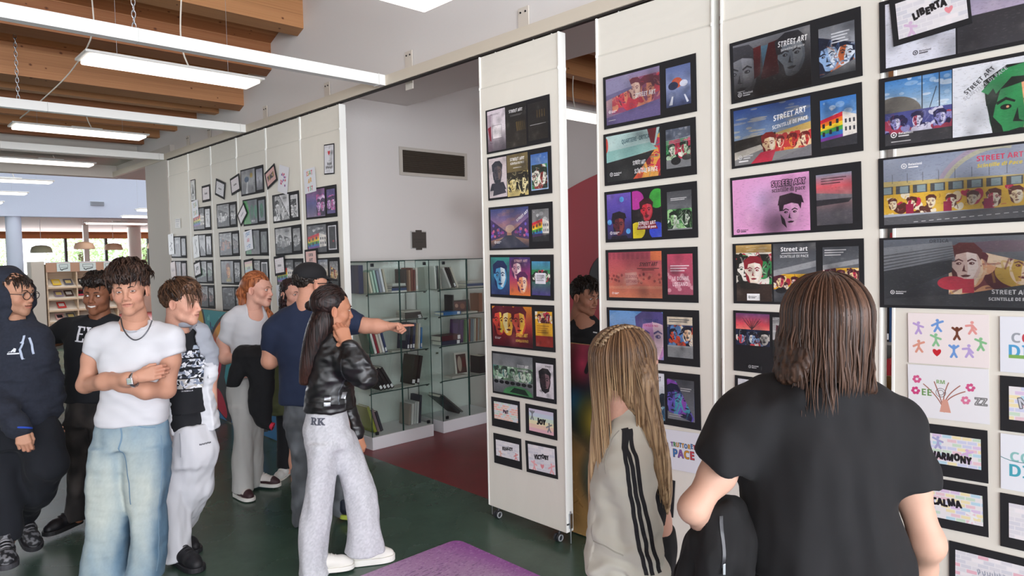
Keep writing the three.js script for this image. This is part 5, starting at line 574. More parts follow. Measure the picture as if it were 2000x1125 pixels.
// ------------------------------------------------------------------ painted boards
const osb = (c, w, h, seed) => { const r = rng(seed); fill(c, '#a98550', 0, 0, w, h); for (let i = 0; i < 900; i++) { c.save(); c.translate(r() * w, r() * h); c.rotate(r() * 3.1); c.fillStyle = ['#8f6a3a', '#c19a5e', '#b58c52', '#7d5a30', '#d0ac70'][i % 5]; c.globalAlpha = 0.5; c.fillRect(-14, -3, 10 + r() * 26, 3 + r() * 6); c.restore(); } };
const spray = (c, s, x, y, r0, a = 0.8) => { const g = c.createRadialGradient(x, y, 0, x, y, r0); g.addColorStop(0, s); g.addColorStop(1, 'rgba(0,0,0,0)'); c.globalAlpha = a; c.fillStyle = g; c.fillRect(x - r0, y - r0, 2 * r0, 2 * r0); c.globalAlpha = 1; };
function board(z0, z1, x, label, draw, w, h) {
  const t = thing('painted_board', label, 'painted board', [x, 0, (z0 + z1) / 2], -Math.PI / 2), L = z1 - z0;
  obj('panel', rb(L, 1.185, 0.018, 0.002, 1).translate(0, 0.6, -0.011), new THREE.MeshPhysicalMaterial({ map: canvasTex(512, 512, (c, a, b) => osb(c, a, b, 5)), roughness: 0.8 }), t);
  const a = new Atlas(w + 4, h + 4); obj('paint_layer', sheet(L - 0.002, 1.183, a.add(w, h, draw), 0.001).translate(0, 0.6, -0.0012), a.material(0.6), t);
  for (const s of [-1, 1]) obj('foot', bx(s * L * 0.4 - 0.02, s * L * 0.4 + 0.02, 0, 0.06, -0.09, -0.02), mat(0x9a7a4c, 0.8), t);
}
board(-8.55, -6.3, 2.9, 'graffiti board with a yellow disc and red flame shapes, in front of the far panels', (c, w, h) => {
  fill(c, '#2f8f96', 0, 0, w, h); const r = rng(8); for (let i = 0; i < 90; i++) disc(c, ['#1d4f86', '#2a2f5a', '#5fb8b8', '#173a5c'][i % 4], r() * w, r() * h * 0.7, 6 + r() * 14, 7 + r() * 15);
  fill(c, '#2f6f9e', 0, h * 0.8, w, h * 0.2); disc(c, '#15161c', w * 0.08, h * 0.24, w * 0.15, h * 0.38); disc(c, '#d9a32c', w * 0.075, h * 0.24, w * 0.135, h * 0.345); c.save(); c.translate(w * 0.1, h * 0.2); c.rotate(0.1); heart(c, '#a3265c', 0, 0, h * 0.09); c.restore();
  const flame = (k, a, p) => { c.fillStyle = k; c.beginPath(); c.moveTo(p[0] * w, p[1] * h); for (let i = 2; i < p.length; i += 4) c.quadraticCurveTo(p[i] * w, p[i + 1] * h, p[i + 2] * w, p[i + 3] * h); c.fill(); };
  flame('#16161b', 0, [0.2, 0.5, 0.3, 0.0, 0.66, -0.05, 0.5, 0.3, 0.44, 0.6, 0.52, 0.9, 0.5, 1.02, 0.34, 0.96, 0.24, 0.8, 0.16, 0.66, 0.2, 0.5]);
  flame('#d9662c', 0, [0.23, 0.5, 0.31, 0.06, 0.6, 0.0, 0.46, 0.3, 0.38, 0.5, 0.3, 0.62, 0.23, 0.5]); flame('#e8a03c', 0, [0.27, 0.36, 0.34, 0.12, 0.46, 0.1, 0.38, 0.3, 0.32, 0.44, 0.27, 0.44, 0.27, 0.36]); spray(c, '#e02c4c', w * 0.33, h * 0.3, w * 0.07); flame('#c0213c', 0, [0.24, 0.58, 0.34, 0.56, 0.42, 0.42, 0.4, 0.62, 0.3, 0.72, 0.24, 0.68, 0.24, 0.58]); flame('#b01f3a', 0, [0.27, 0.74, 0.36, 0.68, 0.42, 0.8, 0.48, 0.94, 0.44, 0.98, 0.3, 0.92, 0.27, 0.74]); flame('#3a5568', 0, [0.31, 0.46, 0.34, 0.42, 0.36, 0.5, 0.34, 0.62, 0.32, 0.56, 0.31, 0.5, 0.31, 0.46]);
  flame('#16161b', 0, [0.6, 0.8, 0.7, 0.2, 0.9, 0.1, 0.98, 0.5, 0.9, 0.95, 0.7, 1.05, 0.6, 0.8]); flame('#2d6db8', 0, [0.63, 0.8, 0.72, 0.3, 0.88, 0.2, 0.94, 0.5, 0.86, 0.9, 0.7, 1.0, 0.63, 0.8]); flame('#7fb6e0', 0, [0.66, 0.86, 0.72, 0.7, 0.8, 0.72, 0.8, 0.86, 0.72, 0.94, 0.68, 0.92, 0.66, 0.86]);
}, 1400, 740);
const tagPaint = (seed) => (c, w, h) => { osb(c, w, h, seed); const r = rng(seed); [['#2f7fb5', 0.12, 0.2], ['#2f86c0', 0.04, 0.36], ['#d8c13c', 0.1, 0.42], ['#6fc0bc', 0.13, 0.7], ['#3a8fc0', 0.2, 0.12], ['#c23a5c', 0.06, 0.06], ['#7a3f8a', 0.52, 0.3], ['#8a4a9a', 0.5, 0.5], ['#d07a3a', 0.6, 0.25], ['#3f9a6a', 0.34, 0.4], ['#b03a6a', 0.95, 0.2], ['#7a3f8a', 0.9, 0.35], ['#2f86c0', 0.76, 0.5]].forEach(([k, x, y]) => { for (let i = 0; i < 5; i++) spray(c, k, w * (x + 0.03 * (r() - 0.5)), h * (y + 0.16 * (r() - 0.5)), h * (0.12 + 0.12 * r()), 0.75); });
  c.strokeStyle = '#15161a'; c.lineCap = 'round'; c.lineWidth = h * 0.024; for (const [x, y] of [[0.07, 0.14], [0.35, 0.3], [0.7, 0.2]]) { c.beginPath(); c.moveTo(w * x, h * y); c.lineTo(w * (x + 0.03), h * (y - 0.12)); c.stroke(); } words(c, 'E', w * 0.15, h * 0.27, h * 0.2, '#15161a', {}); words(c, 'G', w * 0.13, h * 0.52, h * 0.19, '#15161a', {}); words(c, 'O', w * 0.15, h * 0.83, h * 0.2, null, { stroke: '#15161a', sw: 0.14 }); words(c, 'SE', w * 0.4, h * 0.6, h * 0.24, null, { stroke: '#15161a', sw: 0.14 }); words(c, 'VA', w * 0.78, h * 0.55, h * 0.24, null, { stroke: '#15161a', sw: 0.14 }); };
board(-2.87, -0.75, 3.2, 'chipboard sheet sprayed with blue and yellow graffiti, standing behind the display panels', tagPaint(12), 1200, 660);
// rug
{
  const t = thing('rug', 'purple mottled rug with rounded corners and faint printed lines', 'rug', [1.42, 0, -2.1]);
  const sh = new THREE.Shape(), W = 2.42, D = 2.38, r = 0.07; sh.moveTo(-W / 2 + r, -D / 2); sh.lineTo(W / 2 - r, -D / 2); sh.quadraticCurveTo(W / 2, -D / 2, W / 2, -D / 2 + r); sh.lineTo(W / 2, D / 2 - r); sh.quadraticCurveTo(W / 2, D / 2, W / 2 - r, D / 2); sh.lineTo(-W / 2 + r, D / 2); sh.quadraticCurveTo(-W / 2, D / 2, -W / 2, D / 2 - r); sh.lineTo(-W / 2, -D / 2 + r); sh.quadraticCurveTo(-W / 2, -D / 2, -W / 2 + r, -D / 2);
  const g = new THREE.ExtrudeGeometry(sh, { depth: 0.006, bevelEnabled: true, bevelThickness: 0.003, bevelSize: 0.003, bevelSegments: 2, curveSegments: 8 }).rotateX(-Math.PI / 2); const p = g.attributes.position, uv = g.attributes.uv; for (let i = 0; i < p.count; i++) uv.setXY(i, p.getX(i) / W + 0.5, 0.5 - p.getZ(i) / D);
  const map = canvasTex(1024, 1024, (c, w, h) => { const q = rng(4); fill(c, '#bda4bf', 0, 0, w, h); for (const [x, y] of [[0, 0], [1, 0], [0, 1], [1, 1]]) { const gr = c.createRadialGradient(w * x, h * y, 0, w * x, h * y, w * 0.34); gr.addColorStop(0, 'rgba(140,62,146,.75)'); gr.addColorStop(1, 'rgba(150,100,150,0)'); fill(c, gr, 0, 0, w, h); } const e = c.createLinearGradient(w * 0.93, 0, w, 0); e.addColorStop(0, 'rgba(140,60,150,0)'); e.addColorStop(1, 'rgba(140,60,150,.85)'); fill(c, e, 0, 0, w, h); for (let i = 0; i < 26000; i++) { c.fillStyle = ['rgba(90,50,100,.3)', 'rgba(214,190,214,.3)', 'rgba(150,90,160,.3)'][i % 3]; c.fillRect(q() * w, q() * h, 2 + q() * 7, 1 + q() * 3); } for (let k = 0; k < 26; k++) { c.fillStyle = 'rgba(70,45,75,.55)'; let x = w * (0.62 + 0.015 * (k % 5)); while (x < w * (0.84 + 0.02 * (k % 3))) { const l = 4 + q() * 22; c.fillRect(x, h * (0.07 + k * 0.017), l, 2.4); x += l + 4 + q() * 6; } } });
  obj('pile', g, new THREE.MeshPhysicalMaterial({ map, roughness: 0.95, sheen: 0.4, sheenColor: 0xd8b8d8 }), t);
}
// ------------------------------------------------------------------ reading room at the far end
{
  const t = thing('display_shelf', 'pale wooden magazine display shelf with three signs along its top', 'display shelf', [3.56, 0, -16.75], 0.06), w = 1.3;
  obj('back_panel', bx(-w / 2, w / 2, 0.06, 1.72, -0.2, -0.18), M.paleWood, t); for (const x of [-w / 2, -0.12, 0.36, w / 2 - 0.02]) obj('upright', bx(x, x + 0.022, 0.06, 1.72, -0.18, 0.1), M.paleWood, t);
  obj('header_board', bx(-w / 2, w / 2, 1.56, 1.75, 0.08, 0.105), mat(0xb08a70, 0.6), t); obj('plinth', bx(-w / 2, w / 2, 0, 0.1, -0.18, 0.06), mat(0x4a443e, 0.7), t); obj('lower_panel', bx(-w / 2 + 0.02, w / 2 - 0.02, 0.1, 0.55, 0.02, 0.04), M.paleWood, t); obj('top_board', bx(-w / 2, w / 2, 1.75, 1.765, -0.2, 0.105), mat(0xd8dce6, 0.5), t);
  for (const [x, ww] of [[-0.34, 0.24], [0.1, 0.3], [0.48, 0.16]]) obj('sign', sheet(ww, 0.17, farA.add(ww * 200, 34, (c, a, b) => { fill(c, '#c9d6d2', 0, 0, a, b); c.strokeStyle = '#2b3332'; c.lineWidth = 3; c.beginPath(); c.moveTo(a * 0.25, b * 0.62); c.quadraticCurveTo(a * 0.36, b * 0.95, a * 0.45, b * 0.72); c.quadraticCurveTo(a * 0.6, b * 0.7, a * 0.8, b * 0.6); c.stroke(); c.lineWidth = 1; c.strokeRect(a * 0.2, b * 0.2, a * 0.6, b * 0.3); }), 0.004).translate(x, 1.655, 0.11), farA.mat, t);
  for (let k = 0; k < 4; k++) for (const [x0, x1] of [[-w / 2 + 0.022, -0.12], [-0.098, 0.36], [0.382, w / 2 - 0.02]]) { const y = 1.32 - k * 0.235; const s = obj('sloping_shelf', bx(x0, x1, -0.008, 0.008, -0.16, 0.14).rotateX(0.6).translate(0, y, -0.03), mat(0xd9cdbd, 0.6), t); obj('ledge', bx(x0, x1, y - 0.095, y - 0.06, 0.088, 0.1), M.paleWood, s); }
  const mags = [[-0.45, 0, 0xe0b83a, 'yellow'], [-0.24, 0, 0x5a5a66, 'grey'], [0.02, 0, 0x3a3632, 'black'], [0.24, 0, 0x7a3a34, 'brown'], [-0.42, 1, 0x8a7a8a, 'mauve'], [-0.24, 1, 0x4a3028, 'dark brown'], [-0.02, 1, 0xb83a4a, 'red'], [0.18, 1, 0x2a2a2e, 'black framed'], [-0.38, 2, 0xc83a34, 'red and yellow'], [0.14, 2, 0x5aa0c0, 'light blue'], [-0.42, 3, 0xd8a8a0, 'pink'], [-0.22, 3, 0x6a6a6e, 'dark grey']];
  for (const [x, k, c, n] of mags) { const y = 1.32 - k * 0.235 + 0.012, m = thing('magazine', n + ' magazine on the ' + ['top', 'second', 'third', 'lowest'][k] + ' sloping row of the display shelf', 'magazine', [3.56 + x, y, -16.75 - x * 0.06], 0.06, 'magazines on the display shelf'); m.rotation.set(0.6, 0.06, 0, 'YXZ'); obj('cover', rb(0.15, 0.006, 0.2, 0.002, 1).translate(0, 0.006, -0.03), mat(c, 0.5), m); obj('cover_picture', bx(-0.05, 0.05, 0.0092, 0.0098, -0.08, 0.02), mat([0xd8d4cc, 0x2a2a30, 0xd8c07a][(k + Math.round(Math.abs(x) * 10)) % 3], 0.5), m); }
  const g = thing('storage_cabinet', 'tall plain grey cabinet left of the magazine display shelf', 'cabinet', [2.775, 0, -16.78]); obj('carcass', rb(0.23, 1.78, 0.4, 0.006).translate(0, 0.89, 0), mat(0xb4aca0, 0.6), g); obj('door', rb(0.21, 1.7, 0.018, 0.004).translate(0, 0.9, 0.207), mat(0xb9b1a5, 0.6), g); obj('handle', cyl([-0.07, 0.95, 0.222], [-0.07, 1.1, 0.222], 0.006), M.steel, g);
  const s = thing('counter', 'long dark green counter before the far windows', 'counter', [0, 0, -22]); obj('front', bx(-4, 3.6, 0, 1.42, -0.03, 0), mat(0x5e6f68, 0.6), s); obj('counter_top', bx(-4.02, 3.62, 1.42, 1.45, -0.6, 0.02), mat(0x7d8a84, 0.4), s); obj('end_panel', bx(3.57, 3.6, 0, 1.42, -0.58, -0.03), mat(0x5e6f68, 0.6), s);
}
for (const [x, z, y, k, l] of [[3.2, -18.6, 1.98, 0x9a9c84, 'greenish dome pendant lamp beside the round column'], [4.0, -18.4, 2.05, 0xe0c0a4, 'peach dome pendant lamp left of the square post'], [5.0, -20, 2.05, 0xe0c0a4, 'peach dome pendant lamp right of the square post'], [5.35, -17.7, 2.04, 0xe0c0a4, 'peach dome pendant lamp before the cream column']]) {
  const t = thing('pendant_lamp', l, 'lamp', [x, y, z]); obj('lamp_shade', new THREE.LatheGeometry([[0.02, 0.17], [0.1, 0.165], [0.18, 0.13], [0.215, 0.03], [0.215, 0], [0.205, 0], [0.2, 0.03], [0.17, 0.12], [0.02, 0.155]].map((p) => new THREE.Vector2(...p)), 28), mat(k, 0.5), t); obj('cord', cyl([0, 0.16, 0], [0, 2.72 - y, 0], 0.005, 0.005, 6), mat(0xdddddd, 0.6), t); obj('bulb', new THREE.SphereGeometry(0.04, 12, 8).translate(0, 0.08, 0), M.lampGlow, t);
}
{ const g = thing('wall_vent', 'small grey vent on the pale wall above the reading room', 'vent', [3.98, 3.0, -16.99]); obj('frame', rb(0.26, 0.09, 0.02, 0.004), mat(0x9aa0a8, 0.5), g); for (let i = 0; i < 5; i++) obj('slat', bx(-0.12, 0.12, -0.004, 0.004, 0.004, 0.014).translate(0, -0.032 + i * 0.016, 0.002), mat(0x7d838c, 0.5), g); }
// garden outside: trees with real leaves
struct('ground', bx(-30, 40, -0.4, -0.1, -70, -26.3), mat(0x8a9a6a, 0.95));
function gardenTree(x, z, h, r, seed, label) {
  const t = thing('garden_tree', label, 'tree', [x, -0.1, z]), q = rng(seed); obj('trunk', tube([[0, 0, 0], [0.1, h * 0.3, 0], [0, h * 0.7, 0.1]], 0.12, 12, 8), mat(0x6a5a48, 0.9), t);
  const leaf = new THREE.CircleGeometry(0.06, 5).scale(0.6, 1.2, 1), n = 1700, im = new THREE.InstancedMesh(leaf, new THREE.MeshPhysicalMaterial({ color: 0xcfe6b4, roughness: 0.8, transmission: 0.4, thickness: 0, side: THREE.DoubleSide }), n), m = new THREE.Object3D();
  for (let i = 0; i < n; i++) { const a = q() * 6.28, b = Math.acos(2 * q() - 1), k = r * Math.cbrt(q()); m.position.set(k * Math.sin(b) * Math.cos(a), h * 0.65 + k * 1.1 * Math.cos(b), k * Math.sin(b) * Math.sin(a)); m.rotation.set(q() * 3, q() * 3, q() * 3); m.updateMatrix(); im.setMatrixAt(i, m.matrix); } im.name = 'foliage'; im.userData.kind = 'stuff'; t.add(im);
}
gardenTree(3.4, -33, 3.4, 1.4, 3, 'low bright green tree outside the far windows, leftmost'); gardenTree(6.6, -31, 3.2, 1.2, 4, 'leafy green tree outside the windows right of the square post'); gardenTree(8.6, -30, 3.4, 1.2, 5, 'leafy tree outside behind the cream column'); gardenTree(0.4, -36, 3.2, 1.5, 6, 'pale green tree outside the window left of the round column'); gardenTree(10.4, -29.5, 3.4, 1.1, 8, 'green tree outside the window beside the wall pier');
// ------------------------------------------------------------------ behind the display panels: red bookcase end, shelves and books
{
  const t = thing('red_bookcase', 'red bookcase end with a curved top behind the boy at the board', 'bookcase', [5.05, 0, -4.3], -0.72), sh = new THREE.Shape(); sh.moveTo(-0.42, 0.05); sh.lineTo(-0.42, 2.12); sh.quadraticCurveTo(-0.1, 2.45, 0.62, 2.62); sh.lineTo(0.62, 0.05); sh.lineTo(-0.42, 0.05);
  obj('end_panel', new THREE.ExtrudeGeometry(sh, { depth: 0.04, bevelEnabled: true, bevelSize: 0.004, bevelThickness: 0.004, bevelSegments: 1, curveSegments: 16 }), mat(0x9c1626, 0.45), t); obj('cross_beam', bx(-0.75, -0.42, 2.12, 2.28, -0.02, 0.04), mat(0xb81c2a, 0.45), t); obj('edge_strip', bx(-0.435, -0.42, 0.05, 2.12, -0.005, 0.045), mat(0xc9a08a, 0.6), t);
  obj('inset_print', new THREE.CylinderGeometry(0.26, 0.26, 0.012, 32).rotateX(Math.PI / 2).translate(0.3, 1.5, 0.05), mat(0x1c1a1e, 0.5), t);
  const b = thing('bookcase', 'grey library bookcase behind the right display panels, filled with books', 'bookcase', [4.3, 0, -0.95], -Math.PI / 2), W = 1.5; obj('back_panel', bx(-W / 2, W / 2, 0, 2.15, -0.3, -0.28), mat(0x8a8782, 0.6), b); for (const x of [-W / 2, -0.01, W / 2 - 0.02]) obj('upright', bx(x, x + 0.02, 0, 2.15, -0.28, 0), mat(0x9a9792, 0.6), b); for (let i = 0; i < 6; i++) obj('shelf', bx(-W / 2, W / 2, 0.1 + i * 0.36, 0.12 + i * 0.36, -0.28, 0), mat(0x9a9792, 0.6), b); obj('shelf_sign', bx(-0.4, 0.4, 1.95, 2.1, 0.001, 0.006), mat(0xd0d0d0, 0.5), b);
  const q = rng(55), cols = ['red', 'white', 'black', 'cream', 'grey', 'green', 'blue', 'brown'], hex = [0x9a2a30, 0xd0cec8, 0x26262a, 0xc8bfa8, 0x7a7a7c, 0x3f6a50, 0x30507a, 0x6a4634]; const ord = (i) => (i % 10 === 1 && i !== 11 ? i + 'st' : i % 10 === 2 && i !== 12 ? i + 'nd' : i % 10 === 3 && i !== 13 ? i + 'rd' : i + 'th'); for (let k = 0; k < 3; k++) for (let i = 0, z = -1.6; z < -0.3; i++) { const th = [0.022, 0.03, 0.038][Math.floor(q() * 3)], c = Math.floor(q() * 8); if (Math.abs(z + th / 2 + 0.945) > 0.036) { const m = book(cols[c] + ' book, ' + ord(i + 1) + ' from the left on the ' + ['middle', 'upper', 'top'][k] + ' shelf of the grey bookcase', hex[c], [4.28, 0.8415 + k * 0.36, z + th / 2], [th, [0.2, 0.23, 0.26][Math.floor(q() * 3)], 0.16], { group: 'books on the grey library bookcase', tag: q() < 0.5 }); m.rotation.y = -Math.PI / 2; } z += th + 0.0015; }
}
// ------------------------------------------------------------------ figures: distance fields meshed by surface nets
const lin = (h) => { const c = new THREE.Color(h); return [c.r, c.g, c.b]; };
const mix3 = (a, b, t) => [a[0] + (b[0] - a[0]) * t, a[1] + (b[1] - a[1]) * t, a[2] + (b[2] - a[2]) * t];
const smin = (a, b, k) => { const h = Math.max(k - Math.abs(a - b), 0) / k; return Math.min(a, b) - h * h * k * 0.25; };
class Field {
  constructor() { this.p = []; this.fold = null; }
  add(f, c, r, k = 0.02, s = 1) { this.p.push({ f, x: c[0], y: c[1], z: c[2], r, k: Math.max(k, 1e-4), s }); return this; }
  cap(a, ra, b, rb, k = 0.03, s = 1) {
    const [ax, ay, az] = a, dx = b[0] - ax, dy = b[1] - ay, dz = b[2] - az, L2 = dx * dx + dy * dy + dz * dz || 1e-9;
    return this.add((x, y, z) => { const px = x - ax, py = y - ay, pz = z - az, t = clamp((px * dx + py * dy + pz * dz) / L2, 0, 1); return Math.hypot(px - t * dx, py - t * dy, pz - t * dz) - (ra + (rb - ra) * t); }, [ax + dx / 2, ay + dy / 2, az + dz / 2], Math.sqrt(L2) / 2 + Math.max(ra, rb), k, s);
  }
  chain(pts, k = 0.03, s = 1) { for (let i = 1; i < pts.length; i++) this.cap(pts[i - 1], pts[i - 1][3], pts[i], pts[i][3], k, s); return this; }
  ell(c, r, k = 0.02, s = 1) { const [cx, cy, cz] = c, [a, b, d] = r; return this.add((x, y, z) => { const u = (x - cx) / a, v = (y - cy) / b, w = (z - cz) / d, k0 = Math.hypot(u, v, w), k1 = Math.hypot(u / a, v / b, w / d); return k1 < 1e-6 ? -Math.min(a, b, d) : (k0 * (k0 - 1)) / k1; }, c, Math.max(a, b, d), k, s); }
  // stack of elliptical sections [y, x, z, half width, half depth]; r rounds the ends, pow > 2 squares the sections
  stack(rows, { k = 0.03, r = 0.02, yaw = 0, pow = 2, s = 1 } = {}) {
    rows = rows.slice().sort((a, b) => a[0] - b[0]); const n = 96, y0 = rows[0][0], y1 = rows[rows.length - 1][0], T = new Float32Array((n + 1) * 4), m = rows.length;
    const tang = (i, q) => (i === 0 ? (rows[1][q] - rows[0][q]) / (rows[1][0] - rows[0][0]) : i === m - 1 ? (rows[m - 1][q] - rows[m - 2][q]) / (rows[m - 1][0] - rows[m - 2][0]) : 0.5 * ((rows[i + 1][q] - rows[i][q]) / (rows[i + 1][0] - rows[i][0]) + (rows[i][q] - rows[i - 1][q]) / (rows[i][0] - rows[i - 1][0])));
    for (let i = 0, j = 0; i <= n; i++) { const y = y0 + ((y1 - y0) * i) / n; while (j < m - 2 && y > rows[j + 1][0]) j++; const h = rows[j + 1][0] - rows[j][0], t = clamp((y - rows[j][0]) / h, 0, 1), t2 = t * t, t3 = t2 * t; for (let q = 1; q < 5; q++) T[i * 4 + q - 1] = (2 * t3 - 3 * t2 + 1) * rows[j][q] + (t3 - 2 * t2 + t) * h * tang(j, q) + (-2 * t3 + 3 * t2) * rows[j + 1][q] + (t3 - t2) * h * tang(j + 1, q); }
    let lo = [1e9, 1e9], hi = [-1e9, -1e9]; for (const q of rows) { const e = Math.max(q[3], q[4]); lo = [Math.min(lo[0], q[1] - e), Math.min(lo[1], q[2] - e)]; hi = [Math.max(hi[0], q[1] + e), Math.max(hi[1], q[2] + e)]; }
    const c = [(lo[0] + hi[0]) / 2, (y0 + y1) / 2, (lo[1] + hi[1]) / 2], R0 = Math.hypot(hi[0] - lo[0], y1 - y0, hi[1] - lo[1]) / 2, cs = Math.cos(yaw), sn = Math.sin(yaw);
    return this.add((x, y, z) => {
      const f = clamp((y - y0) / (y1 - y0), 0, 1) * n, i = Math.min(n - 1, f | 0), t = f - i, o = i * 4, g = (q) => T[o + q] + (T[o + 4 + q] - T[o + q]) * t, a = g(2), b = g(3), px = x - g(0), pz = z - g(1), lx = (cs * px - sn * pz) / a, lz = (sn * px + cs * pz) / b;
      let k0; if (pow === 2) k0 = Math.hypot(lx, lz); else k0 = Math.pow(Math.pow(Math.abs(lx), pow) + Math.pow(Math.abs(lz), pow), 1 / pow);
      const k1 = Math.hypot(lx / a, lz / b), d = k0 < 1e-4 ? -Math.min(a, b) : (k0 - 1) * Math.min(Math.max(a, b), Math.max(Math.min(a, b), k0 / Math.max(k1, 1e-5))), e = Math.max(y - y1, y0 - y);
      const u = Math.max(d + r, 0), v = Math.max(e + r, 0); return Math.min(Math.max(d + r, e + r), 0) + Math.hypot(u, v) - r;
    }, c, R0, k, s);
  }
  join(F, k = 0.03) { const [lo, hi] = F.bounds(0), c = [0, 1, 2].map((i) => (lo[i] + hi[i]) / 2); return this.add((x, y, z) => F.at(x, y, z), c, Math.hypot(...c.map((q, i) => hi[i] - q)), k); }
  at(x, y, z) {
    let d = 1e3; for (const p of this.p) { const lb = Math.hypot(x - p.x, y - p.y, z - p.z) - p.r; if (p.s > 0) { if (lb > d + p.k) continue; d = smin(d, p.f(x, y, z), p.k); } else { if (-lb < d - p.k) continue; d = -smin(-d, p.f(x, y, z), p.k); } }
    return this.fold && d < 0.06 ? d + this.fold(x, y, z) : d;
  }
  bounds(pad) { const lo = [1e9, 1e9, 1e9], hi = [-1e9, -1e9, -1e9]; for (const p of this.p) if (p.s > 0) ['x', 'y', 'z'].forEach((q, i) => { lo[i] = Math.min(lo[i], p[q] - p.r - pad); hi[i] = Math.max(hi[i], p[q] + p.r + pad); }); return [lo, hi]; }
}
function surfaceNet(F, h, color, box) {
  const [lo, hi] = box ?? F.bounds(h * 3), B = 8, nb = [0, 1, 2].map((i) => Math.max(1, Math.ceil((hi[i] - lo[i]) / h / B))), n = nb.map((q) => q * B + 1), val = new Float32Array(n[0] * n[1] * n[2]).fill(1), id = new Int32Array(val.length).fill(-1), act = [], done = new Uint8Array(val.length);
  const at = (i, j, k) => (k * n[1] + j) * n[0] + i, half = (B * h * 1.7321) / 2;
  for (let K = 0; K < nb[2]; K++) for (let J = 0; J < nb[1]; J++) for (let I = 0; I < nb[0]; I++) {
    const d = F.at(lo[0] + (I + 0.5) * B * h, lo[1] + (J + 0.5) * B * h, lo[2] + (K + 0.5) * B * h), near = Math.abs(d) < half * 1.7 + 0.012;
    if (near) act.push([I, J, K]);
    for (let k = 0; k <= B; k++) for (let j = 0; j <= B; j++) for (let i = 0; i <= B; i++) { const q = at(I * B + i, J * B + j, K * B + k); if (near) { if (!done[q]) { done[q] = 1; val[q] = F.at(lo[0] + (I * B + i) * h, lo[1] + (J * B + j) * h, lo[2] + (K * B + k) * h); } } else if (!done[q] && d < 0) val[q] = -1; }
  }
  const pos = [], idx = [], E = [[0, 1], [0, 2], [0, 4], [1, 3], [1, 5], [2, 3], [2, 6], [3, 7], [4, 5], [4, 6], [5, 7], [6, 7]];
  for (const [I, J, K] of act) for (let k = K * B; k < K * B + B; k++) for (let j = J * B; j < J * B + B; j++) for (let i = I * B; i < I * B + B; i++) {
    const v = []; let m = 0; for (let c = 0; c < 8; c++) { v[c] = val[at(i + (c & 1), j + ((c >> 1) & 1), k + (c >> 2))]; if (v[c] < 0) m |= 1 << c; }
    if (m === 0 || m === 255) continue; let x = 0, y = 0, z = 0, e = 0;
    for (const [a, b] of E) if ((v[a] < 0) !== (v[b] < 0)) { const t = v[a] / (v[a] - v[b]); x += (a & 1) + t * ((b & 1) - (a & 1)); y += ((a >> 1) & 1) + t * (((b >> 1) & 1) - ((a >> 1) & 1)); z += (a >> 2) + t * ((b >> 2) - (a >> 2)); e++; }
    id[at(i, j, k)] = pos.length / 3; pos.push(lo[0] + (i + x / e) * h, lo[1] + (j + y / e) * h, lo[2] + (k + z / e) * h);
  }
  const quad = (a, b, c, d, f) => { if (a < 0 || b < 0 || c < 0 || d < 0) return; if (f) idx.push(a, b, c, a, c, d); else idx.push(a, c, b, a, d, c); };
  for (const [I, J, K] of act) for (let k = K * B; k < K * B + B; k++) for (let j = J * B; j < J * B + B; j++) for (let i = I * B; i < I * B + B; i++) {
    const s = val[at(i, j, k)] < 0;
    if (j && k && s !== val[at(i + 1, j, k)] < 0) quad(id[at(i, j - 1, k - 1)], id[at(i, j, k - 1)], id[at(i, j, k)], id[at(i, j - 1, k)], s);
    if (i && k && s !== val[at(i, j + 1, k)] < 0) quad(id[at(i - 1, j, k - 1)], id[at(i - 1, j, k)], id[at(i, j, k)], id[at(i, j, k - 1)], s);
    if (i && j && s !== val[at(i, j, k + 1)] < 0) quad(id[at(i - 1, j - 1, k)], id[at(i, j - 1, k)], id[at(i, j, k)], id[at(i - 1, j, k)], s);
  }
  const N = pos.length / 3, P = new Float32Array(pos), nor = new Float32Array(P.length), colr = color ? new Float32Array(P.length) : null, e = h * 0.35;
  for (let v = 0; v < N; v++) {
    let x = P[v * 3], y = P[v * 3 + 1], z = P[v * 3 + 2], gx, gy, gz, g;
    for (let it = 0; it < 2; it++) { gx = F.at(x + e, y, z) - F.at(x - e, y, z); gy = F.at(x, y + e, z) - F.at(x, y - e, z); gz = F.at(x, y, z + e) - F.at(x, y, z - e); g = Math.hypot(gx, gy, gz) || 1; if (it === 0) { const s = clamp((F.at(x, y, z) * 2 * e) / g, -h * 0.4, h * 0.4) / g; x -= gx * s; y -= gy * s; z -= gz * s; } }
    P[v * 3] = x; P[v * 3 + 1] = y; P[v * 3 + 2] = z; nor[v * 3] = gx / g; nor[v * 3 + 1] = gy / g; nor[v * 3 + 2] = gz / g;
    if (colr) colr.set(color(x, y, z, gx / g, gy / g, gz / g), v * 3);
  }
  const geo = new THREE.BufferGeometry(); geo.setAttribute('position', new THREE.BufferAttribute(P, 3)); geo.setAttribute('normal', new THREE.BufferAttribute(nor, 3)); if (colr) geo.setAttribute('color', new THREE.BufferAttribute(colr, 3)); geo.setIndex(idx); return geo;
}
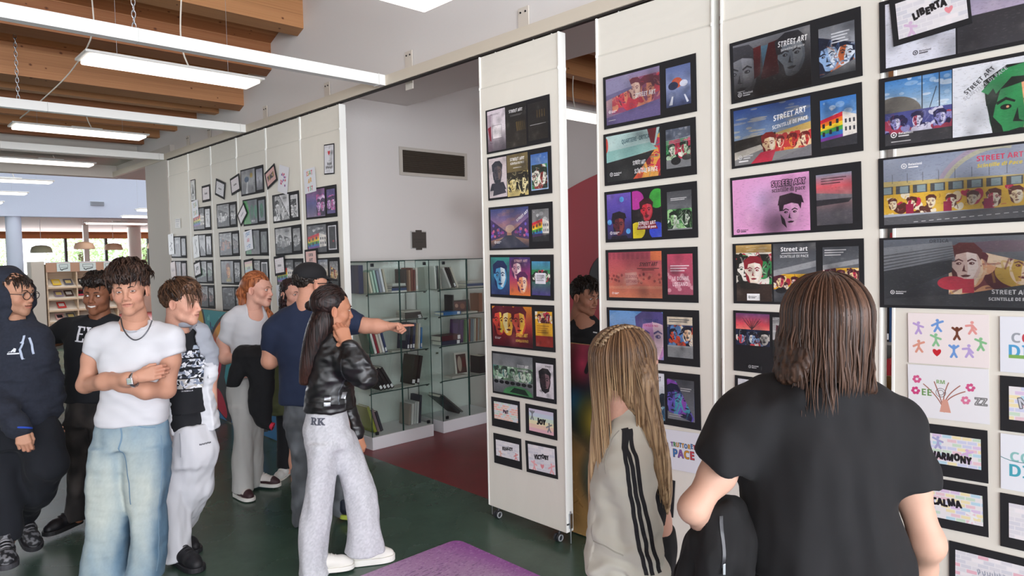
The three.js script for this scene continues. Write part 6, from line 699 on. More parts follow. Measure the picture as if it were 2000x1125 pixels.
// folds of cloth: noise stretched along the cloth's fall
const folds = (amp, fx, fy, fz, seed = 0) => (x, y, z) => amp * (N3(x * fx + seed, y * fy, z * fz + seed) + 0.5 * N3(x * fx * 2.1, y * fy * 2.3 + seed, z * fz * 2.1));
function ribbon(F, pts, w, lift = 0.0015, n = 40, dir) {    // a flat band laid on the surface of a field
  const curve = new THREE.CatmullRomCurve3(pts.map((p) => V(...p))), P = [], I = [], e = 0.004, g = V(0, 0, 0), t = V(0, 0, 0);
  for (let i = 0; i <= n; i++) {
    const p = curve.getPoint(i / n); for (let it = 0; it < 4; it++) { const d = F.at(p.x, p.y, p.z); g.set(F.at(p.x + e, p.y, p.z) - F.at(p.x - e, p.y, p.z), F.at(p.x, p.y + e, p.z) - F.at(p.x, p.y - e, p.z), F.at(p.x, p.y, p.z + e) - F.at(p.x, p.y, p.z - e)).normalize(); p.addScaledVector(g, -d); }
    curve.getTangent(i / n, t); const s = t.clone().cross(g).normalize();
    for (const [a, b] of [[-0.5, lift], [0.5, lift], [0.5, -0.001], [-0.5, -0.001]]) { const q = p.clone().addScaledVector(s, a * w).addScaledVector(g, b); P.push(q.x, q.y, q.z); }
    if (i) for (let k = 0; k < 4; k++) { const a = (i - 1) * 4 + k, b = (i - 1) * 4 + ((k + 1) % 4); I.push(a, b, a + 4, b, b + 4, a + 4); }
  }
  const geo = new THREE.BufferGeometry(); geo.setAttribute('position', new THREE.Float32BufferAttribute(P, 3)); geo.setIndex(I); const q = geo.toNonIndexed(); q.computeVertexNormals(); return q;
}
function strand(pts, r0, r1, n = 7, m = 5, flat = 1) {   // a tapered lock of hair
  const curve = new THREE.CatmullRomCurve3(pts.map((p) => (p.isVector3 ? p : V(...p)))), P = [], I = [], fr = curve.computeFrenetFrames(n);
  for (let i = 0; i <= n; i++) { const c = curve.getPointAt(i / n), t = i / n, r = (r0 + (r1 - r0) * t) * Math.min(1, 0.35 + 5 * t) * (i === n ? 0.15 : 1); for (let k = 0; k < m; k++) { const a = (k / m) * 6.2832, q = c.clone().addScaledVector(fr.normals[i], Math.cos(a) * r).addScaledVector(fr.binormals[i], Math.sin(a) * r * flat); P.push(q.x, q.y, q.z); } if (i) for (let k = 0; k < m; k++) { const a = (i - 1) * m + k, b = (i - 1) * m + ((k + 1) % m); I.push(a, b, a + m, b, b + m, a + m); } }
  const g = new THREE.BufferGeometry(); g.setAttribute('position', new THREE.Float32BufferAttribute(P, 3)); g.setIndex(I); g.computeVertexNormals(); return g;
}
const tint = (g, f) => { const p = g.attributes.position, c = new Float32Array(p.count * 3); for (let i = 0; i < p.count; i++) c.set(typeof f === 'function' ? f(p.getX(i), p.getY(i), p.getZ(i)) : f, i * 3); g.setAttribute('color', new THREE.BufferAttribute(c, 3)); return g; };
// ---- head, in its own frame: origin between the ears at eye height, y up, z towards the face
function headField(o = {}) {
  const F = new Field(), j = o.jaw ?? 1, ch = o.cheek ?? 0;
  F.ell([0, 0.04, -0.018], [0.0745, 0.083, 0.094], 0.02).ell([0, -0.03, 0.028], [0.061 * j, 0.072, 0.062], 0.035).ell([0, 0.03, 0.03], [0.066, 0.055, 0.058], 0.03);
  F.cap([-0.042 * j, -0.075, 0.02], 0.02, [0, -0.099, 0.066], 0.017, 0.03).cap([0.042 * j, -0.075, 0.02], 0.02, [0, -0.099, 0.066], 0.017, 0.03).ell([0, -0.098, 0.07], [0.021, 0.017, 0.016], 0.02);
  for (const s of [-1, 1]) { F.ell([s * 0.042, -0.03, 0.056], [0.022 + ch, 0.02 + ch, 0.021 + ch], 0.025).cap([s * 0.012, 0.022, 0.0885], 0.008, [s * 0.046, 0.022, 0.071], 0.009, 0.018); F.ell([s * 0.031, 0.002, 0.098], [0.017, 0.0105, 0.019], 0.014, -1); }
  F.cap([0, 0.012, 0.088], 0.0075, [0, -0.03, 0.104], 0.0098, 0.013).ell([0, -0.034, 0.1055], [0.0105, 0.0095, 0.0095], 0.008);
  for (const s of [-1, 1]) F.ell([s * 0.0115, -0.037, 0.096], [0.0078, 0.007, 0.0095], 0.006).ell([s * 0.006, -0.0445, 0.099], [0.0035, 0.003, 0.005], 0.003, -1);
  F.ell([0, -0.063, 0.088], [0.026, 0.02, 0.011], 0.02);
  const mo = o.mouth ?? 0, sm = o.smile ?? 0, mw = 0.023 + 0.005 * sm;
  F.cap([-mw, -0.061 + sm * 0.005, 0.083], 0.0035, [0, -0.0585 + mo * 0.003, 0.0955], 0.0058, 0.006).cap([mw, -0.061 + sm * 0.005, 0.083], 0.0035, [0, -0.0585 + mo * 0.003, 0.0955], 0.0058, 0.006).cap([-mw * 0.8, -0.064 + sm * 0.003 - mo * 0.008, 0.083], 0.0035, [0, -0.0695 - mo * 0.012, 0.093], 0.0065, 0.006).cap([mw * 0.8, -0.064 + sm * 0.003 - mo * 0.008, 0.083], 0.0035, [0, -0.0695 - mo * 0.012, 0.093], 0.0065, 0.006);
  F.cap([-mw - 0.001, -0.0622 + sm * 0.006, 0.09], 0.0013 + mo * 0.002, [0, -0.0638 - mo * 0.004, 0.102], 0.0016 + mo * 0.006, 0.003, -1).cap([mw + 0.001, -0.0622 + sm * 0.006, 0.09], 0.0013 + mo * 0.002, [0, -0.0638 - mo * 0.004, 0.102], 0.0016 + mo * 0.006, 0.003, -1);
  for (const s of [-1, 1]) { // lids leave an almond opening before the eyeball
    const cx = s * 0.031, op = o.lid ?? 0.0048; F.add((x, y, z) => Math.max(Math.hypot(x - cx, y - 0.003, z - 0.0775) - 0.0142, op * (1 - ((x - cx) / 0.0145) ** 2) - Math.abs(y - 0.002)), [cx, 0.003, 0.0775], 0.0145, 0.004);
    F.add((x, y, z) => { const px = s * x - 0.0745, py = y + 0.006 + pz0(z), pz = z + 0.008, q = Math.hypot(py / 0.029, pz / 0.017); return Math.max(Math.abs(px - 0.004 - Math.max(0, -pz) * 0.3) - 0.005, (q - 1) * 0.017); }, [s * 0.08, -0.006, -0.01], 0.042, 0.006);
    F.ell([s * 0.0865, -0.003, -0.009], [0.0065, 0.017, 0.0085], 0.005, -1);
  }
  F.chain([[0, -0.055, -0.03, 0.052], [0, -0.12, -0.035, o.neck ?? 0.05], [0, -(o.neckLen ?? 0.19), -0.045, (o.neck ?? 0.05) * 1.06]], 0.03);
  return F;
}
const pz0 = (z) => (z + 0.008) * 0.15;
function headColor(skin, o) {
  const lip = mix3(skin, lin(o.lip ?? 0xa8524e), o.lipMix ?? 0.55), red = mix3(skin, lin(0xc0564a), o.blush ?? 0.16), dark = mix3(skin, lin(0x2a1a14), 0.75);
  return (x, y, z) => {
    let c = skin; const n = 0.04 * N3(x * 90, y * 90, z * 90); const sm = o.smile ?? 0, mo = o.mouth ?? 0;
    c = mix3(c, red, Math.exp(-(((Math.abs(x) - 0.043) / 0.02) ** 2) - ((y + 0.032) / 0.022) ** 2) * (z > 0.02) * 0.9 + 0.7 * Math.exp(-((x / 0.012) ** 2) - ((y + 0.032) / 0.014) ** 2) * (z > 0.09) + (Math.abs(x) > 0.075 ? 0.55 : 0));
    if (z > 0.07) { const yy = y - sm * 0.006 * (x / 0.024) ** 2, up = -0.0545, dn = -0.0765 - mo * 0.016, e = Math.sqrt(Math.max(0, 1 - (x / (0.027 + 0.004 * sm)) ** 2)), m = (up + dn) / 2, half = ((up - dn) / 2) * e; const t = clamp((half - Math.abs(yy - m)) / 0.003, 0, 1); c = mix3(c, lip, t); if (t > 0 && Math.abs(yy + 0.0638 + mo * 0.004) < 0.0016 + mo * 0.0055 && Math.abs(x) < 0.024 + 0.004 * sm) c = sm > 0.5 && Math.abs(yy + 0.0645) < 0.0042 && Math.abs(x) < 0.021 ? [0.75, 0.72, 0.68] : mix3(c, dark, 0.8); if (sm > 0.5 && Math.abs(yy + 0.0655) < 0.0046 * e && Math.abs(x) < 0.023) c = [0.72, 0.69, 0.64]; }
    if (z > 0.06 && Math.hypot((Math.abs(x) - 0.031) / 0.018, (y - 0.004) / 0.012) < 1) c = mix3(c, dark, 0.22);
    if (o.stubble && y < -0.035 && z > -0.01) { const t = o.stubble * smooth(-y, 0.04, 0.07) * (z > 0.07 && Math.abs(x) < 0.024 && y > -0.078 && y < -0.054 ? 0.1 : 1); c = mix3(c, lin(0x1c1512), t); }
    return c.map((q) => q * (1 + n));
  };
}
// ---- hand: origin at the wrist, y along the fingers, x towards the thumb, z out of the palm
function handField(o = {}) {
  const F = new Field(), cu = o.curl ?? [0.35, 0.4, 0.45, 0.5], sp = o.spread ?? 0.05, K = [[0.029, 0.088, 0.041], [0.0095, 0.093, 0.046], [-0.01, 0.089, 0.042], [-0.028, 0.08, 0.033]];
  F.cap([0.006, -0.03, 0], 0.025, [0.004, 0.015, 0], 0.025, 0.02);
  K.forEach(([x, y, L], i) => {
    F.cap([x * 0.55, 0.015, 0], 0.0155, [x, y - 0.008, -0.002], 0.0115, 0.018);
    let p = [x, y - 0.004, -0.002], a = cu[i] * 0.75, w = x * sp * 22; for (const [l, r0, r1] of [[L, 0.0098, 0.0086], [L * 0.62, 0.0087, 0.0078], [L * 0.5, 0.0078, 0.0066]]) { const q = [p[0] + Math.sin(w * 0.1) * l * Math.cos(a), p[1] + Math.cos(a) * l, p[2] + Math.sin(a) * l]; F.cap(p, r0, q, r1, 0.004); p = q; a += cu[i] * 1.25; }
  });
  const t = o.thumb ?? 0.4; F.cap([0.014, 0.012, 0.006], 0.016, [0.036, 0.04, 0.012 + 0.01 * t], 0.0125, 0.014).cap([0.036, 0.04, 0.012 + 0.01 * t], 0.0115, [0.05 - 0.014 * t, 0.068, 0.016 + 0.022 * t], 0.0098, 0.006).cap([0.05 - 0.014 * t, 0.068, 0.016 + 0.022 * t], 0.0096, [0.053 - 0.03 * t, 0.092, 0.02 + 0.03 * t], 0.0078, 0.004);
  return F;
}
function frame(dir, palm, right) { const y = V(...dir).normalize(), z = V(...palm); z.addScaledVector(y, -z.dot(y)).normalize(); const x = y.clone().cross(z); return new THREE.Matrix4().makeBasis(right ? x : x.negate(), y, z); }
const ROOM_TURN = -THREE.MathUtils.degToRad(43.665);
const skinMats = new Map(), clothMats = new Map();
const skinMat = () => (skinMats.get(1) ?? skinMats.set(1, new THREE.MeshPhysicalMaterial({ vertexColors: true, roughness: 0.52, specularIntensity: 0.5 })).get(1));
const weave = dataTex(64, 64, (u, v) => 128 + 70 * Math.sin(u * 201) * Math.sin(v * 201), [1, 1]);
const cloth = (rough = 0.88, o = {}) => { const k = rough + JSON.stringify(o); return clothMats.get(k) ?? clothMats.set(k, new THREE.MeshPhysicalMaterial({ vertexColors: true, roughness: rough, sheen: 0.25, sheenRoughness: 0.6, sheenColor: 0x888888, ...o })).get(k); };
const hairMat = new THREE.MeshPhysicalMaterial({ vertexColors: true, roughness: 0.42, specularIntensity: 0.6 });
const gap = (m) => (g) => g.applyMatrix4(m);
class Figure {
  constructor(label, x, z, skin) { this.t = thing('person', label, 'person', [x, 0, z], ROOM_TURN); this.skin = lin(skin); this.body = new Field(); this.extra = []; }
  head(p, yaw, pitch, roll, o = {}) {   // degrees; yaw 0 looks along local z, positive to local x
    const s = o.size ?? 1, m = new THREE.Matrix4().compose(V(...p), new THREE.Quaternion().setFromEuler(new THREE.Euler(THREE.MathUtils.degToRad(pitch), THREE.MathUtils.degToRad(yaw), THREE.MathUtils.degToRad(roll), 'YXZ')), V(s, s, s)); this.hm = m; this.ho = o;
    this.extra.push(surfaceNet(headField(o), o.cell ?? 0.0036, headColor(this.skin, o), [[-0.1, -0.215, -0.12], [0.1, 0.135, 0.125]]).applyMatrix4(m));
    if (o.eyes !== false) for (const k of [-1, 1]) {
      const g = new THREE.SphereGeometry(0.0122, 24, 18), gz = o.gaze ?? [0, 0]; tint(g, (x, y, z) => { const d = Math.hypot(x / 0.0122 - gz[0], y / 0.0122 - gz[1]); return z < 0 ? [0.75, 0.72, 0.7] : d < 0.22 ? [0.008, 0.007, 0.007] : d < 0.5 ? lin(o.iris ?? 0x3a2418) : [0.74, 0.71, 0.69]; });
      obj('eye', g.translate(k * 0.031, 0.003, 0.0775).applyMatrix4(m), new THREE.MeshPhysicalMaterial({ vertexColors: true, roughness: 0.15 }), this.t);
      const br = strand([[k * 0.011, 0.0195 + (o.brow ?? 0), 0.0975], [k * 0.028, 0.0255 + (o.brow ?? 0), 0.0945], [k * 0.047, 0.0195 + (o.brow ?? 0), 0.079]], 0.005, 0.002, 8, 6, 0.7);
      obj('eyebrow', tint(br, lin(o.hairColor ?? 0x1c1410)).applyMatrix4(m), hairMat, this.t);
    }
    return this;
  }
  hand(p, dir, palm, right, o = {}) { const F = handField(o), m = frame(dir, palm, right).setPosition(...p).multiply(new THREE.Matrix4().makeScale(o.size ?? 0.95, o.size ?? 0.95, o.size ?? 0.95)), r = mix3(this.skin, lin(0xb05a50), 0.2); const g = surfaceNet(F, 0.0034, (x, y) => mix3(this.skin, r, smooth(y, 0.06, 0.16))); if (m.determinant() < 0) { const i = g.index.array; for (let k = 0; k < i.length; k += 3) { const q = i[k]; i[k] = i[k + 1]; i[k + 1] = q; } } this.extra.push(g.applyMatrix4(m)); return this; }
  skinUp(cell = 0.012) { const s = this.skin, g = surfaceNet(this.body, cell, (x, y, z) => s.map((q) => q * (1 + 0.03 * N3(x * 20, y * 20, z * 20)))); this.b = obj('body', mergeGeometries([g, ...this.extra]), skinMat(), this.t); return this; }
  wear(name, F, color, o = {}) { const c = typeof color === 'function' ? color : (() => { const q = lin(color); return () => q; })(); const g = surfaceNet(F, o.cell ?? 0.009, c); const m = obj(name, g, o.mat ?? cloth(o.rough ?? 0.88), o.parent ?? this.t); if (o.label) m.userData.label = o.label; return m; }
  hairField(name, F, color, o = {}) { const g = surfaceNet(F, o.cell ?? 0.0045, color, o.box); if (!o.world) g.applyMatrix4(this.hm); return obj(name, o.locks ? mergeGeometries([g.toNonIndexed(), ...o.locks.map((l) => { const q = l.toNonIndexed(); if (!o.world) q.applyMatrix4(this.hm); if (q.attributes.uv) q.deleteAttribute('uv'); return q; })]) : g, hairMat, this.t); }
  shoe(p, yaw, o = {}) {   // p: heel on the floor, yaw of the toes
    const L = (o.size ?? 0.28) / 0.28, F = new Field(), pt = o.pitch ?? 0, m = new THREE.Matrix4().compose(V(...p), new THREE.Quaternion().setFromEuler(new THREE.Euler(THREE.MathUtils.degToRad(pt), THREE.MathUtils.degToRad(yaw), 0, 'YXZ')), V(L, L, L));
    F.chain([[0, 0.06, 0.045, 0.038], [0, 0.055, 0.11, 0.04], [0, 0.042, 0.19, 0.037], [0, 0.036, 0.232, 0.031]], 0.03).cap([0, 0.07, 0.045], 0.04, [0, o.high ?? 0.115, 0.04], 0.042, 0.03).add((x, y) => y - 0.022, [0, -1, 0.12], 1.1, 0.006, -1).ell([0, 0.15, 0.04], [0.036, 0.05, 0.042], 0.006, -1);
    const g = obj('shoe', surfaceNet(F, 0.006, typeof o.color === 'function' ? o.color : () => lin(o.color)).applyMatrix4(m), cloth(o.rough ?? 0.6), this.t);
    const sh = new THREE.Shape(); sh.absellipse(0, 0.05, 0.041, 0.048, Math.PI, 2 * Math.PI); sh.bezierCurveTo(0.046, 0.12, 0.054, 0.16, 0.05, 0.21); sh.bezierCurveTo(0.046, 0.285, -0.046, 0.285, -0.05, 0.21); sh.bezierCurveTo(-0.054, 0.16, -0.046, 0.12, -0.041, 0.05);
    obj('sole', new THREE.ExtrudeGeometry(sh, { depth: o.sole ?? 0.022, bevelEnabled: true, bevelSize: 0.003, bevelThickness: 0.003, bevelSegments: 2, curveSegments: 10 }).rotateX(Math.PI / 2).translate(0, (o.sole ?? 0.022) + 0.003, 0).applyMatrix4(m), mat(o.soleColor ?? 0xe6e4dc, 0.6), g);
    for (let i = 0; i < 4; i++) { const z = 0.105 + i * 0.024, y = 0.108 - i * 0.009; obj('lace', strand([[-0.022, y - 0.006, z], [0, y + 0.002, z + 0.003], [0.022, y - 0.006, z]], 0.0035, 0.0035, 5, 5).applyMatrix4(m), mat(o.laces ?? 0xdedcd6, 0.8), g); }
    return this;
  }
}
// ------------------------------------------------------------------ people
const onCloth = new Atlas(1024, 512); onCloth.g.clearRect(0, 0, 1024, 512);
let clothPrint;
function patch(F, c, nrm, up, w, h, uv, lift = 0.0016, n = 16) {   // a print laid on cloth
  const N = V(...nrm).normalize(), U = V(...up); U.addScaledVector(N, -U.dot(N)).normalize(); const X = U.clone().cross(N), P = [], UV = [], I = [], e = 0.004;
  for (let j = 0; j <= n; j++) for (let i = 0; i <= n; i++) { const p = V(...c).addScaledVector(X, (i / n - 0.5) * w).addScaledVector(U, (j / n - 0.5) * h).addScaledVector(N, 0.12); let m = 0; for (let k = 0; k < 24; k++) { const d = F.at(p.x, p.y, p.z); if (d < 0.0004 || m > 0.2) break; m += d * 0.8; p.addScaledVector(N, -d * 0.8); } p.addScaledVector(N, lift); P.push(p.x, p.y, p.z); UV.push(lerp(uv[0], uv[2], i / n), lerp(uv[1], uv[3], j / n)); if (i && j) { const a = (j - 1) * (n + 1) + i - 1; I.push(a, a + 1, a + n + 2, a, a + n + 2, a + n + 1); } }
  const g = new THREE.BufferGeometry(); g.setAttribute('position', new THREE.Float32BufferAttribute(P, 3)); g.setAttribute('uv', new THREE.Float32BufferAttribute(UV, 2)); g.setIndex(I); g.computeVertexNormals(); return g;
}
const clothMat = () => (clothPrint ??= (() => { const t = new THREE.CanvasTexture(onCloth.c); t.colorSpace = THREE.SRGBColorSpace; return new THREE.MeshPhysicalMaterial({ map: t, transparent: true, roughness: 0.8 }); })());
// short hair: a cap over the skull with a mass of locks that follow a flow
function shortHair(o) {
  const F = new Field(); F.ell([0, 0.045 + (o.up ?? 0), -0.02 - (o.back ?? 0)], [0.083 + (o.side ?? 0), 0.088 + (o.top ?? 0), 0.105], 0.02); for (const b of o.bumps ?? []) F.ell(b.slice(0, 3), b.slice(3), 0.03);
  F.add((x, y, z) => Math.max(-(z - (o.cutZ ?? 0.045) + Math.max(0, y - 0.02) * 0.2), y - (o.cutY ?? 0.052) + 0.012 * Math.cos(x * 60) * (z > 0.05)), [0, -0.05, 0.1], 0.25, 0.015, -1);
  F.add((x, y, z) => Math.max(-(z + (o.earZ ?? 0.03)), y - (o.earY ?? 0.012), z - 0.06), [0, -0.08, 0], 0.25, 0.012, -1); F.add((x, y) => y + (o.nape ?? 0.075), [0, -0.35, 0], 0.32, 0.02, -1);
  F.fold = (x, y, z) => 0.0035 * N3(x * 60, y * 25, z * 45) + 0.002 * N3(x * 150, y * 60, z * 100);
  return F;
}
function locksOver(seed, n, o) {
  const r = rng(seed), L = [], e = o.e ?? [0.085, 0.1, 0.106], c = o.c ?? [0, 0.045, -0.018];
  for (let i = 0; i < n; i++) {
    const th = (r() - 0.5) * 2 * (o.arc ?? 2.4), ph = (o.lo ?? 0.05) + r() * ((o.hi ?? 1.45) - (o.lo ?? 0.05)), d = V(Math.sin(th) * Math.cos(ph), Math.sin(ph), Math.cos(th) * Math.cos(ph)); const p = V(c[0] + d.x * e[0], c[1] + d.y * e[1], c[2] + d.z * e[2]);
    const f = V(...o.flow(d, r)).addScaledVector(d, -0.1); f.addScaledVector(d, -f.dot(d)).normalize(); const l = (o.len ?? 0.05) * (0.6 + 0.8 * r()), w = V(r() - 0.5, r() - 0.5, r() - 0.5).multiplyScalar(o.wild ?? 0.02), lift = o.lift ?? 0.008;
    L.push(tint(strand([p.clone().addScaledVector(d, -0.006), p.clone().addScaledVector(f, l * 0.35).addScaledVector(d, lift), p.clone().addScaledVector(f, l * 0.7).addScaledVector(d, lift * 0.5).addScaledVector(w, 0.6), p.clone().addScaledVector(f, l).addScaledVector(d, -(o.dip ?? 0.01)).add(w)], o.r0 ?? 0.006, 0.0012, 6, 5, 0.6), mix3(o.c0, o.c1, r())));
  }
  return L;
}
// long locks: from the parting over the skull and down, in the frame of the head
function longLocks(seed, n, o) {
  const r = rng(seed), L = [], e = o.e ?? [0.086, 0.098, 0.11], c = [0, 0.045, -0.018];
  for (let i = 0; i < n; i++) { const az = lerp(o.az[0], o.az[1], r()), ph0 = 1.5 - 0.35 * r(), P = [], k = 1 + 0.05 * r(), wv = (o.wave ?? 0.004) * (r() - 0.3), f = r() * 6; for (let j = 0; j < 5; j++) { const ph = lerp(ph0, -0.15, j / 4); P.push([c[0] + k * e[0] * Math.sin(az) * Math.cos(ph), c[1] + k * e[1] * Math.sin(ph), c[2] + k * e[2] * Math.cos(az) * Math.cos(ph)]); } const q = P[4], l = o.len * (0.78 + 0.3 * r()); for (let j = 1; j <= 4; j++) { const t = j / 4; P.push([q[0] * (1 - (o.pinch ?? 0.1) * t) + wv * Math.sin(f + t * 6), q[1] - l * t, q[2] * (1 - (o.pinch ?? 0.1) * t * 0.8) + (o.back ?? 0) * t + wv * Math.cos(f + t * 5)]); } const a = mix3(o.c0, o.c1, r()), b = o.tip ? mix3(o.tip[0], o.tip[1], r()) : a; L.push(tint(strand(P, o.r0 ?? 0.0055, o.r1 ?? 0.0015, 16, 5, 0.55), (x, y) => mix3(a, b, smooth(-y, -0.08, o.len * 0.8)))); }
  return L;
}
const streak = (a, b, s = 1) => (x, y, z) => mix3(a, b, clamp(0.5 + 0.9 * N3(x * 70 * s, y * 6, z * 70 * s), 0, 1));

// -- boy in the white T-shirt, arms crossed
{
  const p = new Figure('boy in a white t-shirt and faded blue jeans standing with crossed arms', 0.991, -4.103, 0xbf8e76);
  p.head([0.131, 1.594, 0.03], 16, 0, 4, { cell: 0.0026, jaw: 0.95, neck: 0.051, lipMix: 0.4, lid: 0.0037, hairColor: 0x1d1512, gaze: [0.12, 0], iris: 0x2e1c14 });
  const S = [[-0.069, 1.364, -0.01], [0.32, 1.364, -0.01]], E = [[-0.131, 1.107, 0.02], [0.294, 1.071, 0.02]];
  p.body.chain([[0.123, 1.475, -0.02, 0.05], [0.116, 1.398, -0.03, 0.056], [0.108, 1.33, -0.03, 0.08], [0.098, 1.129, -0.01, 0.1], [0.09, 0.912, 0, 0.11]], 0.08);
  p.body.chain([[...S[0], 0.047], [-0.101, 1.243, 0, 0.047], [...E[0], 0.04]], 0.03).chain([[...E[0], 0.04], [0.037, 1.142, 0.13, 0.041], [0.185, 1.16, 0.185, 0.031], [0.231, 1.169, 0.185, 0.026]], 0.03);
  p.body.chain([[...S[1], 0.047], [0.31, 1.221, 0, 0.047], [...E[1], 0.04]], 0.03).chain([[...E[1], 0.04], [0.237, 1.089, 0.12, 0.041], [0.13, 1.123, 0.135, 0.032], [0.086, 1.147, 0.12, 0.027]], 0.03);
  p.hand([0.231, 1.169, 0.185], [0.9, 0.2, -0.25], [-0.2, -0.2, -0.9], true, { curl: [0.5, 0.5, 0.5, 0.5], thumb: 0.2 });
  p.hand([0.083, 1.147, 0.115], [-0.6, 0.55, -0.3], [0.2, 0.2, -1], false, { curl: [0.3, 0.35, 0.4, 0.4], thumb: 0.1 });
  p.body.chain([[-0.003, 0.777, 0, 0.07], [-0.053, 0.42, 0, 0.05], [-0.086, 0.03, 0, 0.04]], 0.04).chain([[0.173, 0.774, 0, 0.07], [0.157, 0.415, 0, 0.05], [0.117, 0.026, 0, 0.04]], 0.04);
  p.skinUp();
  const T = new Field(); T.stack([[0.896, 0.096, 0.01, 0.182, 0.115], [0.956, 0.103, 0.01, 0.181, 0.112], [1.051, 0.111, 0.01, 0.162, 0.112], [1.176, 0.108, 0.01, 0.148, 0.115], [1.266, 0.113, 0, 0.17, 0.112], [1.34, 0.124, -0.01, 0.183, 0.095], [1.399, 0.119, -0.02, 0.111, 0.075], [1.437, 0.129, -0.02, 0.07, 0.06]], { r: 0.012, pow: 2.3 });
  { const a = [-0.095, 1.265, 0], b = [0.328, 1.254, 0], L = new Field().chain([[0.009, 1.369, -0.015, 0.066], [-0.061, 1.339, -0.008, 0.064], [-0.102, 1.227, 0, 0.061]], 0.045), Q = new Field().chain([[0.234, 1.37, -0.015, 0.066], [0.311, 1.337, -0.008, 0.064], [0.332, 1.218, 0, 0.061]], 0.045); L.add((x, y) => (y - a[1]) * 0.93 + (x - a[0]) * 0.36, [a[0], a[1] - 0.1, 0], 0.3, 0.012, -1); Q.add((x, y) => (y - b[1]) * 0.93 - (x - b[0]) * 0.3, [b[0], b[1] - 0.1, 0], 0.3, 0.012, -1); T.join(L, 0.045).join(Q, 0.045); }
  T.cap([0.154, 1.51, 0.02], 0.062, [0.142, 1.422, 0.025], 0.058, 0.008, -1);
  const fo = folds(0.0045, 4, 7, 4, 3); T.fold = (x, y, z) => fo(x, y, z) + 0.0035 * N3(x * 7 + y * 9, y * 3, 2);
  const tee = p.wear('t_shirt', T, 0xcccdd1, { cell: 0.0075 });
  obj('neck_band', ribbon(T, [[0.104, 1.451, 0.06], [0.127, 1.425, 0.07], [0.168, 1.411, 0.075], [0.213, 1.417, 0.07], [0.241, 1.448, 0.06]], 0.016, 0.002), mat(0xc8c9cd, 0.85), tee);
  const J = new Field(); J.stack([[0.776, 0.083, 0, 0.199, 0.118], [0.844, 0.087, 0, 0.192, 0.115], [0.896, 0.091, 0, 0.183, 0.11], [0.918, 0.092, 0, 0.177, 0.105]], { r: 0.01 });
  J.stack([[0.064, -0.09, 0, 0.118, 0.118], [0.173, -0.083, 0, 0.108, 0.113], [0.334, -0.057, 0, 0.106, 0.108], [0.453, -0.049, 0, 0.114, 0.105], [0.574, -0.044, 0, 0.107, 0.11], [0.695, -0.026, 0, 0.103, 0.112], [0.783, -0.008, 0, 0.106, 0.112]], { r: 0.01, pow: 2.3, k: 0.03 });
  J.stack([[0.073, 0.133, 0.03, 0.085, 0.118], [0.177, 0.151, 0.02, 0.087, 0.113], [0.333, 0.163, 0.01, 0.082, 0.108], [0.448, 0.155, 0, 0.09, 0.105], [0.57, 0.16, 0, 0.105, 0.11], [0.691, 0.164, 0, 0.114, 0.112], [0.779, 0.163, 0, 0.119, 0.112]], { r: 0.01, pow: 2.3, k: 0.03 });
  const jf = folds(0.006, 5, 1.6, 5, 8), jf2 = folds(0.003, 3, 9, 4, 1); J.fold = (x, y, z) => jf(x, y, z) + jf2(x + y, y, z);
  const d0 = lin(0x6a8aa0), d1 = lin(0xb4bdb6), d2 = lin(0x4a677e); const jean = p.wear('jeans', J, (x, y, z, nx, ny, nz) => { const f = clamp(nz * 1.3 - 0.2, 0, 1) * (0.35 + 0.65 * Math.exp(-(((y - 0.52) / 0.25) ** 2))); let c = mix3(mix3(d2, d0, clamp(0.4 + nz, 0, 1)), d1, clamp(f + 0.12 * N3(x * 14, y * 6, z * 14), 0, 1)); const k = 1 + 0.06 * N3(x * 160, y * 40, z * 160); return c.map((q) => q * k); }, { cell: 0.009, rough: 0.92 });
  obj('side_seam', ribbon(J, [[0.277, 0.84, 0.05], [0.275, 0.571, 0.06], [0.24, 0.272, 0.06], [0.223, 0.126, 0.07]], 0.005, 0.0015, 60), mat(0x7590a3, 0.9), jean); obj('fly', ribbon(J, [[0.093, 0.91, 0.12], [0.098, 0.848, 0.12], [0.081, 0.788, 0.12]], 0.008, 0.0015), mat(0x6f8ca0, 0.9), jean); obj('fly', ribbon(J, [[0.082, 0.793, 0.12], [0.114, 0.635, 0.12], [0.122, 0.494, 0.1]], 0.005, 0.0015), mat(0x607e95, 0.9), jean); obj('pocket_edge', ribbon(J, [[0.185, 0.913, 0.12], [0.223, 0.894, 0.11], [0.268, 0.888, 0.08]], 0.005, 0.0015), mat(0x6a879c, 0.9), jean);
  p.shoe([-0.124, -0.027, -0.06], -20, { color: 0xdddddd }).shoe([0.082, -0.031, -0.06], 18, { color: 0xdddddd });
  const c0 = lin(0x1d1513), c1 = lin(0x4a362c);
  p.hairField('hair', shortHair({ top: 0.022, side: 0.008, up: 0.008, bumps: [[0.03, 0.11, 0.03, 0.06, 0.045, 0.06], [-0.04, 0.1, 0.03, 0.055, 0.045, 0.06], [0, 0.075, 0.08, 0.07, 0.035, 0.032], [-0.055, 0.055, 0.05, 0.035, 0.035, 0.035], [0.06, 0.06, 0.03, 0.035, 0.04, 0.04], [0, 0.1, -0.05, 0.075, 0.05, 0.06]], cutY: 0.04, cutZ: 0.05, earY: 0.02 }), streak(c0, c1), { cell: 0.004, locks: locksOver(3, 240, { e: [0.097, 0.112, 0.113], c: [0, 0.055, -0.005], flow: (d, r) => [d.x * 0.6 + 0.5 * (r() - 0.5), -0.4, 0.9], len: 0.06, wild: 0.03, lift: 0.014, dip: 0.006, c0, c1, r0: 0.008, lo: 0.22 }) });
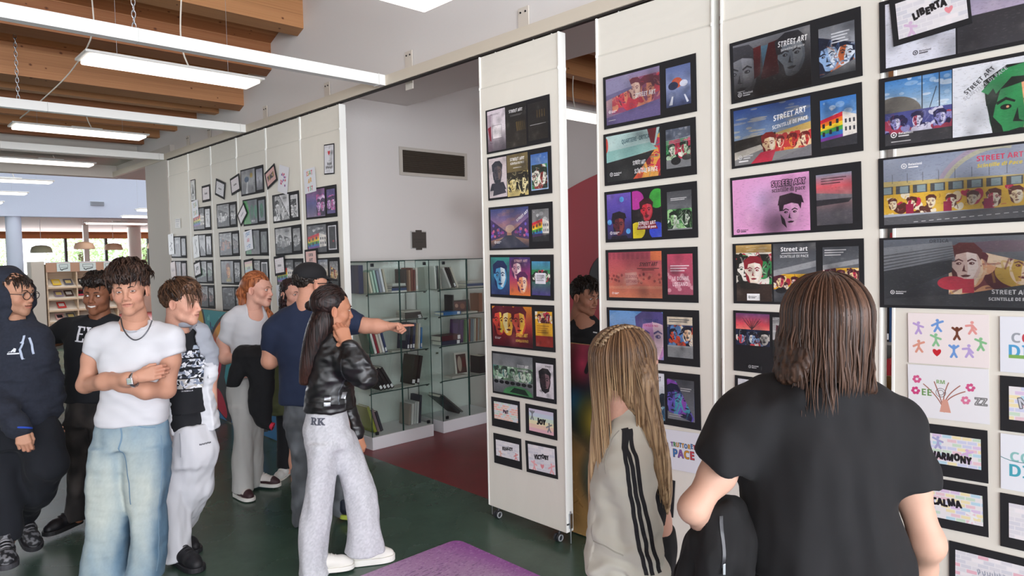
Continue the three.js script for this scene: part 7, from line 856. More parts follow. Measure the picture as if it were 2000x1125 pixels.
  obj('necklace', tube([[0.099, 1.457, 0.07], [0.124, 1.412, 0.1], [0.158, 1.371, 0.118], [0.193, 1.35, 0.122], [0.226, 1.36, 0.12], [0.254, 1.397, 0.105], [0.262, 1.443, 0.075]], 0.0036, 50), mat(0x6a6d72, 0.35, { metalness: 0.9 }), p.t);
  const w = thing('wrist_watch', 'silver digital watch with a square dial on the wrist of the boy in white', 'watch', [0.991, 0, -4.103], ROOM_TURN), wc = [0.215, 1.157, 0.187]; const q = new THREE.Quaternion().setFromUnitVectors(V(0, 1, 0), V(0.95, 0.12, 0).normalize());
  obj('strap', new THREE.TorusGeometry(0.033, 0.006, 8, 28).rotateX(Math.PI / 2).scale(1, 1.6, 1).applyQuaternion(q).translate(wc[0], wc[1], wc[2]), M.steel, w); obj('case', rb(0.03, 0.034, 0.011, 0.003).rotateZ(0.1).translate(wc[0], wc[1], wc[2] + 0.036), mat(0xc9ccd0, 0.25, { metalness: 0.9 }), w); obj('dial', rb(0.02, 0.018, 0.002, 0.001).rotateZ(0.1).translate(wc[0], wc[1], wc[2] + 0.0424), mat(0x9aa79a, 0.2), w);
}

// -- boy in the dark hooded sweatshirt
{
  const p = new Figure('boy in a dark hooded sweatshirt and glasses, walking at the left edge', 0.615, -4.945, 0xb98a70);
  p.head([0.124, 1.578, 0.02], 84, 4, 0, { cell: 0.0032, neck: 0.052, stubble: 0.18, hairColor: 0x1a1412, gaze: [0.1, 0], mouth: 0.2 });
  p.body.chain([[0.1, 1.456, 0, 0.055], [0.088, 1.353, 0, 0.08], [0.091, 1.085, 0, 0.1], [0.092, 0.846, 0, 0.1]], 0.08).chain([[0.015, 0.788, 0, 0.07], [0.029, 0.476, 0.06, 0.05], [0.06, 0.163, 0.1, 0.04]], 0.04).chain([[0.192, 0.784, 0, 0.07], [0.253, 0.587, 0, 0.055], [-0.065, 0.216, -0.24, 0.04]], 0.04);
  p.hand([0.281, 0.849, 0.24], [0.25, -0.9, 0.2], [-0.4, -0.1, -0.9], true, { curl: [0.75, 0.8, 0.85, 0.9], thumb: 0.7 }); p.hand([0.25, 0.874, -0.06], [0.0, -1, 0.05], [0.6, 0, -0.7], false, { curl: [0.5, 0.6, 0.6, 0.7] });
  p.skinUp(0.014);
  const H = new Field(); H.stack([[0.822, 0.076, 0, 0.207, 0.15], [0.906, 0.079, 0, 0.218, 0.165], [1.085, 0.085, 0, 0.207, 0.165], [1.234, 0.087, 0, 0.195, 0.155], [1.353, 0.097, 0, 0.168, 0.125], [1.418, 0.1, 0, 0.103, 0.1], [1.465, 0.1, 0, 0.076, 0.085]], { r: 0.03, pow: 2.2 });
  H.chain([[0.223, 1.335, 0, 0.068], [0.243, 1.198, -0.02, 0.068], [0.253, 1.043, -0.05, 0.062], [0.259, 0.935, -0.06, 0.05], [0.25, 0.871, -0.06, 0.036]], 0.05).chain([[-0.021, 1.317, 0.05, 0.08], [-0.001, 1.109, 0.12, 0.075], [0.141, 0.95, 0.2, 0.07], [0.262, 0.865, 0.235, 0.052], [0.281, 0.849, 0.24, 0.045]], 0.05);
  H.ell([0.05, 1.568, -0.02], [0.142, 0.172, 0.16], 0.03); H.chain([[0.098, 1.427, 0, 0.09], [0.008, 1.409, -0.05, 0.1]], 0.05); H.ell([0.054, 1.555, -0.03], [0.124, 0.152, 0.134], 0.01, -1); H.ell([0.273, 1.519, 0.06], [0.115, 0.136, 0.19], 0.02, -1); H.cap([0.128, 1.501, 0.02], 0.062, [0.14, 1.384, 0.03], 0.045, 0.02, -1);
  const hf = folds(0.009, 5, 9, 5, 20); H.fold = (x, y, z) => hf(x, y, z); const hood = p.wear('hooded_sweatshirt', H, (x, y, z) => mix3(lin(0x1d212c), lin(0x262b38), 0.5 + 0.5 * N3(x * 60, y * 60, z * 60)), { cell: 0.009, rough: 0.95 });
  obj('drawstring', ribbon(H, [[0.231, 1.357, 0.16], [0.24, 1.317, 0.16], [0.251, 1.271, 0.16], [0.266, 1.225, 0.16]], 0.011, 0.004), mat(0xaeb9cc, 0.8), hood); obj('drawstring', ribbon(H, [[0.279, 1.359, 0.14], [0.292, 1.324, 0.14], [0.304, 1.29, 0.14], [0.313, 1.244, 0.14]], 0.011, 0.004), mat(0xaeb9cc, 0.8), hood);
  obj('chest_logo', patch(H, [0.183, 1.267, 0.16], [0.1, 0.05, 1], [0, 1, 0], 0.07, 0.05, onCloth.add(120, 80, (c, w, h) => { for (let i = 0; i < 3; i++) poly(c, '#d8dce2', w * (0.1 + i * 0.2), h * 0.68, w * (0.24 + i * 0.2), h * 0.68, w * (0.5 + i * 0.09), h * (0.32 - 0.02 * i) , w * (0.4 + i * 0.06), h * (0.5 - i * 0.14)); fill(c, '#d8dce2', w * 0.1, h * 0.76, w * 0.78, h * 0.14); })), clothMat(), hood);
  obj('cuff_lining', new THREE.TorusGeometry(0.044, 0.006, 8, 24).rotateX(1.25).translate(...[0.288, 0.856, 0.245]), mat(0x2346a8, 0.8), hood);
  const J = new Field(); J.stack([[0.696, 0.09, 0, 0.223, 0.14], [0.786, 0.089, 0, 0.222, 0.14], [0.861, 0.087, 0, 0.21, 0.13]], { r: 0.02 }); J.stack([[0.175, 0.063, 0.1, 0.074, 0.075], [0.33, 0.034, 0.07, 0.088, 0.08], [0.53, 0.008, 0.04, 0.109, 0.1], [0.728, -0.004, 0, 0.134, 0.12]], { r: 0.02 }); J.chain([[0.213, 0.723, 0, 0.115], [0.247, 0.587, 0, 0.1], [0.095, 0.376, -0.12, 0.085], [-0.065, 0.216, -0.24, 0.06], [-0.1, 0.183, -0.26, 0.052]], 0.05);
  J.fold = folds(0.008, 6, 3, 6, 31); p.wear('jogging_trousers', J, 0x15181f, { cell: 0.011, rough: 0.95 });
  p.shoe([0.042, 0.098, 0.1], 40, { color: (x, y, z) => (N3(x * 30, y * 40, z * 30) > 0.25 ? lin(0x77787c) : lin(0x1f2024)), soleColor: 0x3a3a3e, laces: 0x9a9a9e, size: 0.29 }).shoe([-0.139, 0.097, -0.3], 50, { color: (x, y, z) => (N3(x * 30, y * 40, z * 30) > 0.3 ? lin(0x77787c) : lin(0x26272b)), soleColor: 0x2e2e32, laces: 0x8a8a8e, size: 0.29, pitch: 18 });
  const c0 = lin(0x15110f), c1 = lin(0x3a2a22); p.hairField('hair', shortHair({ top: -0.012, side: -0.006, cutY: 0.05, cutZ: 0.05 }), streak(c0, c1), { locks: locksOver(5, 70, { flow: (d, r) => [d.x + (r() - 0.5), -0.8, 0.6], len: 0.045, c0, c1, r0: 0.006, arc: 0.9, e: [0.078, 0.082, 0.104], lift: 0.003, lo: 0.35, hi: 0.9 }) });
  for (const s of [-1, 1]) { obj('glasses_rim', new THREE.TorusGeometry(0.024, 0.0022, 8, 28).scale(1.1, 0.9, 1).translate(s * 0.032, -0.004, 0.108).applyMatrix4(p.hm), mat(0x2a2326, 0.3), p.t); obj('glasses_temple', cyl([s * 0.058, 0.004, 0.106], [s * 0.082, 0.006, 0.0], 0.0018).applyMatrix4(p.hm), mat(0x2a2326, 0.3), p.t); }
  obj('glasses_bridge', cyl([-0.007, 0.0, 0.11], [0.007, 0.0, 0.11], 0.002).applyMatrix4(p.hm), mat(0x2a2326, 0.3), p.t);
}
// -- smiling boy in the black T-shirt
{
  const p = new Figure('smiling boy in a black t-shirt with white lettering, behind the boy in white', 0.99, -5.263, 0x8c5c44);
  p.head([0.263, 1.535, 0.02], 8, 0, -3, { cell: 0.0032, smile: 1, hairColor: 0x120e0d, gaze: [-0.4, 0], blush: 0.05, neck: 0.05, lip: 0x8a4a44 });
  p.body.chain([[0.259, 1.418, 0, 0.055], [0.248, 1.325, -0.01, 0.07], [0.224, 1.127, 0, 0.08], [0.161, 0.86, 0, 0.08]], 0.08).chain([[0.08, 1.327, -0.02, 0.05], [-0.06, 1.253, -0.05, 0.042], [-0.15, 1.249, -0.1, 0.038], [-0.288, 1.276, -0.18, 0.03]], 0.03).chain([[0.386, 1.306, 0, 0.05], [0.381, 1.073, 0, 0.042], [0.287, 0.926, 0.04, 0.032], [0.259, 0.908, 0.05, 0.028]], 0.03);
  p.body.chain([[0.101, 0.794, 0, 0.07], [0.077, 0.461, 0.01, 0.05], [0.045, 0.084, 0, 0.04]], 0.04).chain([[0.241, 0.791, 0, 0.07], [0.246, 0.445, -0.03, 0.05], [0.226, 0.061, -0.05, 0.04]], 0.04);
  p.hand([-0.281, 1.276, -0.18], [-1, 0.05, -0.1], [0, -0.2, -1], false, {}); p.hand([0.263, 0.915, 0.05], [-0.9, -0.3, 0], [0, -0.3, -1], false, { curl: [0.6, 0.7, 0.8, 0.8] });
  p.skinUp(0.014);
  const T = new Field(); T.stack([[0.85, 0.169, 0, 0.168, 0.12], [0.994, 0.188, 0, 0.169, 0.12], [1.16, 0.205, 0, 0.174, 0.125], [1.293, 0.223, 0, 0.175, 0.115], [1.372, 0.243, 0, 0.132, 0.09], [1.415, 0.252, 0, 0.073, 0.065]], { r: 0.015, pow: 2.2 }); T.chain([[0.123, 1.341, -0.01, 0.066], [0.029, 1.315, -0.02, 0.068], [-0.106, 1.259, -0.06, 0.068]], 0.05).chain([[0.353, 1.324, 0, 0.066], [0.393, 1.19, 0, 0.066]], 0.05); T.cap([0.274, 1.492, 0.02], 0.062, [0.259, 1.39, 0.02], 0.06, 0.008, -1);
  T.fold = folds(0.0045, 4, 6, 4, 41); const tee = p.wear('t_shirt', T, 0x16181d, { cell: 0.009 });
  obj('chest_print', patch(T, [0.265, 1.29, 0.12], [0.05, 0, 1], [0.12, 1, 0], 0.2, 0.14, onCloth.add(240, 160, (c, w, h) => { words(c, 'EVE', w * 0.46, h * 0.52, h * 0.95, '#e4e4ea', { sx: 0.72, font: 'serif' }); }), 0.002), clothMat(), tee);
  const J = new Field(); J.stack([[0.692, 0.163, 0, 0.16, 0.12], [0.793, 0.166, 0, 0.148, 0.12], [0.873, 0.168, 0, 0.143, 0.115]], { r: 0.015 }); J.stack([[0.075, 0.047, 0.01, 0.063, 0.075], [0.326, 0.067, 0.01, 0.06, 0.085], [0.511, 0.086, 0.01, 0.067, 0.1], [0.727, 0.096, 0, 0.088, 0.115]], { r: 0.015 }); J.stack([[0.096, 0.224, -0.05, 0.061, 0.075], [0.445, 0.243, -0.03, 0.071, 0.09], [0.724, 0.247, 0, 0.083, 0.115]], { r: 0.015 });
  J.fold = folds(0.006, 8, 7, 8, 44); p.wear('dark_jeans', J, (x, y, z) => mix3(lin(0x1e1b1a), lin(0x3d3734), clamp(0.4 + N3(x * 8, y * 5, z * 8), 0, 1)), { cell: 0.011 });
  for (const [a, y] of [[[0.032, 0.034, -0.06], -18], [[0.199, 0.025, -0.1], 10]]) p.shoe(a, y, { color: 0x161519, soleColor: 0x1c1b1d, laces: 0x222226, high: 0.15, rough: 0.5 });
  const c0 = lin(0x0f0c0b), c1 = lin(0x2c211c); p.hairField('hair', shortHair({ top: 0.012, side: 0.002, bumps: [[-0.02, 0.09, 0.05, 0.06, 0.045, 0.05], [0.035, 0.09, 0.05, 0.05, 0.045, 0.05]], cutY: 0.055, cutZ: 0.05 }), streak(c0, c1), { locks: locksOver(6, 150, { flow: (d, r) => [d.x + 0.8 * (r() - 0.5), -0.2, 0.9], len: 0.05, wild: 0.03, lift: 0.014, c0, c1, e: [0.09, 0.105, 0.11], lo: 0.3 }) });
}
// -- boy with the open grey and white jacket
{
  const p = new Figure('boy in an open grey and white zip jacket over a black printed t-shirt', 1.332, -4.248, 0xd2a08a);
  p.head([0.081, 1.506, 0.02], 88, 3, 0, { cell: 0.003, hairColor: 0x33231a, iris: 0x4a4a48, gaze: [0.1, 0], blush: 0.25, neck: 0.046 });
  p.body.chain([[0.046, 1.393, 0, 0.05], [0.057, 1.304, 0, 0.055], [0.082, 1.066, 0, 0.07], [0.082, 0.798, 0, 0.07]], 0.06).chain([[0.154, 1.3, -0.02, 0.04], [0.192, 1.178, -0.03, 0.036], [0.204, 1.072, -0.04, 0.034], [0.19, 0.867, -0.08, 0.028]], 0.03).chain([[0.02, 1.291, 0.01, 0.04], [-0.011, 1.072, 0.02, 0.034], [0.003, 0.814, 0.06, 0.028]], 0.03).chain([[0.025, 0.709, 0, 0.07], [0.005, 0.385, 0.02, 0.05], [-0.003, 0.027, 0.03, 0.04]], 0.04).chain([[0.132, 0.707, 0, 0.06], [0.057, 0.414, -0.07, 0.05], [-0.115, 0.136, -0.22, 0.04]], 0.04);
  p.hand([0.002, 0.808, 0.06], [-0.05, -1, 0], [1, 0, 0.2], true, { curl: [0.4, 0.5, 0.5, 0.6] }); p.hand([0.19, 0.861, -0.08], [-0.3, -1, 0.0], [-1, 0, -0.2], false, {});
  p.skinUp(0.014);
  const T = new Field(); T.stack([[0.774, 0.088, 0, 0.111, 0.12], [0.917, 0.084, 0, 0.103, 0.12], [1.126, 0.085, 0, 0.094, 0.12], [1.274, 0.093, 0, 0.087, 0.1], [1.348, 0.091, 0, 0.062, 0.075], [1.386, 0.087, 0, 0.038, 0.055]], { r: 0.015 }); T.cap([0.073, 1.447, 0.02], 0.056, [0.088, 1.36, 0.03], 0.05, 0.01, -1); const tf = folds(0.004, 4, 6, 4, 51); T.fold = (x, y, z) => tf(x, y, z) + 0.18 * Math.max(0, x - 0.02) * (y < 0.88); const tee = p.wear('t_shirt', T, 0x15171c, { cell: 0.009 });
  obj('chest_print', patch(T, [0.142, 1.139, 0.14], [0.05, 0, 1], [0.06, 1, 0], 0.135, 0.27, onCloth.add(220, 440, (c, w, h) => { const r = rng(9); poly(c, '#a9b4c0', w * 0.62, h * 0.02, w * 0.95, 0, w * 0.96, h * 0.1, w * 0.6, h * 0.1); for (const [y, q] of [[0.12, 0.15], [0.3, 0.19], [0.52, 0.17], [0.71, 0.2]]) { c.save(); c.beginPath(); c.rect(0, h * y, w, h * q); c.clip(); fill(c, y > 0.7 ? '#b9b6b0' : '#2a3140', 0, 0, w, h); for (let i = 0; i < 40; i++) { c.fillStyle = ['#e6e8ec', '#8892a4', '#15181f', '#c9cdd4'][i % 4]; c.beginPath(); c.ellipse(w * r(), h * (y + q * r()), w * 0.09, h * 0.02, r() * 3, 0, 7); c.fill(); } c.restore(); } words(c, 'LA REBELLE', w * 0.5, h * 0.955, h * 0.035, '#d8dade', {}); }), 0.003), clothMat(), tee);
  const H = new Field(); H.stack([[0.768, 0.103, -0.02, 0.138, 0.145], [0.883, 0.1, -0.02, 0.134, 0.14], [1.122, 0.09, -0.02, 0.116, 0.135], [1.287, 0.1, -0.01, 0.114, 0.115], [1.361, 0.106, -0.015, 0.088, 0.085], [1.413, 0.073, -0.03, 0.052, 0.065]], { r: 0.012 }); H.chain([[0.161, 1.323, -0.02, 0.062], [0.187, 1.208, -0.03, 0.058], [0.196, 1.073, -0.03, 0.054]], 0.04).chain([[0.001, 1.29, 0, 0.06], [-0.014, 1.072, 0.02, 0.052], [0, 0.856, 0.05, 0.045]], 0.04);
  const a = [0.163, 1.374, 0.12], b = [0.204, 1.168, 0.13], cc = [0.263, 0.812, 0.13], l0 = [0.045, 0.802, 0.13]; H.add((x, y, z) => { const t = y > b[1] ? b[0] + ((a[0] - b[0]) * (y - b[1])) / (a[1] - b[1]) : b[0] + ((cc[0] - b[0]) * (b[1] - y)) / (b[1] - cc[1]); return Math.max(x - t, l0[0] - 0.004 - x, -(z - 0.02)); }, [...[0.093, 1.051, 0].slice(0, 2), 0.14], 0.45, 0.008, -1); H.cap([0.059, 1.481, 0], 0.06, [0.095, 1.368, 0.05], 0.055, 0.01, -1);
  const hf = folds(0.007, 6, 10, 6, 53); H.fold = (x, y, z) => hf(x, y, z); const g0 = lin(0x9fa4ad), g1 = lin(0xdcdee2), yb = [0.192, 1.165, 0][1], xs = [0.204, 1.165, 0][0]; const jk = p.wear('zip_jacket', H, (x, y, z) => (y < yb - 0.3 * Math.max(0, x - xs) && x < xs + 0.5 * (yb - y) + 0.03 && x > -0.02 || x < -0.06 && y < yb - 0.1 ? g1 : g0), { cell: 0.0085 });
  obj('collar', new THREE.TorusGeometry(0.062, 0.018, 8, 24, 3.6).rotateX(Math.PI / 2).rotateY(1.2).scale(1, 1.4, 1).translate(...[0.069, 1.39, -0.02]), cloth(0.9).clone(), jk).material = mat(0x9fa4ad, 0.9);
  const J = new Field(); J.stack([[0.573, 0.074, 0, 0.129, 0.125], [0.678, 0.086, 0, 0.13, 0.125], [0.75, 0.089, 0, 0.127, 0.12], [0.813, 0.089, 0, 0.112, 0.11]], { r: 0.015 }); J.stack([[0.021, 0.003, 0.03, 0.068, 0.09], [0.118, 0, 0.03, 0.07, 0.09], [0.331, 0, 0.02, 0.065, 0.1], [0.589, 0.015, 0, 0.07, 0.12]], { r: 0.015 }); J.chain([[0.129, 0.647, 0, 0.11], [0.068, 0.417, -0.06, 0.1], [-0.058, 0.205, -0.18, 0.085], [-0.115, 0.136, -0.22, 0.07]], 0.04);
  J.fold = folds(0.008, 8, 3, 8, 55); const pants = p.wear('sweatpants', J, 0xcfd0d4, { cell: 0.01 }); obj('drawstring', ribbon(J, [[0.087, 0.783, 0.13], [0.092, 0.717, 0.14], [0.089, 0.644, 0.14]], 0.006, 0.003), mat(0xa9aab0, 0.8), pants); obj('hip_print', patch(J, [0.224, 0.705, 0.13], [0.3, 0, 1], [0, 1, 0], 0.06, 0.02, onCloth.add(110, 36, (c, w, h) => { for (let i = 0; i < 9; i++) fill(c, '#3a3a40', w * (0.03 + i * 0.107), h * (0.28 + 0.06 * (i % 2)), w * 0.075, h * 0.4); })), clothMat(), pants);
  p.shoe([-0.024, 0.002, 0], 52, { color: 0x16161a, soleColor: 0x202024, laces: 0x2a2a2e, size: 0.29 }).shoe([-0.164, -0.004, -0.25], 55, { color: 0x16161a, soleColor: 0x202024, laces: 0x2a2a2e, size: 0.29 });
  const c0 = lin(0x2a1c15), c1 = lin(0x6a4c38); p.hairField('hair', shortHair({ top: 0.004, side: 0.004, bumps: [[0, 0.09, 0.05, 0.07, 0.04, 0.05]], cutY: 0.042, cutZ: 0.05, earZ: 0.02, nape: 0.06 }), streak(c0, c1), { locks: locksOver(7, 170, { flow: (d, r) => [d.x * 0.7 + 0.3 * (r() - 0.5), -0.7, 0.75], len: 0.075, wild: 0.012, lift: 0.008, c0, c1, e: [0.088, 0.1, 0.108], lo: 0.1 }) });
}
// -- red-haired girl
{
  const p = new Figure('red-haired girl in a white t-shirt with a black jacket over her arm', 2.05, -5.08, 0xd9a591);
  p.head([0.177, 1.524, 0.02], 80, 2, 0, { cell: 0.0034, mouth: 0.8, hairColor: 0x8a5a3a, iris: 0x5a6a78, blush: 0.3, neck: 0.045, gaze: [0.1, 0], jaw: 0.94 });
  p.body.chain([[0.139, 1.396, 0, 0.05], [0.124, 1.302, 0, 0.07], [0.099, 1.058, 0, 0.08], [0.044, 0.794, 0, 0.08]], 0.06).chain([[-0.021, 1.318, 0.02, 0.044], [-0.087, 1.158, 0.02, 0.044], [-0.081, 1.027, 0.02, 0.04], [0.107, 1.041, 0.14, 0.03], [0.17, 1.051, 0.17, 0.026]], 0.03).chain([[0.203, 1.277, -0.05, 0.045], [0.242, 1.055, 0, 0.035], [0.209, 1.04, 0.15, 0.028]], 0.03).chain([[0.019, 0.722, 0.02, 0.065], [0.028, 0.383, 0.03, 0.05], [0.011, 0.046, 0.05, 0.038]], 0.04).chain([[0.075, 0.711, -0.03, 0.065], [0.069, 0.348, -0.09, 0.045], [0.043, 0.056, -0.15, 0.036]], 0.04);
  p.hand([0.163, 1.052, 0.17], [0.9, 0, 0.3], [0, -1, 0.2], true, {}); p.hand([0.209, 1.04, 0.15], [-0.9, 0, 0.3], [0, -1, 0.2], false, {}); p.skinUp(0.014);
  const T = new Field(); T.stack([[1.001, 0.101, 0, 0.146, 0.115], [1.095, 0.103, 0, 0.144, 0.12], [1.246, 0.101, 0, 0.141, 0.12], [1.333, 0.101, 0, 0.122, 0.095], [1.396, 0.128, 0, 0.075, 0.065], [1.426, 0.133, 0, 0.049, 0.055]], { r: 0.015 }); T.chain([[0.033, 1.354, 0.01, 0.06], [-0.026, 1.296, 0.02, 0.062], [-0.056, 1.184, 0.02, 0.062]], 0.04).chain([[0.185, 1.307, -0.05, 0.055], [0.222, 1.181, -0.05, 0.055]], 0.04); T.cap([0.149, 1.472, 0.02], 0.055, [0.17, 1.347, 0.05], 0.055, 0.01, -1); T.fold = folds(0.004, 5, 6, 5, 61); p.wear('t_shirt', T, 0xcdced2, { cell: 0.009 });
  const J = new Field(); J.stack([[0.642, 0.036, 0, 0.104, 0.12], [0.794, 0.033, 0, 0.117, 0.125], [0.888, 0.044, 0, 0.117, 0.12]], { r: 0.015 }); J.stack([[0.046, 0.016, 0.05, 0.077, 0.075], [0.271, 0.025, 0.04, 0.073, 0.08], [0.497, 0.042, 0.03, 0.069, 0.095], [0.684, 0.036, 0.02, 0.094, 0.11]], { r: 0.012 }); J.stack([[0.017, 0.031, -0.17, 0.051, 0.07], [0.306, 0.079, -0.1, 0.039, 0.085], [0.552, 0.084, -0.05, 0.061, 0.1], [0.675, 0.073, -0.02, 0.072, 0.1]], { r: 0.012 }); J.fold = folds(0.005, 8, 3, 8, 63); p.wear('flared_trousers', J, 0xb3b2ae, { cell: 0.01 });
  const sn = (x, y, z) => (z > 0.2 || (z < 0.05 && y > 0.05) || (y < 0.05 && z > 0.1) ? lin(0x3a2226) : lin(0xd8d2cc)); p.shoe([-0.056, 0.007, 0], 50, { color: sn, size: 0.25, soleColor: 0xe0ddd6 }).shoe([0, 0.016, -0.2], 75, { color: sn, size: 0.25, soleColor: 0xe0ddd6 });
  const c0 = lin(0x6e3a20), c1 = lin(0xb87046), F = shortHair({ top: 0, side: -0.003, cutY: 0.066, cutZ: 0.062, earY: 0.0, nape: 0.07 }); F.chain([[0, 0.03, -0.11, 0.03], [0, -0.03, -0.135, 0.03], [0.01, -0.1, -0.125, 0.026], [0.0, -0.16, -0.1, 0.012]], 0.03).chain([[0.06, -0.05, -0.06, 0.025], [0.07, -0.12, 0.0, 0.026], [0.06, -0.19, 0.06, 0.02], [0.05, -0.25, 0.08, 0.008]], 0.03); F.fold = (x, y, z) => 0.0012 * N3(x * 100, y * 14, z * 30); p.hairField('hair', F, streak(c0, c1), { locks: locksOver(15, 120, { arc: 3.1, flow: (d, r) => [0, -0.5, -1], len: 0.04, wild: 0.001, lift: 0.001, c0, c1, r0: 0.004, e: [0.083, 0.09, 0.104], lo: 0.55 }) });
  obj('earring', new THREE.SphereGeometry(0.006, 12, 8).translate(0.086, -0.045, 0.0).applyMatrix4(p.hm), mat(0xe8e0d8, 0.2), p.t);
  const D = new Field(); D.stack([[1.042, 0.186, 0.16, 0.155, 0.09], [1.086, 0.187, 0.16, 0.155, 0.09], [1.132, 0.191, 0.15, 0.135, 0.07]], { r: 0.03 }); D.stack([[0.848, 0.032, 0.2, 0.047, 0.035], [0.941, 0.075, 0.2, 0.065, 0.05], [1.083, 0.142, 0.18, 0.098, 0.06]], { r: 0.015, k: 0.04 }); D.stack([[0.565, 0.251, 0.2, 0.042, 0.035], [0.683, 0.225, 0.2, 0.08, 0.05], [0.865, 0.242, 0.2, 0.09, 0.06], [1.081, 0.222, 0.18, 0.127, 0.07]], { r: 0.02, k: 0.04 }); D.chain([[0.242, 0.756, 0.2, 0.05], [0.243, 0.609, 0.2, 0.04], [0.289, 0.557, 0.2, 0.028]], 0.03); D.fold = folds(0.007, 7, 5, 7, 66);
  const j = thing('jacket', 'black jacket draped over the forearms of the red-haired girl', 'jacket', [2.05, 0, -5.08], ROOM_TURN); obj('draped_cloth', surfaceNet(D, 0.009, () => lin(0x101114)), cloth(0.9), j); obj('cuff', new THREE.CylinderGeometry(0.026, 0.028, 0.03, 16).rotateZ(1.2).translate(...[0.3, 0.564, 0.2]), mat(0xc22a44, 0.8), j);
}
// -- woman half hidden behind the pointing man
{
  const p = new Figure('dark-haired person in an olive jacket and black trousers, half hidden behind the pointing man', 2.52, -5.3, 0xcf9c88);
  p.head([0.085, 1.459, 0.02], 50, 0, 0, { cell: 0.004, hairColor: 0x1c1414 }); p.body.chain([[0.061, 1.315, 0, 0.05], [0.048, 1.192, 0, 0.08], [0.025, 0.778, 0, 0.1]], 0.08).chain([[0.016, 0.529, 0, 0.06], [-0.019, 0.027, 0, 0.04]], 0.04).chain([[0.131, 0.526, 0, 0.06], [0.13, 0.024, 0, 0.04]], 0.04); p.skinUp(0.016);
  const H = new Field(); H.stack([[0.505, -0.022, 0, 0.186, 0.12], [0.654, 0.02, 0, 0.173, 0.13], [0.944, 0.052, 0, 0.152, 0.13], [1.192, 0.052, 0, 0.135, 0.11], [1.29, 0.068, 0, 0.082, 0.08], [1.339, 0.07, 0, 0.057, 0.06]], { r: 0.015 }); H.chain([[-0.052, 1.196, 0.02, 0.055], [-0.086, 0.872, 0.05, 0.055], [-0.095, 0.59, 0.08, 0.045]], 0.04); H.fold = folds(0.006, 6, 7, 6, 71); p.wear('olive_jacket', H, 0x4c5032, { cell: 0.011 });
  const J = new Field(); J.stack([[0.06, -0.02, 0, 0.077, 0.075], [0.32, 0.004, 0, 0.087, 0.09], [0.528, 0.032, 0, 0.116, 0.11]], { r: 0.015 }); J.stack([[0.048, 0.122, -0.03, 0.067, 0.075], [0.317, 0.141, 0, 0.066, 0.09], [0.527, 0.115, 0, 0.074, 0.11]], { r: 0.015 }); p.wear('trousers', J, 0x101115, { cell: 0.012 }); p.shoe([-0.02, -0.015, -0.05], -8, { color: 0xdcdcd8, size: 0.25 }).shoe([0.113, -0.034, -0.05], 10, { color: 0xdcdcd8, size: 0.25 });
  const c0 = lin(0x160f10), c1 = lin(0x3a2626), F = shortHair({ cutY: 0.066, cutZ: 0.06, earY: -0.3, nape: 0.3 }); F.stack([[-0.3, 0, -0.05, 0.07, 0.05], [-0.15, 0, -0.05, 0.09, 0.06], [0, 0, -0.03, 0.088, 0.085]], { r: 0.02 }); p.hairField('hair', F, streak(c0, c1), { cell: 0.006 });
}

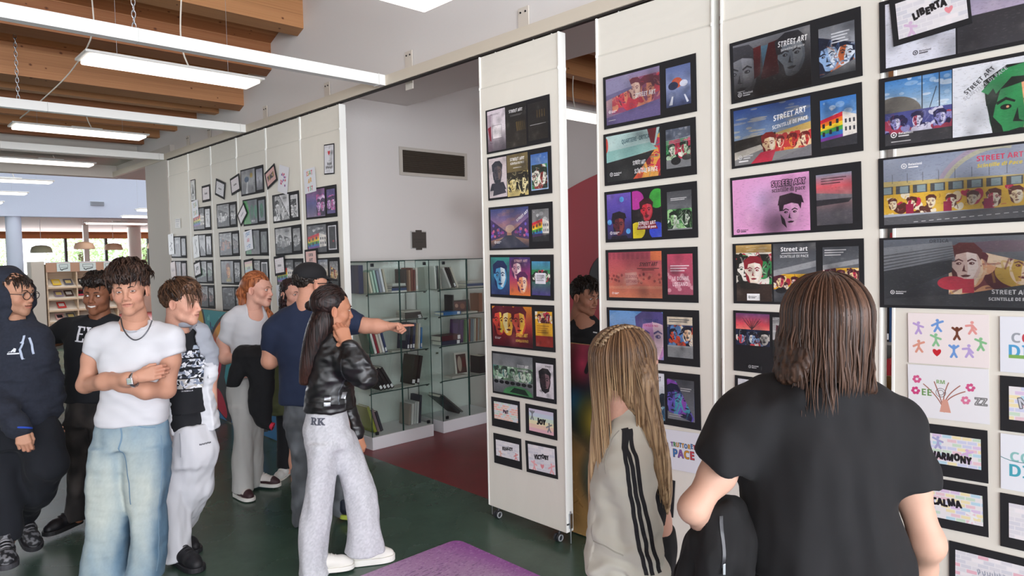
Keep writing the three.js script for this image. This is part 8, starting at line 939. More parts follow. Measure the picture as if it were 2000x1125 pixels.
// -- pointing man
{
  const p = new Figure('man in a navy t-shirt and black cap seen from behind, pointing at the glass cabinets', 2.18, -4.15, 0xc59078);
  p.head([-0.008, 1.575, 0], 132, 2, 0, { cell: 0.0036, size: 1.02, stubble: 0.55, hairColor: 0x17120f, neck: 0.055 });
  const Sr = [0.163, 1.352, 0], El = [0.332, 1.304, 0.02], Wr = [0.482, 1.298, 0.03];
  p.body.chain([[-0.035, 1.461, -0.02, 0.055], [-0.029, 1.354, -0.02, 0.07], [-0.012, 1.095, 0, 0.12], [-0.021, 0.827, 0, 0.12]], 0.08).chain([[...Sr, 0.06], [...El, 0.047]], 0.03).chain([[...El, 0.047], [0.408, 1.299, 0.02, 0.045], [...Wr, 0.03]], 0.03).chain([[-0.226, 1.333, 0, 0.06], [-0.282, 1.168, 0, 0.052], [-0.295, 1.084, 0, 0.05]], 0.03).chain([[-0.295, 1.084, 0, 0.05], [-0.285, 1.073, -0.18, 0.04], [-0.262, 1.099, -0.24, 0.03]], 0.03).chain([[-0.114, 0.761, 0, 0.08], [-0.126, 0.423, 0, 0.06], [-0.129, 0.047, 0, 0.045]], 0.04).chain([[0.065, 0.753, -0.02, 0.08], [0.11, 0.4, -0.06, 0.06], [0.116, 0.039, -0.1, 0.045]], 0.04);
  p.hand([...Wr], [1, 0.06, 0], [-0.1, -0.9, 0.3], true, { curl: [0.02, 1.25, 1.35, 1.4], thumb: 0.9 }); p.hand([-0.262, 1.099, -0.24], [0.8, 0.2, -0.5], [0, -0.2, -1], false, {}); p.skinUp(0.013);
  const T = new Field(); T.stack([[0.807, -0.034, 0, 0.198, 0.16], [0.961, -0.023, 0, 0.206, 0.165], [1.129, -0.016, 0, 0.218, 0.165], [1.279, -0.025, 0, 0.232, 0.15], [1.379, -0.019, 0, 0.202, 0.11], [1.439, -0.02, 0, 0.126, 0.08], [1.482, -0.022, 0, 0.076, 0.065]], { r: 0.018, pow: 2.3 }); T.chain([[-0.175, 1.359, 0, 0.075], [-0.244, 1.284, 0, 0.075], [-0.278, 1.181, 0, 0.068]], 0.05); { const q = [0.312, 1.304, 0.02], L = new Field().chain([[0.124, 1.366, 0, 0.08], [0.211, 1.335, 0.01, 0.076], [0.345, 1.3, 0.02, 0.069]], 0.05); L.add((x, y) => q[0] - x + 0.25 * (y - q[1]), [q[0] + 0.1, q[1], q[2]], 0.3, 0.012, -1); T.join(L, 0.05); } T.cap([-0.031, 1.561, -0.02], 0.066, [-0.034, 1.467, -0.03], 0.062, 0.01, -1);
  T.fold = folds(0.006, 4, 5, 4, 81); p.wear('t_shirt', T, 0x1b2741, { cell: 0.009 });
  const J = new Field(); J.stack([[0.658, -0.02, 0, 0.194, 0.14], [0.759, -0.022, 0, 0.192, 0.14], [0.833, -0.024, 0, 0.183, 0.14]], { r: 0.015 }); J.stack([[0.006, -0.129, 0, 0.052, 0.085], [0.422, -0.106, 0, 0.07, 0.1], [0.693, -0.099, 0, 0.107, 0.13]], { r: 0.015 }); J.stack([[0.025, 0.115, -0.1, 0.052, 0.085], [0.403, 0.113, -0.05, 0.081, 0.1], [0.69, 0.068, 0, 0.114, 0.13]], { r: 0.015 }); J.fold = folds(0.009, 7, 6, 7, 83); p.wear('grey_trousers', J, (x, y, z) => mix3(lin(0x474a4d), lin(0x63676b), clamp(0.5 + N3(x * 9, y * 6, z * 9), 0, 1)), { cell: 0.011 });
  p.shoe([-0.124, 0.006, 0], 190, { color: (x, y, z) => (N3(x * 40, y * 40, z * 30) > 0.35 ? lin(0xc23a3a) : lin(0x1c1d2a)), size: 0.28 }).shoe([0.114, 0.023, -0.05], 80, { color: 0x1b2030, soleColor: 0xb8c850, size: 0.28, pitch: 0 });
  const c0 = lin(0x14100e), c1 = lin(0x2e2620); p.hairField('hair', shortHair({ top: -0.006, side: -0.005, cutY: 0.06, cutZ: 0.03, earY: 0.0, nape: 0.075 }), streak(c0, c1), { cell: 0.005 });
  const K = new Field(); K.ell([0, 0.062, -0.012], [0.09, 0.082, 0.108], 0.02).add((x, y, z) => y - 0.04 - 0.06 * Math.max(0, z), [0, -0.1, 0], 0.5, 0.01, -1); K.add((x, y, z) => Math.max(Math.abs(y - 0.05 + (z - 0.09) * 0.25 + x * x * 3) - 0.004, Math.hypot(x / 0.078, (z - 0.09) / 0.085) * 0.08 - 0.08), [0, 0.04, 0.12], 0.1, 0.01); p.hairField('cap', K, () => lin(0x121215), { cell: 0.005 }).material = cloth(0.85);
  for (const s of [-1, 1]) { obj('glasses_temple', cyl([s * 0.062, 0.008, 0.11], [s * 0.084, 0.008, 0.0], 0.0028).applyMatrix4(p.hm), M.black, p.t); obj('glasses_rim', new THREE.TorusGeometry(0.024, 0.003, 8, 24).scale(1.1, 0.85, 1).translate(s * 0.033, -0.004, 0.113).applyMatrix4(p.hm), M.black, p.t); }
}
// -- girl in the leather jacket
{
  const p = new Figure('girl with long dark hair in a black leather jacket and pale grey sweatpants, striding past', 1.93, -3.43, 0xb57e62);
  p.head([-0.015, 1.459, 0], 118, 4, 0, { cell: 0.0034, hairColor: 0x1c1412, gaze: [0, 0], neck: 0.045, jaw: 0.93 });
  const El = [0.182, 1.099, 0.1], Wr = [0.084, 1.284, 0.1];
  p.body.chain([[-0.024, 1.362, -0.01, 0.046], [-0.032, 1.292, -0.01, 0.06], [-0.037, 1.137, 0, 0.08], [-0.059, 0.91, 0, 0.085]], 0.06).chain([[0.035, 1.257, 0.06, 0.045], [...El, 0.036], [...Wr, 0.028]], 0.03).chain([[-0.022, 1.205, -0.12, 0.042], [0.01, 0.906, -0.14, 0.036], [0.078, 0.718, -0.12, 0.026]], 0.03).chain([[-0.073, 0.834, 0.04, 0.07], [-0.099, 0.497, 0.05, 0.05], [-0.159, 0.06, 0.03, 0.038]], 0.04).chain([[-0.035, 0.809, -0.06, 0.07], [0.077, 0.456, -0.06, 0.05], [0.107, 0.102, -0.06, 0.038]], 0.04);
  p.hand([0.084, 1.289, 0.1], [-0.35, 0.9, -0.2], [-0.5, 0.1, -0.9], true, { curl: [0.7, 0.8, 0.9, 1], thumb: 0.5 }); p.hand([0.079, 0.724, -0.12], [0.25, -0.95, 0.1], [-0.8, -0.1, -0.5], false, { curl: [0.8, 0.9, 1, 1], size: 0.88 }); p.skinUp(0.012);
  const H = new Field(); H.stack([[0.907, -0.049, 0, 0.137, 0.125], [0.995, -0.045, 0, 0.13, 0.125], [1.137, -0.029, 0, 0.118, 0.125], [1.25, -0.015, 0, 0.097, 0.115], [1.312, -0.009, 0, 0.065, 0.085], [1.349, -0.019, 0, 0.042, 0.06]], { r: 0.015, pow: 2.2 }); H.chain([[-0.004, 1.233, 0.04, 0.07], [0.097, 1.163, 0.09, 0.066], [...El, 0.057]], 0.04).chain([[...El, 0.057], [0.149, 1.19, 0.11, 0.052], [0.092, 1.273, 0.1, 0.044]], 0.03).chain([[-0.007, 1.178, -0.1, 0.06], [0.01, 0.906, -0.14, 0.05], [0.07, 0.741, -0.12, 0.042]], 0.03); H.cap([-0.019, 1.42, 0], 0.05, [-0.017, 1.329, 0], 0.045, 0.01, -1);
  const hf = folds(0.005, 7, 10, 7, 91); H.fold = (x, y, z) => hf(x, y, z) + 0.003 * Math.sin(y * 50 + 8 * N3(x * 5, y * 3, z * 5)) * (x > 0.06 && y > 0.9 ? 1 : 0.2); const jk = p.wear('leather_jacket', H, 0x0e0e10, { cell: 0.0075, mat: new THREE.MeshPhysicalMaterial({ vertexColors: true, roughness: 0.36, clearcoat: 0.25, clearcoatRoughness: 0.3 }) });
  obj('zip', ribbon(H, [[0.058, 1.216, 0.16], [0.068, 1.076, 0.14], [0.053, 0.953, 0.14]], 0.008, 0.002), mat(0x55585c, 0.35, { metalness: 0.8 }), jk); for (const c of [[-0.026, 0.996, 0.14], [-0.027, 0.966, 0.14]]) obj('buckle', patch(H, c, [-0.1, 0, 1], [0, 1, 0], 0.036, 0.02, [0.9, 0.02, 0.91, 0.03], 0.003, 4), M.steel, jk); obj('pocket_zip', patch(H, [0.055, 1.005, 0.14], [0, 0, 1], [0.25, 1, 0], 0.02, 0.034, [0.9, 0.02, 0.91, 0.03], 0.003, 4), M.steel, jk); obj('belt', ribbon(H, [[-0.147, 0.958, 0.08], [-0.078, 0.959, 0.13], [0.007, 0.954, 0.14], [0.092, 0.946, 0.1]], 0.018, 0.002), mat(0x121214, 0.4), jk);
  const J = new Field(); J.stack([[0.704, -0.056, 0, 0.115, 0.12], [0.793, -0.069, 0, 0.127, 0.125], [0.867, -0.066, 0, 0.113, 0.12], [0.916, -0.062, 0, 0.104, 0.11]], { r: 0.015 }); J.stack([[0.003, -0.147, 0.04, 0.085, 0.105], [0.102, -0.152, 0.04, 0.076, 0.1], [0.284, -0.136, 0.05, 0.083, 0.095], [0.457, -0.107, 0.05, 0.08, 0.095], [0.627, -0.083, 0.04, 0.081, 0.105], [0.747, -0.076, 0.03, 0.098, 0.115]], { r: 0.012 }); J.stack([[0.079, 0.105, -0.06, 0.114, 0.105], [0.235, 0.108, -0.06, 0.093, 0.095], [0.415, 0.091, -0.06, 0.089, 0.092], [0.544, 0.06, -0.06, 0.084, 0.095], [0.665, 0.029, -0.05, 0.075, 0.1], [0.775, 0.002, -0.02, 0.065, 0.11]], { r: 0.012 });
  J.fold = folds(0.006, 7, 3, 7, 93); const pants = p.wear('sweatpants', J, (x, y, z) => mix3(lin(0xb4b6ba), lin(0xcccdd1), clamp(0.5 + 0.6 * N3(x * 70, y * 90, z * 70), 0, 1)), { cell: 0.009 }); obj('waistband', ribbon(J, [[-0.152, 0.906, 0.05], [-0.088, 0.911, 0.1], [-0.002, 0.911, 0.11], [0.054, 0.902, 0.05]], 0.02, 0.003), mat(0xc2c3c4, 0.9), pants);
  obj('hip_letters', patch(J, [-0.089, 0.871, 0.13], [-0.25, 0, 1], [0.03, 1, 0], 0.1, 0.055, onCloth.add(160, 90, (c, w, h) => { words(c, 'RK', w * 0.5, h * 0.5, h * 0.9, '#4a4d58', { font: 'serif', sx: 1.1, stroke: '#6a6d78', sw: 0.06 }); })), clothMat(), pants);
  p.shoe([-0.175, 0.013, 0.04], 104, { color: 0xdedcd4, soleColor: 0xe8e6de, size: 0.25 }).shoe([0.022, 0.003, -0.06], 108, { color: 0xdedcd4, soleColor: 0xe8e6de, size: 0.265, sole: 0.03 });
  const c0 = lin(0x120d0d), c1 = lin(0x35231f), sleek = (x, y, z) => mix3(c0, c1, clamp(0.35 + 0.9 * N3(x * 110, y * 4, z * 110), 0, 1)), S = shortHair({ top: 0.004, side: -0.002, cutY: 0.07, cutZ: 0.068, earY: 0.0, earZ: 0.0, nape: 0.09 }); S.fold = (x, y, z) => 0.001 * N3(x * 120, y * 40, z * 20); p.hairField('hair', S, sleek, { locks: locksOver(16, 130, { arc: 3.1, flow: (d, r) => [0, -0.6, -1], len: 0.04, wild: 0.001, lift: 0.001, c0, c1, r0: 0.004, e: [0.082, 0.092, 0.104], lo: 0.5 }) });
  const F = new Field(); F.stack([[1.055, -0.166, 0.03, 0.036, 0.035], [1.146, -0.142, 0.04, 0.052, 0.05], [1.257, -0.109, 0.04, 0.067, 0.06], [1.367, -0.073, 0.03, 0.077, 0.075], [1.444, -0.055, 0.01, 0.067, 0.08], [1.505, -0.047, 0, 0.036, 0.05]], { r: 0.02, k: 0.04 }); F.ell([-0.129, 1.487, 0], [0.035, 0.03, 0.035], 0.015); F.fold = (x, y, z) => 0.0014 * N3(x * 110, y * 2.5, z * 110); p.hairField('hair', F, (x, y, z) => mix3(sleek(x, y, z), lin(0x4a2e24), smooth(1.25 - y, 0, 0.25) * 0.7), { world: 1, cell: 0.005 });
}
// -- boy behind the boards
{
  const p = new Figure('boy in a black t-shirt looking down behind the graffiti board', 3.75, -3.2, 0xa87862);
  p.head([0.005, 1.434, 0.02], 44, 8, 0, { cell: 0.0034, hairColor: 0x15100f, gaze: [0.1, -0.3], neck: 0.05 }); p.body.chain([[-0.002, 1.306, 0, 0.05], [0.004, 1.216, 0, 0.08], [0.006, 0.851, 0, 0.1], [0, 0.521, 0, 0.1]], 0.08).chain([[-0.105, 1.163, 0, 0.045], [-0.126, 0.781, 0, 0.035]], 0.03).chain([[0.14, 1.158, 0, 0.045], [0.157, 0.775, 0, 0.035]], 0.03).chain([[-0.051, 0.486, 0, 0.07], [-0.061, -0.107, 0, 0.04]], 0.04).chain([[0.058, 0.483, 0, 0.07], [0.049, -0.109, 0, 0.04]], 0.04); p.hand([-0.126, 0.781, 0], [0, -1, 0.1], [1, 0, 0], true, {}); p.hand([0.157, 0.775, 0], [0, -1, 0.1], [-1, 0, 0], false, {}); p.skinUp(0.015);
  const T = new Field(); T.stack([[0.631, 0.013, 0, 0.142, 0.12], [0.997, 0.015, 0, 0.152, 0.125], [1.179, 0.014, 0, 0.148, 0.11], [1.259, 0.008, 0, 0.098, 0.08], [1.306, 0.005, 0, 0.065, 0.06]], { r: 0.015 }); T.chain([[-0.091, 1.181, 0, 0.066], [-0.123, 0.982, 0, 0.066]], 0.04).chain([[0.133, 1.177, 0, 0.066], [0.16, 0.976, 0, 0.066]], 0.04); T.fold = folds(0.006, 6, 9, 6, 95); const tee = p.wear('t_shirt', T, 0x121316, { cell: 0.01 }); obj('chest_mark', patch(T, [0.065, 1.192, 0.12], [0, 0, 1], [0.2, 1, 0], 0.03, 0.012, onCloth.add(24, 10, (c, w, h) => fill(c, '#c9c9c9', 1, 2, w - 2, h - 4))), clothMat(), tee);
  const J = new Field(); J.stack([[-0.107, -0.061, 0, 0.051, 0.08], [0.633, -0.052, 0, 0.076, 0.11]], { r: 0.02 }); J.stack([[-0.109, 0.057, 0, 0.051, 0.08], [0.63, 0.078, 0, 0.076, 0.11]], { r: 0.02 }); p.wear('trousers', J, 0x1d1f26, { cell: 0.013 }); p.shoe([-0.057, -0.164, -0.05], -10, { color: 0x222226 }).shoe([0.069, -0.166, -0.05], 14, { color: 0x222226 });
  const c0 = lin(0x120e0d), c1 = lin(0x2c221d); p.hairField('hair', shortHair({ top: 0.008, cutY: 0.045, cutZ: 0.05, earY: 0.015 }), streak(c0, c1), { locks: locksOver(8, 120, { flow: (d, r) => [d.x + 0.6 * (r() - 0.5), -0.4, 0.9], len: 0.05, wild: 0.02, c0, c1, e: [0.088, 0.104, 0.108], lo: 0.25 }) });
}

// -- blonde girl in the track jacket
{
  const p = new Figure('girl with long blonde hair and braids in a cream jacket with three black sleeve stripes', 1.784, -1.34, 0xd0a08c);
  p.head([-0.003, 1.373, 0], 116, -2, 0, { cell: 0.004, hairColor: 0x6a4a34, neck: 0.042, jaw: 0.92 });
  p.body.chain([[-0.003, 1.259, -0.01, 0.042], [-0.007, 1.21, -0.01, 0.05], [-0.008, 1.08, 0, 0.07], [0.006, 0.896, 0, 0.08], [0.004, 0.745, 0, 0.085]], 0.06).chain([[-0.016, 1.154, 0.04, 0.038], [0.011, 0.954, 0.11, 0.034], [0.045, 0.755, 0.13, 0.026]], 0.03).chain([[-0.009, 1.084, -0.1, 0.04], [0.031, 0.857, -0.1, 0.032], [0.06, 0.717, -0.06, 0.026]], 0.03).ell([0.078, 0.867, -0.01], [0.055, 0.1, 0.09], 0.04);
  p.body.chain([[-0.013, 0.735, 0.05, 0.08], [-0.009, 0.261, 0.04, 0.045]], 0.04).chain([[0.037, 0.687, -0.05, 0.08], [0.04, 0.199, -0.05, 0.045]], 0.04); p.hand([0.047, 0.752, 0.13], [0.1, -1, 0.1], [-0.3, 0, -1], true, { size: 0.88 }); p.skinUp(0.012);
  const H = new Field(); H.stack([[0.715, -0.027, 0, 0.121, 0.12], [0.759, -0.025, 0, 0.125, 0.128], [0.813, -0.023, 0, 0.119, 0.128], [0.914, -0.024, 0, 0.107, 0.125], [1.03, -0.019, 0, 0.097, 0.12], [1.13, -0.014, 0, 0.08, 0.11], [1.196, -0.012, 0, 0.059, 0.085], [1.235, -0.011, 0, 0.042, 0.062], [1.262, -0.011, 0, 0.036, 0.055]], { r: 0.012, pow: 2.2 });
  H.chain([[-0.014, 1.176, 0.05, 0.062], [-0.014, 1.078, 0.1, 0.064], [0.009, 0.926, 0.12, 0.058], [0.039, 0.771, 0.13, 0.05], [0.046, 0.724, 0.13, 0.046]], 0.035); H.chain([[-0.01, 1.113, -0.06, 0.06], [0.03, 0.878, -0.09, 0.055], [0.06, 0.734, -0.06, 0.045]], 0.04); H.add((x, y, z) => Math.max(-(x - ([0.11, 0.911, 0][0])) , y - ([-0.38, 0.921, 0][1]) ), [0.161, 0.826, 0], 0.1, 0.01, -1);
  const jf = folds(0.006, 5, 8, 5, 101); H.fold = (x, y, z) => jf(x, y, z) + 0.004 * Math.sin(y * 70 + 5 * N3(x * 6, y * 4, z * 6)) * smooth(1.0 - y, 0, 0.15) * (z > 0.05); const jk = p.wear('track_jacket', H, 0xc2c0b4, { cell: 0.0068, rough: 0.8 });
  for (const [a, b, c, d, e] of [[[-0.056, 1.238, 0.13], [-0.047, 1.178, 0.17], [-0.037, 1.074, 0.18], [-0.016, 0.924, 0.19], [0.009, 0.794, 0.19]], [[-0.037, 1.232, 0.13], [-0.028, 1.177, 0.17], [-0.017, 1.073, 0.18], [0.006, 0.923, 0.19], [0.032, 0.794, 0.19]], [[-0.019, 1.224, 0.13], [-0.007, 1.168, 0.165], [0.002, 1.065, 0.18], [0.029, 0.919, 0.18], [0.055, 0.795, 0.18]]]) obj('sleeve_stripe', ribbon(H, [a, b, c, d, e], 0.0125, 0.0016, 50), mat(0x15161b, 0.8), jk);
  obj('armhole_seam', ribbon(H, [[-0.061, 1.219, 0.12], [-0.088, 1.175, 0.1], [-0.098, 1.125, 0.09], [-0.087, 1.075, 0.11]], 0.003, 0.0012), mat(0xa3a196, 0.9), jk); obj('hem_band', ribbon(H, [[-0.14, 0.84, 0.05], [-0.101, 0.846, 0.12], [-0.041, 0.833, 0.13]], 0.004, 0.0012), mat(0xa8a69a, 0.9), jk);
  const B = new Field(); B.stack([[0.888, 0.066, 0, 0.052, 0.09], [0.979, 0.061, 0, 0.046, 0.09], [1.079, 0.049, 0, 0.033, 0.08]], { r: 0.01 }); p.wear('crop_top', B, 0x121216); const J = new Field(); J.stack([[0.199, 0.006, 0, 0.083, 0.1], [0.66, 0.018, 0, 0.122, 0.13], [0.795, 0.025, 0, 0.119, 0.12], [0.869, 0.043, 0, 0.095, 0.1]], { r: 0.015 }); J.fold = folds(0.006, 6, 4, 6, 103); p.wear('trousers', J, 0x111115, { cell: 0.012 }); p.shoe([-0.029, 0.1, 0.05], 90, { color: 0xdddddd, size: 0.24 });
  const d = lin(0x3c2a20), m = lin(0x8a6a4c), l = lin(0xd2b48c), yc = [-0.003, 1.409, 0][1], col = (x, y, z) => { const n = clamp(0.5 + 0.8 * N3(x * 95, y * 2.2, z * 95) + 0.3 * N3(x * 260, y * 3, z * 260), 0, 1), t = clamp((yc + 0.02 - y) / 0.34, 0, 1); return mix3(mix3(d, m, clamp(0.25 + 0.5 * n + 0.3 * t, 0, 1)), l, n * (0.15 + 0.75 * t)); };
  const C = shortHair({ top: -0.004, side: -0.004, cutY: 0.07, cutZ: 0.06, earY: -0.3, nape: 0.3 }); C.fold = (x, y, z) => 0.0012 * N3(x * 120, y * 30, z * 16); const q = new THREE.Vector3(); p.hairField('hair', C, (x, y, z) => { q.set(x, y, z).applyMatrix4(p.hm); return Math.abs(x + 0.03) < 0.0022 && y > 0.06 ? lin(0xb98a78) : col(q.x, q.y, q.z); }, { cell: 0.004, locks: [...longLocks(41, 80, { az: [-1.75, -0.6], len: 0.33, c0: d, c1: mix3(d, m, 0.8), tip: [m, l], pinch: -0.05, r0: 0.005 }), ...longLocks(43, 50, { az: [-2.6, -1.5], len: 0.11, c0: d, c1: mix3(d, m, 0.8), tip: [m, l], r0: 0.005 }), ...longLocks(42, 60, { az: [2.2, 3.75], len: 0.33, c0: d, c1: m, tip: [m, l], r0: 0.005 })] });
  const F = new Field(); F.stack([[0.912, 0.104, 0.03, 0.012, 0.02], [0.995, 0.095, 0.05, 0.027, 0.035], [1.096, 0.079, 0.06, 0.038, 0.045], [1.193, 0.058, 0.06, 0.041, 0.05], [1.288, 0.041, 0.05, 0.044, 0.055], [1.366, 0.035, 0.04, 0.042, 0.06], [1.429, 0.026, 0.03, 0.037, 0.05]], { r: 0.015, k: 0.03 }); F.stack([[0.893, -0.117, -0.06, 0.01, 0.012], [0.999, -0.115, -0.05, 0.015, 0.02], [1.12, -0.1, -0.04, 0.023, 0.035], [1.259, -0.079, -0.02, 0.035, 0.05], [1.36, -0.065, -0.01, 0.043, 0.065], [1.425, -0.06, -0.01, 0.039, 0.06]], { r: 0.012, k: 0.03 }); F.stack([[1.256, 0.017, 0.05, 0.027, 0.03], [1.319, -0.015, 0.04, 0.037, 0.045], [1.414, -0.024, 0.03, 0.038, 0.05]], { r: 0.015, k: 0.03 }); F.cap([0.07, 1.405, -0.02], 0.05, [0.101, 1.374, 0], 0.05, 0.01, -1);
  F.fold = (x, y, z) => 0.0016 * N3(x * 120, y * 1.6, z * 120) + 0.0008 * N3(x * 260, y * 2, z * 260); const rr = rng(31), lk = []; for (let i = 0; i < 70; i++) { const t = rr(), s = rr(), a = [0.003, 1.44, 0.1], b = [0.047, 1.267, 0.1], c = [0.075, 1.08, 0.11], e = [0.095, 0.941, 0.08], w = (k) => [(s - 0.5) * 0.045 * k, (rr() - 0.5) * 0.02, (t - 0.6) * 0.1 * k]; const pts = [a, b, c, e].map((v, k) => { const o = w([0.8, 1.1, 1, 0.7][k]); return [v[0] + o[0], v[1] + o[1], v[2] - 0.035 + o[2]]; }); const g = strand(pts, 0.0035, 0.0012, 14, 5, 0.6); lk.push(tint(g, (x, y, z) => mix3(col(x, y, z), i % 2 ? l : d, 0.25))); }
  p.hairField('hair', F, col, { world: 1, cell: 0.0048, locks: lk });
  for (const x0 of [-0.006, -0.034]) { const br = []; for (let i = 0; i < 13; i++) { const a = 1.0 + i * 0.13, y = 0.045 + 0.094 * Math.sin(a), z = -0.02 + 0.108 * Math.cos(a); for (const s of [-1, 1]) br.push(strand([[x0 + s * 0.008, y, z], [x0 + s * 0.002, y + 0.006 * Math.sin(a), z - 0.006], [x0 - s * 0.006, y - 0.006 * (a > 1.6), z - 0.012]], 0.0055, 0.003, 5, 6)); } obj('braid', tint(mergeGeometries(br), (x, y, z) => mix3(d, l, clamp(0.35 + 0.5 * N3(x * 200, y * 200, z * 200), 0, 0.8))).applyMatrix4(p.hm), hairMat, p.t); }
}
// -- woman in black seen from behind
{
  const p = new Figure('long-haired woman in a black t-shirt seen from behind, a black jacket over her arm', 1.667, -0.692, 0xc49c88);
  p.head([0.008, 1.544, 0], 186, 0, 0, { cell: 0.0045, hairColor: 0x2c1f1a, eyes: false, neck: 0.046, neckLen: 0.13 });
  const SL = [-0.186, 1.326, 0], EL = [-0.318, 1.151, 0.06], WL = [-0.2, 0.982, -0.14], SR = [0.182, 1.296, 0], ER = [0.233, 1.051, 0.05], WR = [0.252, 0.908, -0.08];
  p.body.chain([[0.01, 1.44, -0.01, 0.046], [0.007, 1.39, -0.01, 0.05], [0.003, 1.324, 0, 0.09], [0.006, 1.162, 0, 0.1], [0.008, 1.012, 0, 0.1]], 0.07).chain([[...SL, 0.042], [-0.252, 1.221, 0.03, 0.038], [...EL, 0.03]], 0.03).chain([[...EL, 0.03], [-0.26, 1.064, -0.04, 0.031], [...WL, 0.025]], 0.03).chain([[...SR, 0.042], [0.206, 1.178, 0.02, 0.04], [...ER, 0.034]], 0.03).chain([[...ER, 0.034], [0.25, 0.964, -0.01, 0.033], [...WR, 0.026]], 0.03).chain([[-0.049, 0.86, 0, 0.08], [-0.049, 0.211, 0, 0.045]], 0.04).chain([[0.076, 0.858, 0, 0.08], [0.078, 0.209, 0, 0.045]], 0.04);
  p.hand([...WL], [0.7, -0.1, -0.6], [0, -1, 0], true, {}); p.hand([...WR], [-0.85, 0.1, 0.1], [-0.1, -0.3, -0.9], false, { curl: [0.4, 0.5, 0.6, 0.6] }); p.skinUp(0.011);
  const T = new Field(); T.stack([[0.971, 0.022, 0, 0.19, 0.13], [1.006, 0.018, 0, 0.191, 0.135], [1.062, 0.006, 0, 0.183, 0.13], [1.138, -0.006, 0, 0.172, 0.128], [1.207, -0.015, 0, 0.166, 0.125], [1.275, -0.017, 0, 0.174, 0.12], [1.337, -0.013, 0, 0.185, 0.105], [1.383, -0.017, 0.01, 0.155, 0.095], [1.413, -0.019, 0.022, 0.111, 0.088], [1.435, -0.016, 0.03, 0.085, 0.078], [1.446, -0.013, 0.03, 0.074, 0.066]], { r: 0.014, pow: 2.4 });
  { const q = [-0.243, 1.237, 0.03], w = [0.195, 1.178, 0.02], L = new Field().chain([[-0.122, 1.374, 0, 0.066], [-0.181, 1.334, 0, 0.066], [-0.24, 1.252, 0.03, 0.06], [-0.259, 1.197, 0.03, 0.058]], 0.05), Q = new Field().chain([[0.116, 1.359, 0, 0.068], [0.175, 1.311, 0, 0.07], [0.194, 1.215, 0.02, 0.063], [0.201, 1.134, 0.02, 0.062]], 0.05); L.add((x, y) => (y - q[1]) * 0.88 + (x - q[0]) * 0.42, [q[0], q[1] - 0.1, 0], 0.3, 0.012, -1); Q.add((x, y) => y - w[1] - 0.02 * (x - w[0]), [w[0], w[1] - 0.1, 0], 0.3, 0.012, -1); T.join(L, 0.05).join(Q, 0.05); }
  
  const tf = folds(0.009, 6, 2, 6, 111); T.fold = (x, y, z) => tf(x, y, z) + 0.007 * N3(x * 8, y * 3 + x * 2, 3); const tee = p.wear('t_shirt', T, 0x0d0d10, { cell: 0.0075 }); obj('neck_band', ribbon(T, [[-0.098, 1.432, 0.05], [-0.066, 1.429, 0.07], [-0.028, 1.427, 0.08], [0.016, 1.427, 0.07], [0.052, 1.429, 0.05]], 0.014, 0.0016), mat(0x0c0c0f, 0.9), tee);
  const J = new Field(); J.stack([[0.144, 0.002, 0, 0.152, 0.11], [0.731, 0.005, 0, 0.196, 0.15], [0.885, 0.012, 0, 0.195, 0.15], [0.976, 0.015, 0, 0.175, 0.12], [1.037, 0.008, 0, 0.163, 0.11]], { r: 0.02 }); J.fold = folds(0.006, 5, 8, 5, 113); p.wear('black_skirt', J, 0x0c0c0f, { cell: 0.012 }); for (const q of [[-0.049, 0.092, 0], [0.078, 0.089, 0]]) p.shoe(q, 180, { color: 0x19191c, size: 0.25 });
  const c0 = lin(0x2a1e19), c1 = lin(0x6a4e3e), q = new THREE.Vector3(), xc = [0.008, 1.546, 0][0], col = (x, y, z) => { const n = clamp(0.45 + 0.7 * N3(x * 70, y * 3, z * 70) + 0.35 * N3(x * 220, y * 4, z * 220), 0, 1); return mix3(c0, c1, n * (0.55 + 0.45 * smooth(x - xc, -0.04, 0.09))); };
  const C = shortHair({ top: 0.004, side: 0.004, cutY: 0.07, cutZ: 0.06, earY: -0.3, nape: 0.3 }); C.fold = (x, y, z) => 0.0012 * N3(x * 120, y * 30, z * 20) - 0.002 * Math.exp(-(((x - 0.028) / 0.003) ** 2)) * (y > 0.07); p.hairField('hair', C, (x, y, z) => { q.set(x, y, z).applyMatrix4(p.hm); return col(q.x, q.y, q.z); }, { cell: 0.004 });
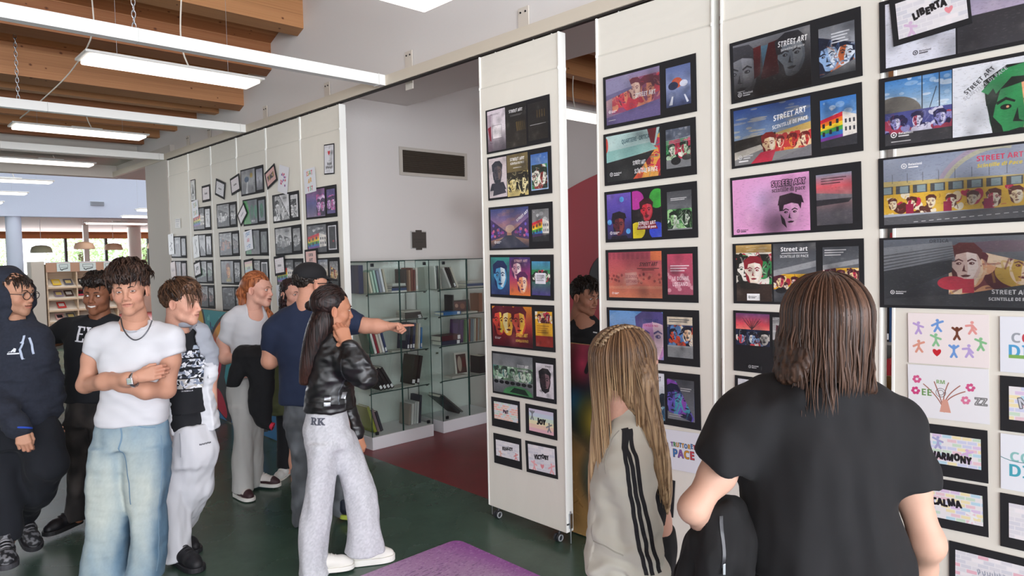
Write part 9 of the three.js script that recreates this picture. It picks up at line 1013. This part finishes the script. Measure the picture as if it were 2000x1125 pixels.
  const F = new Field(); F.stack([[1.407, 0.085, 0.06, 0.026, 0.025], [1.443, 0.06, 0.045, 0.044, 0.05], [1.488, 0.048, 0.03, 0.056, 0.075], [1.54, 0.044, 0.01, 0.061, 0.09], [1.582, 0.04, 0, 0.052, 0.08]], { r: 0.02, k: 0.03 }); F.stack([[1.434, -0.093, 0.045, 0.026, 0.035], [1.45, -0.073, 0.04, 0.044, 0.055], [1.49, -0.049, 0.03, 0.061, 0.08], [1.542, -0.037, 0.01, 0.058, 0.095], [1.583, -0.027, 0, 0.051, 0.08]], { r: 0.02, k: 0.03 }); F.fold = (x, y, z) => 0.0026 * N3(x * 55 + 1.2 * Math.sin(y * 30), y * 2.5, z * 55) + 0.001 * N3(x * 200, y * 3, z * 200);
  p.hairField('hair', F, col, { world: 1, cell: 0.005 }); p.hairField('hair', new Field().ell([0, 0.05, -0.03], [0.07, 0.07, 0.08]), () => c0, { locks: [...longLocks(77, 460, { az: [0.9, 5.4], len: 0.15, c0, c1: mix3(c0, c1, 0.75), wave: 0.006, r0: 0.0044, r1: 0.0018, e: [0.092, 0.1, 0.112] }), ...longLocks(78, 140, { az: [1.2, 2.7], len: 0.19, c0, c1, wave: 0.012, r0: 0.0044, r1: 0.0018, e: [0.096, 0.1, 0.114], pinch: -0.2 })] });
  const D = new Field(); D.stack([[0.838, -0.241, -0.05, 0.097, 0.05], [0.936, -0.24, -0.05, 0.094, 0.06], [1.016, -0.229, -0.06, 0.079, 0.07], [1.081, -0.222, -0.06, 0.045, 0.065], [1.108, -0.223, -0.06, 0.028, 0.05]], { r: 0.03 }); D.chain([[-0.213, 1.124, 0.02, 0.035], [-0.192, 1.066, 0.03, 0.03], [-0.203, 0.996, 0.04, 0.035]], 0.04).chain([[-0.258, 1.125, 0.02, 0.04], [-0.258, 1.035, 0.04, 0.04], [-0.268, 0.948, 0.04, 0.04]], 0.03).chain([[-0.296, 1.056, 0, 0.03], [-0.322, 0.93, 0, 0.03]], 0.03); const df = folds(0.008, 10, 3, 10, 117); D.fold = df;
  const j = thing('jacket', 'black jacket hung over the bent left arm of the woman in black', 'jacket', [1.667, 0, -0.692], ROOM_TURN); obj('draped_cloth', surfaceNet(D, 0.007, () => lin(0x0b0b0d)), cloth(0.92), j); obj('zip', ribbon(D, [[-0.255, 1.136, 0.08], [-0.249, 1.08, 0.09], [-0.262, 1.013, 0.1]], 0.008, 0.002), mat(0x2a2a2e, 0.4), j); obj('zip_pull', rb(0.008, 0.028, 0.004, 0.002).translate(...[-0.255, 1.016, 0.085]), M.steel, j);
}
scene.traverse((o) => { if (o.isMesh) o.castShadow = o.receiveShadow = true; });
renderer.render(scene, camera);
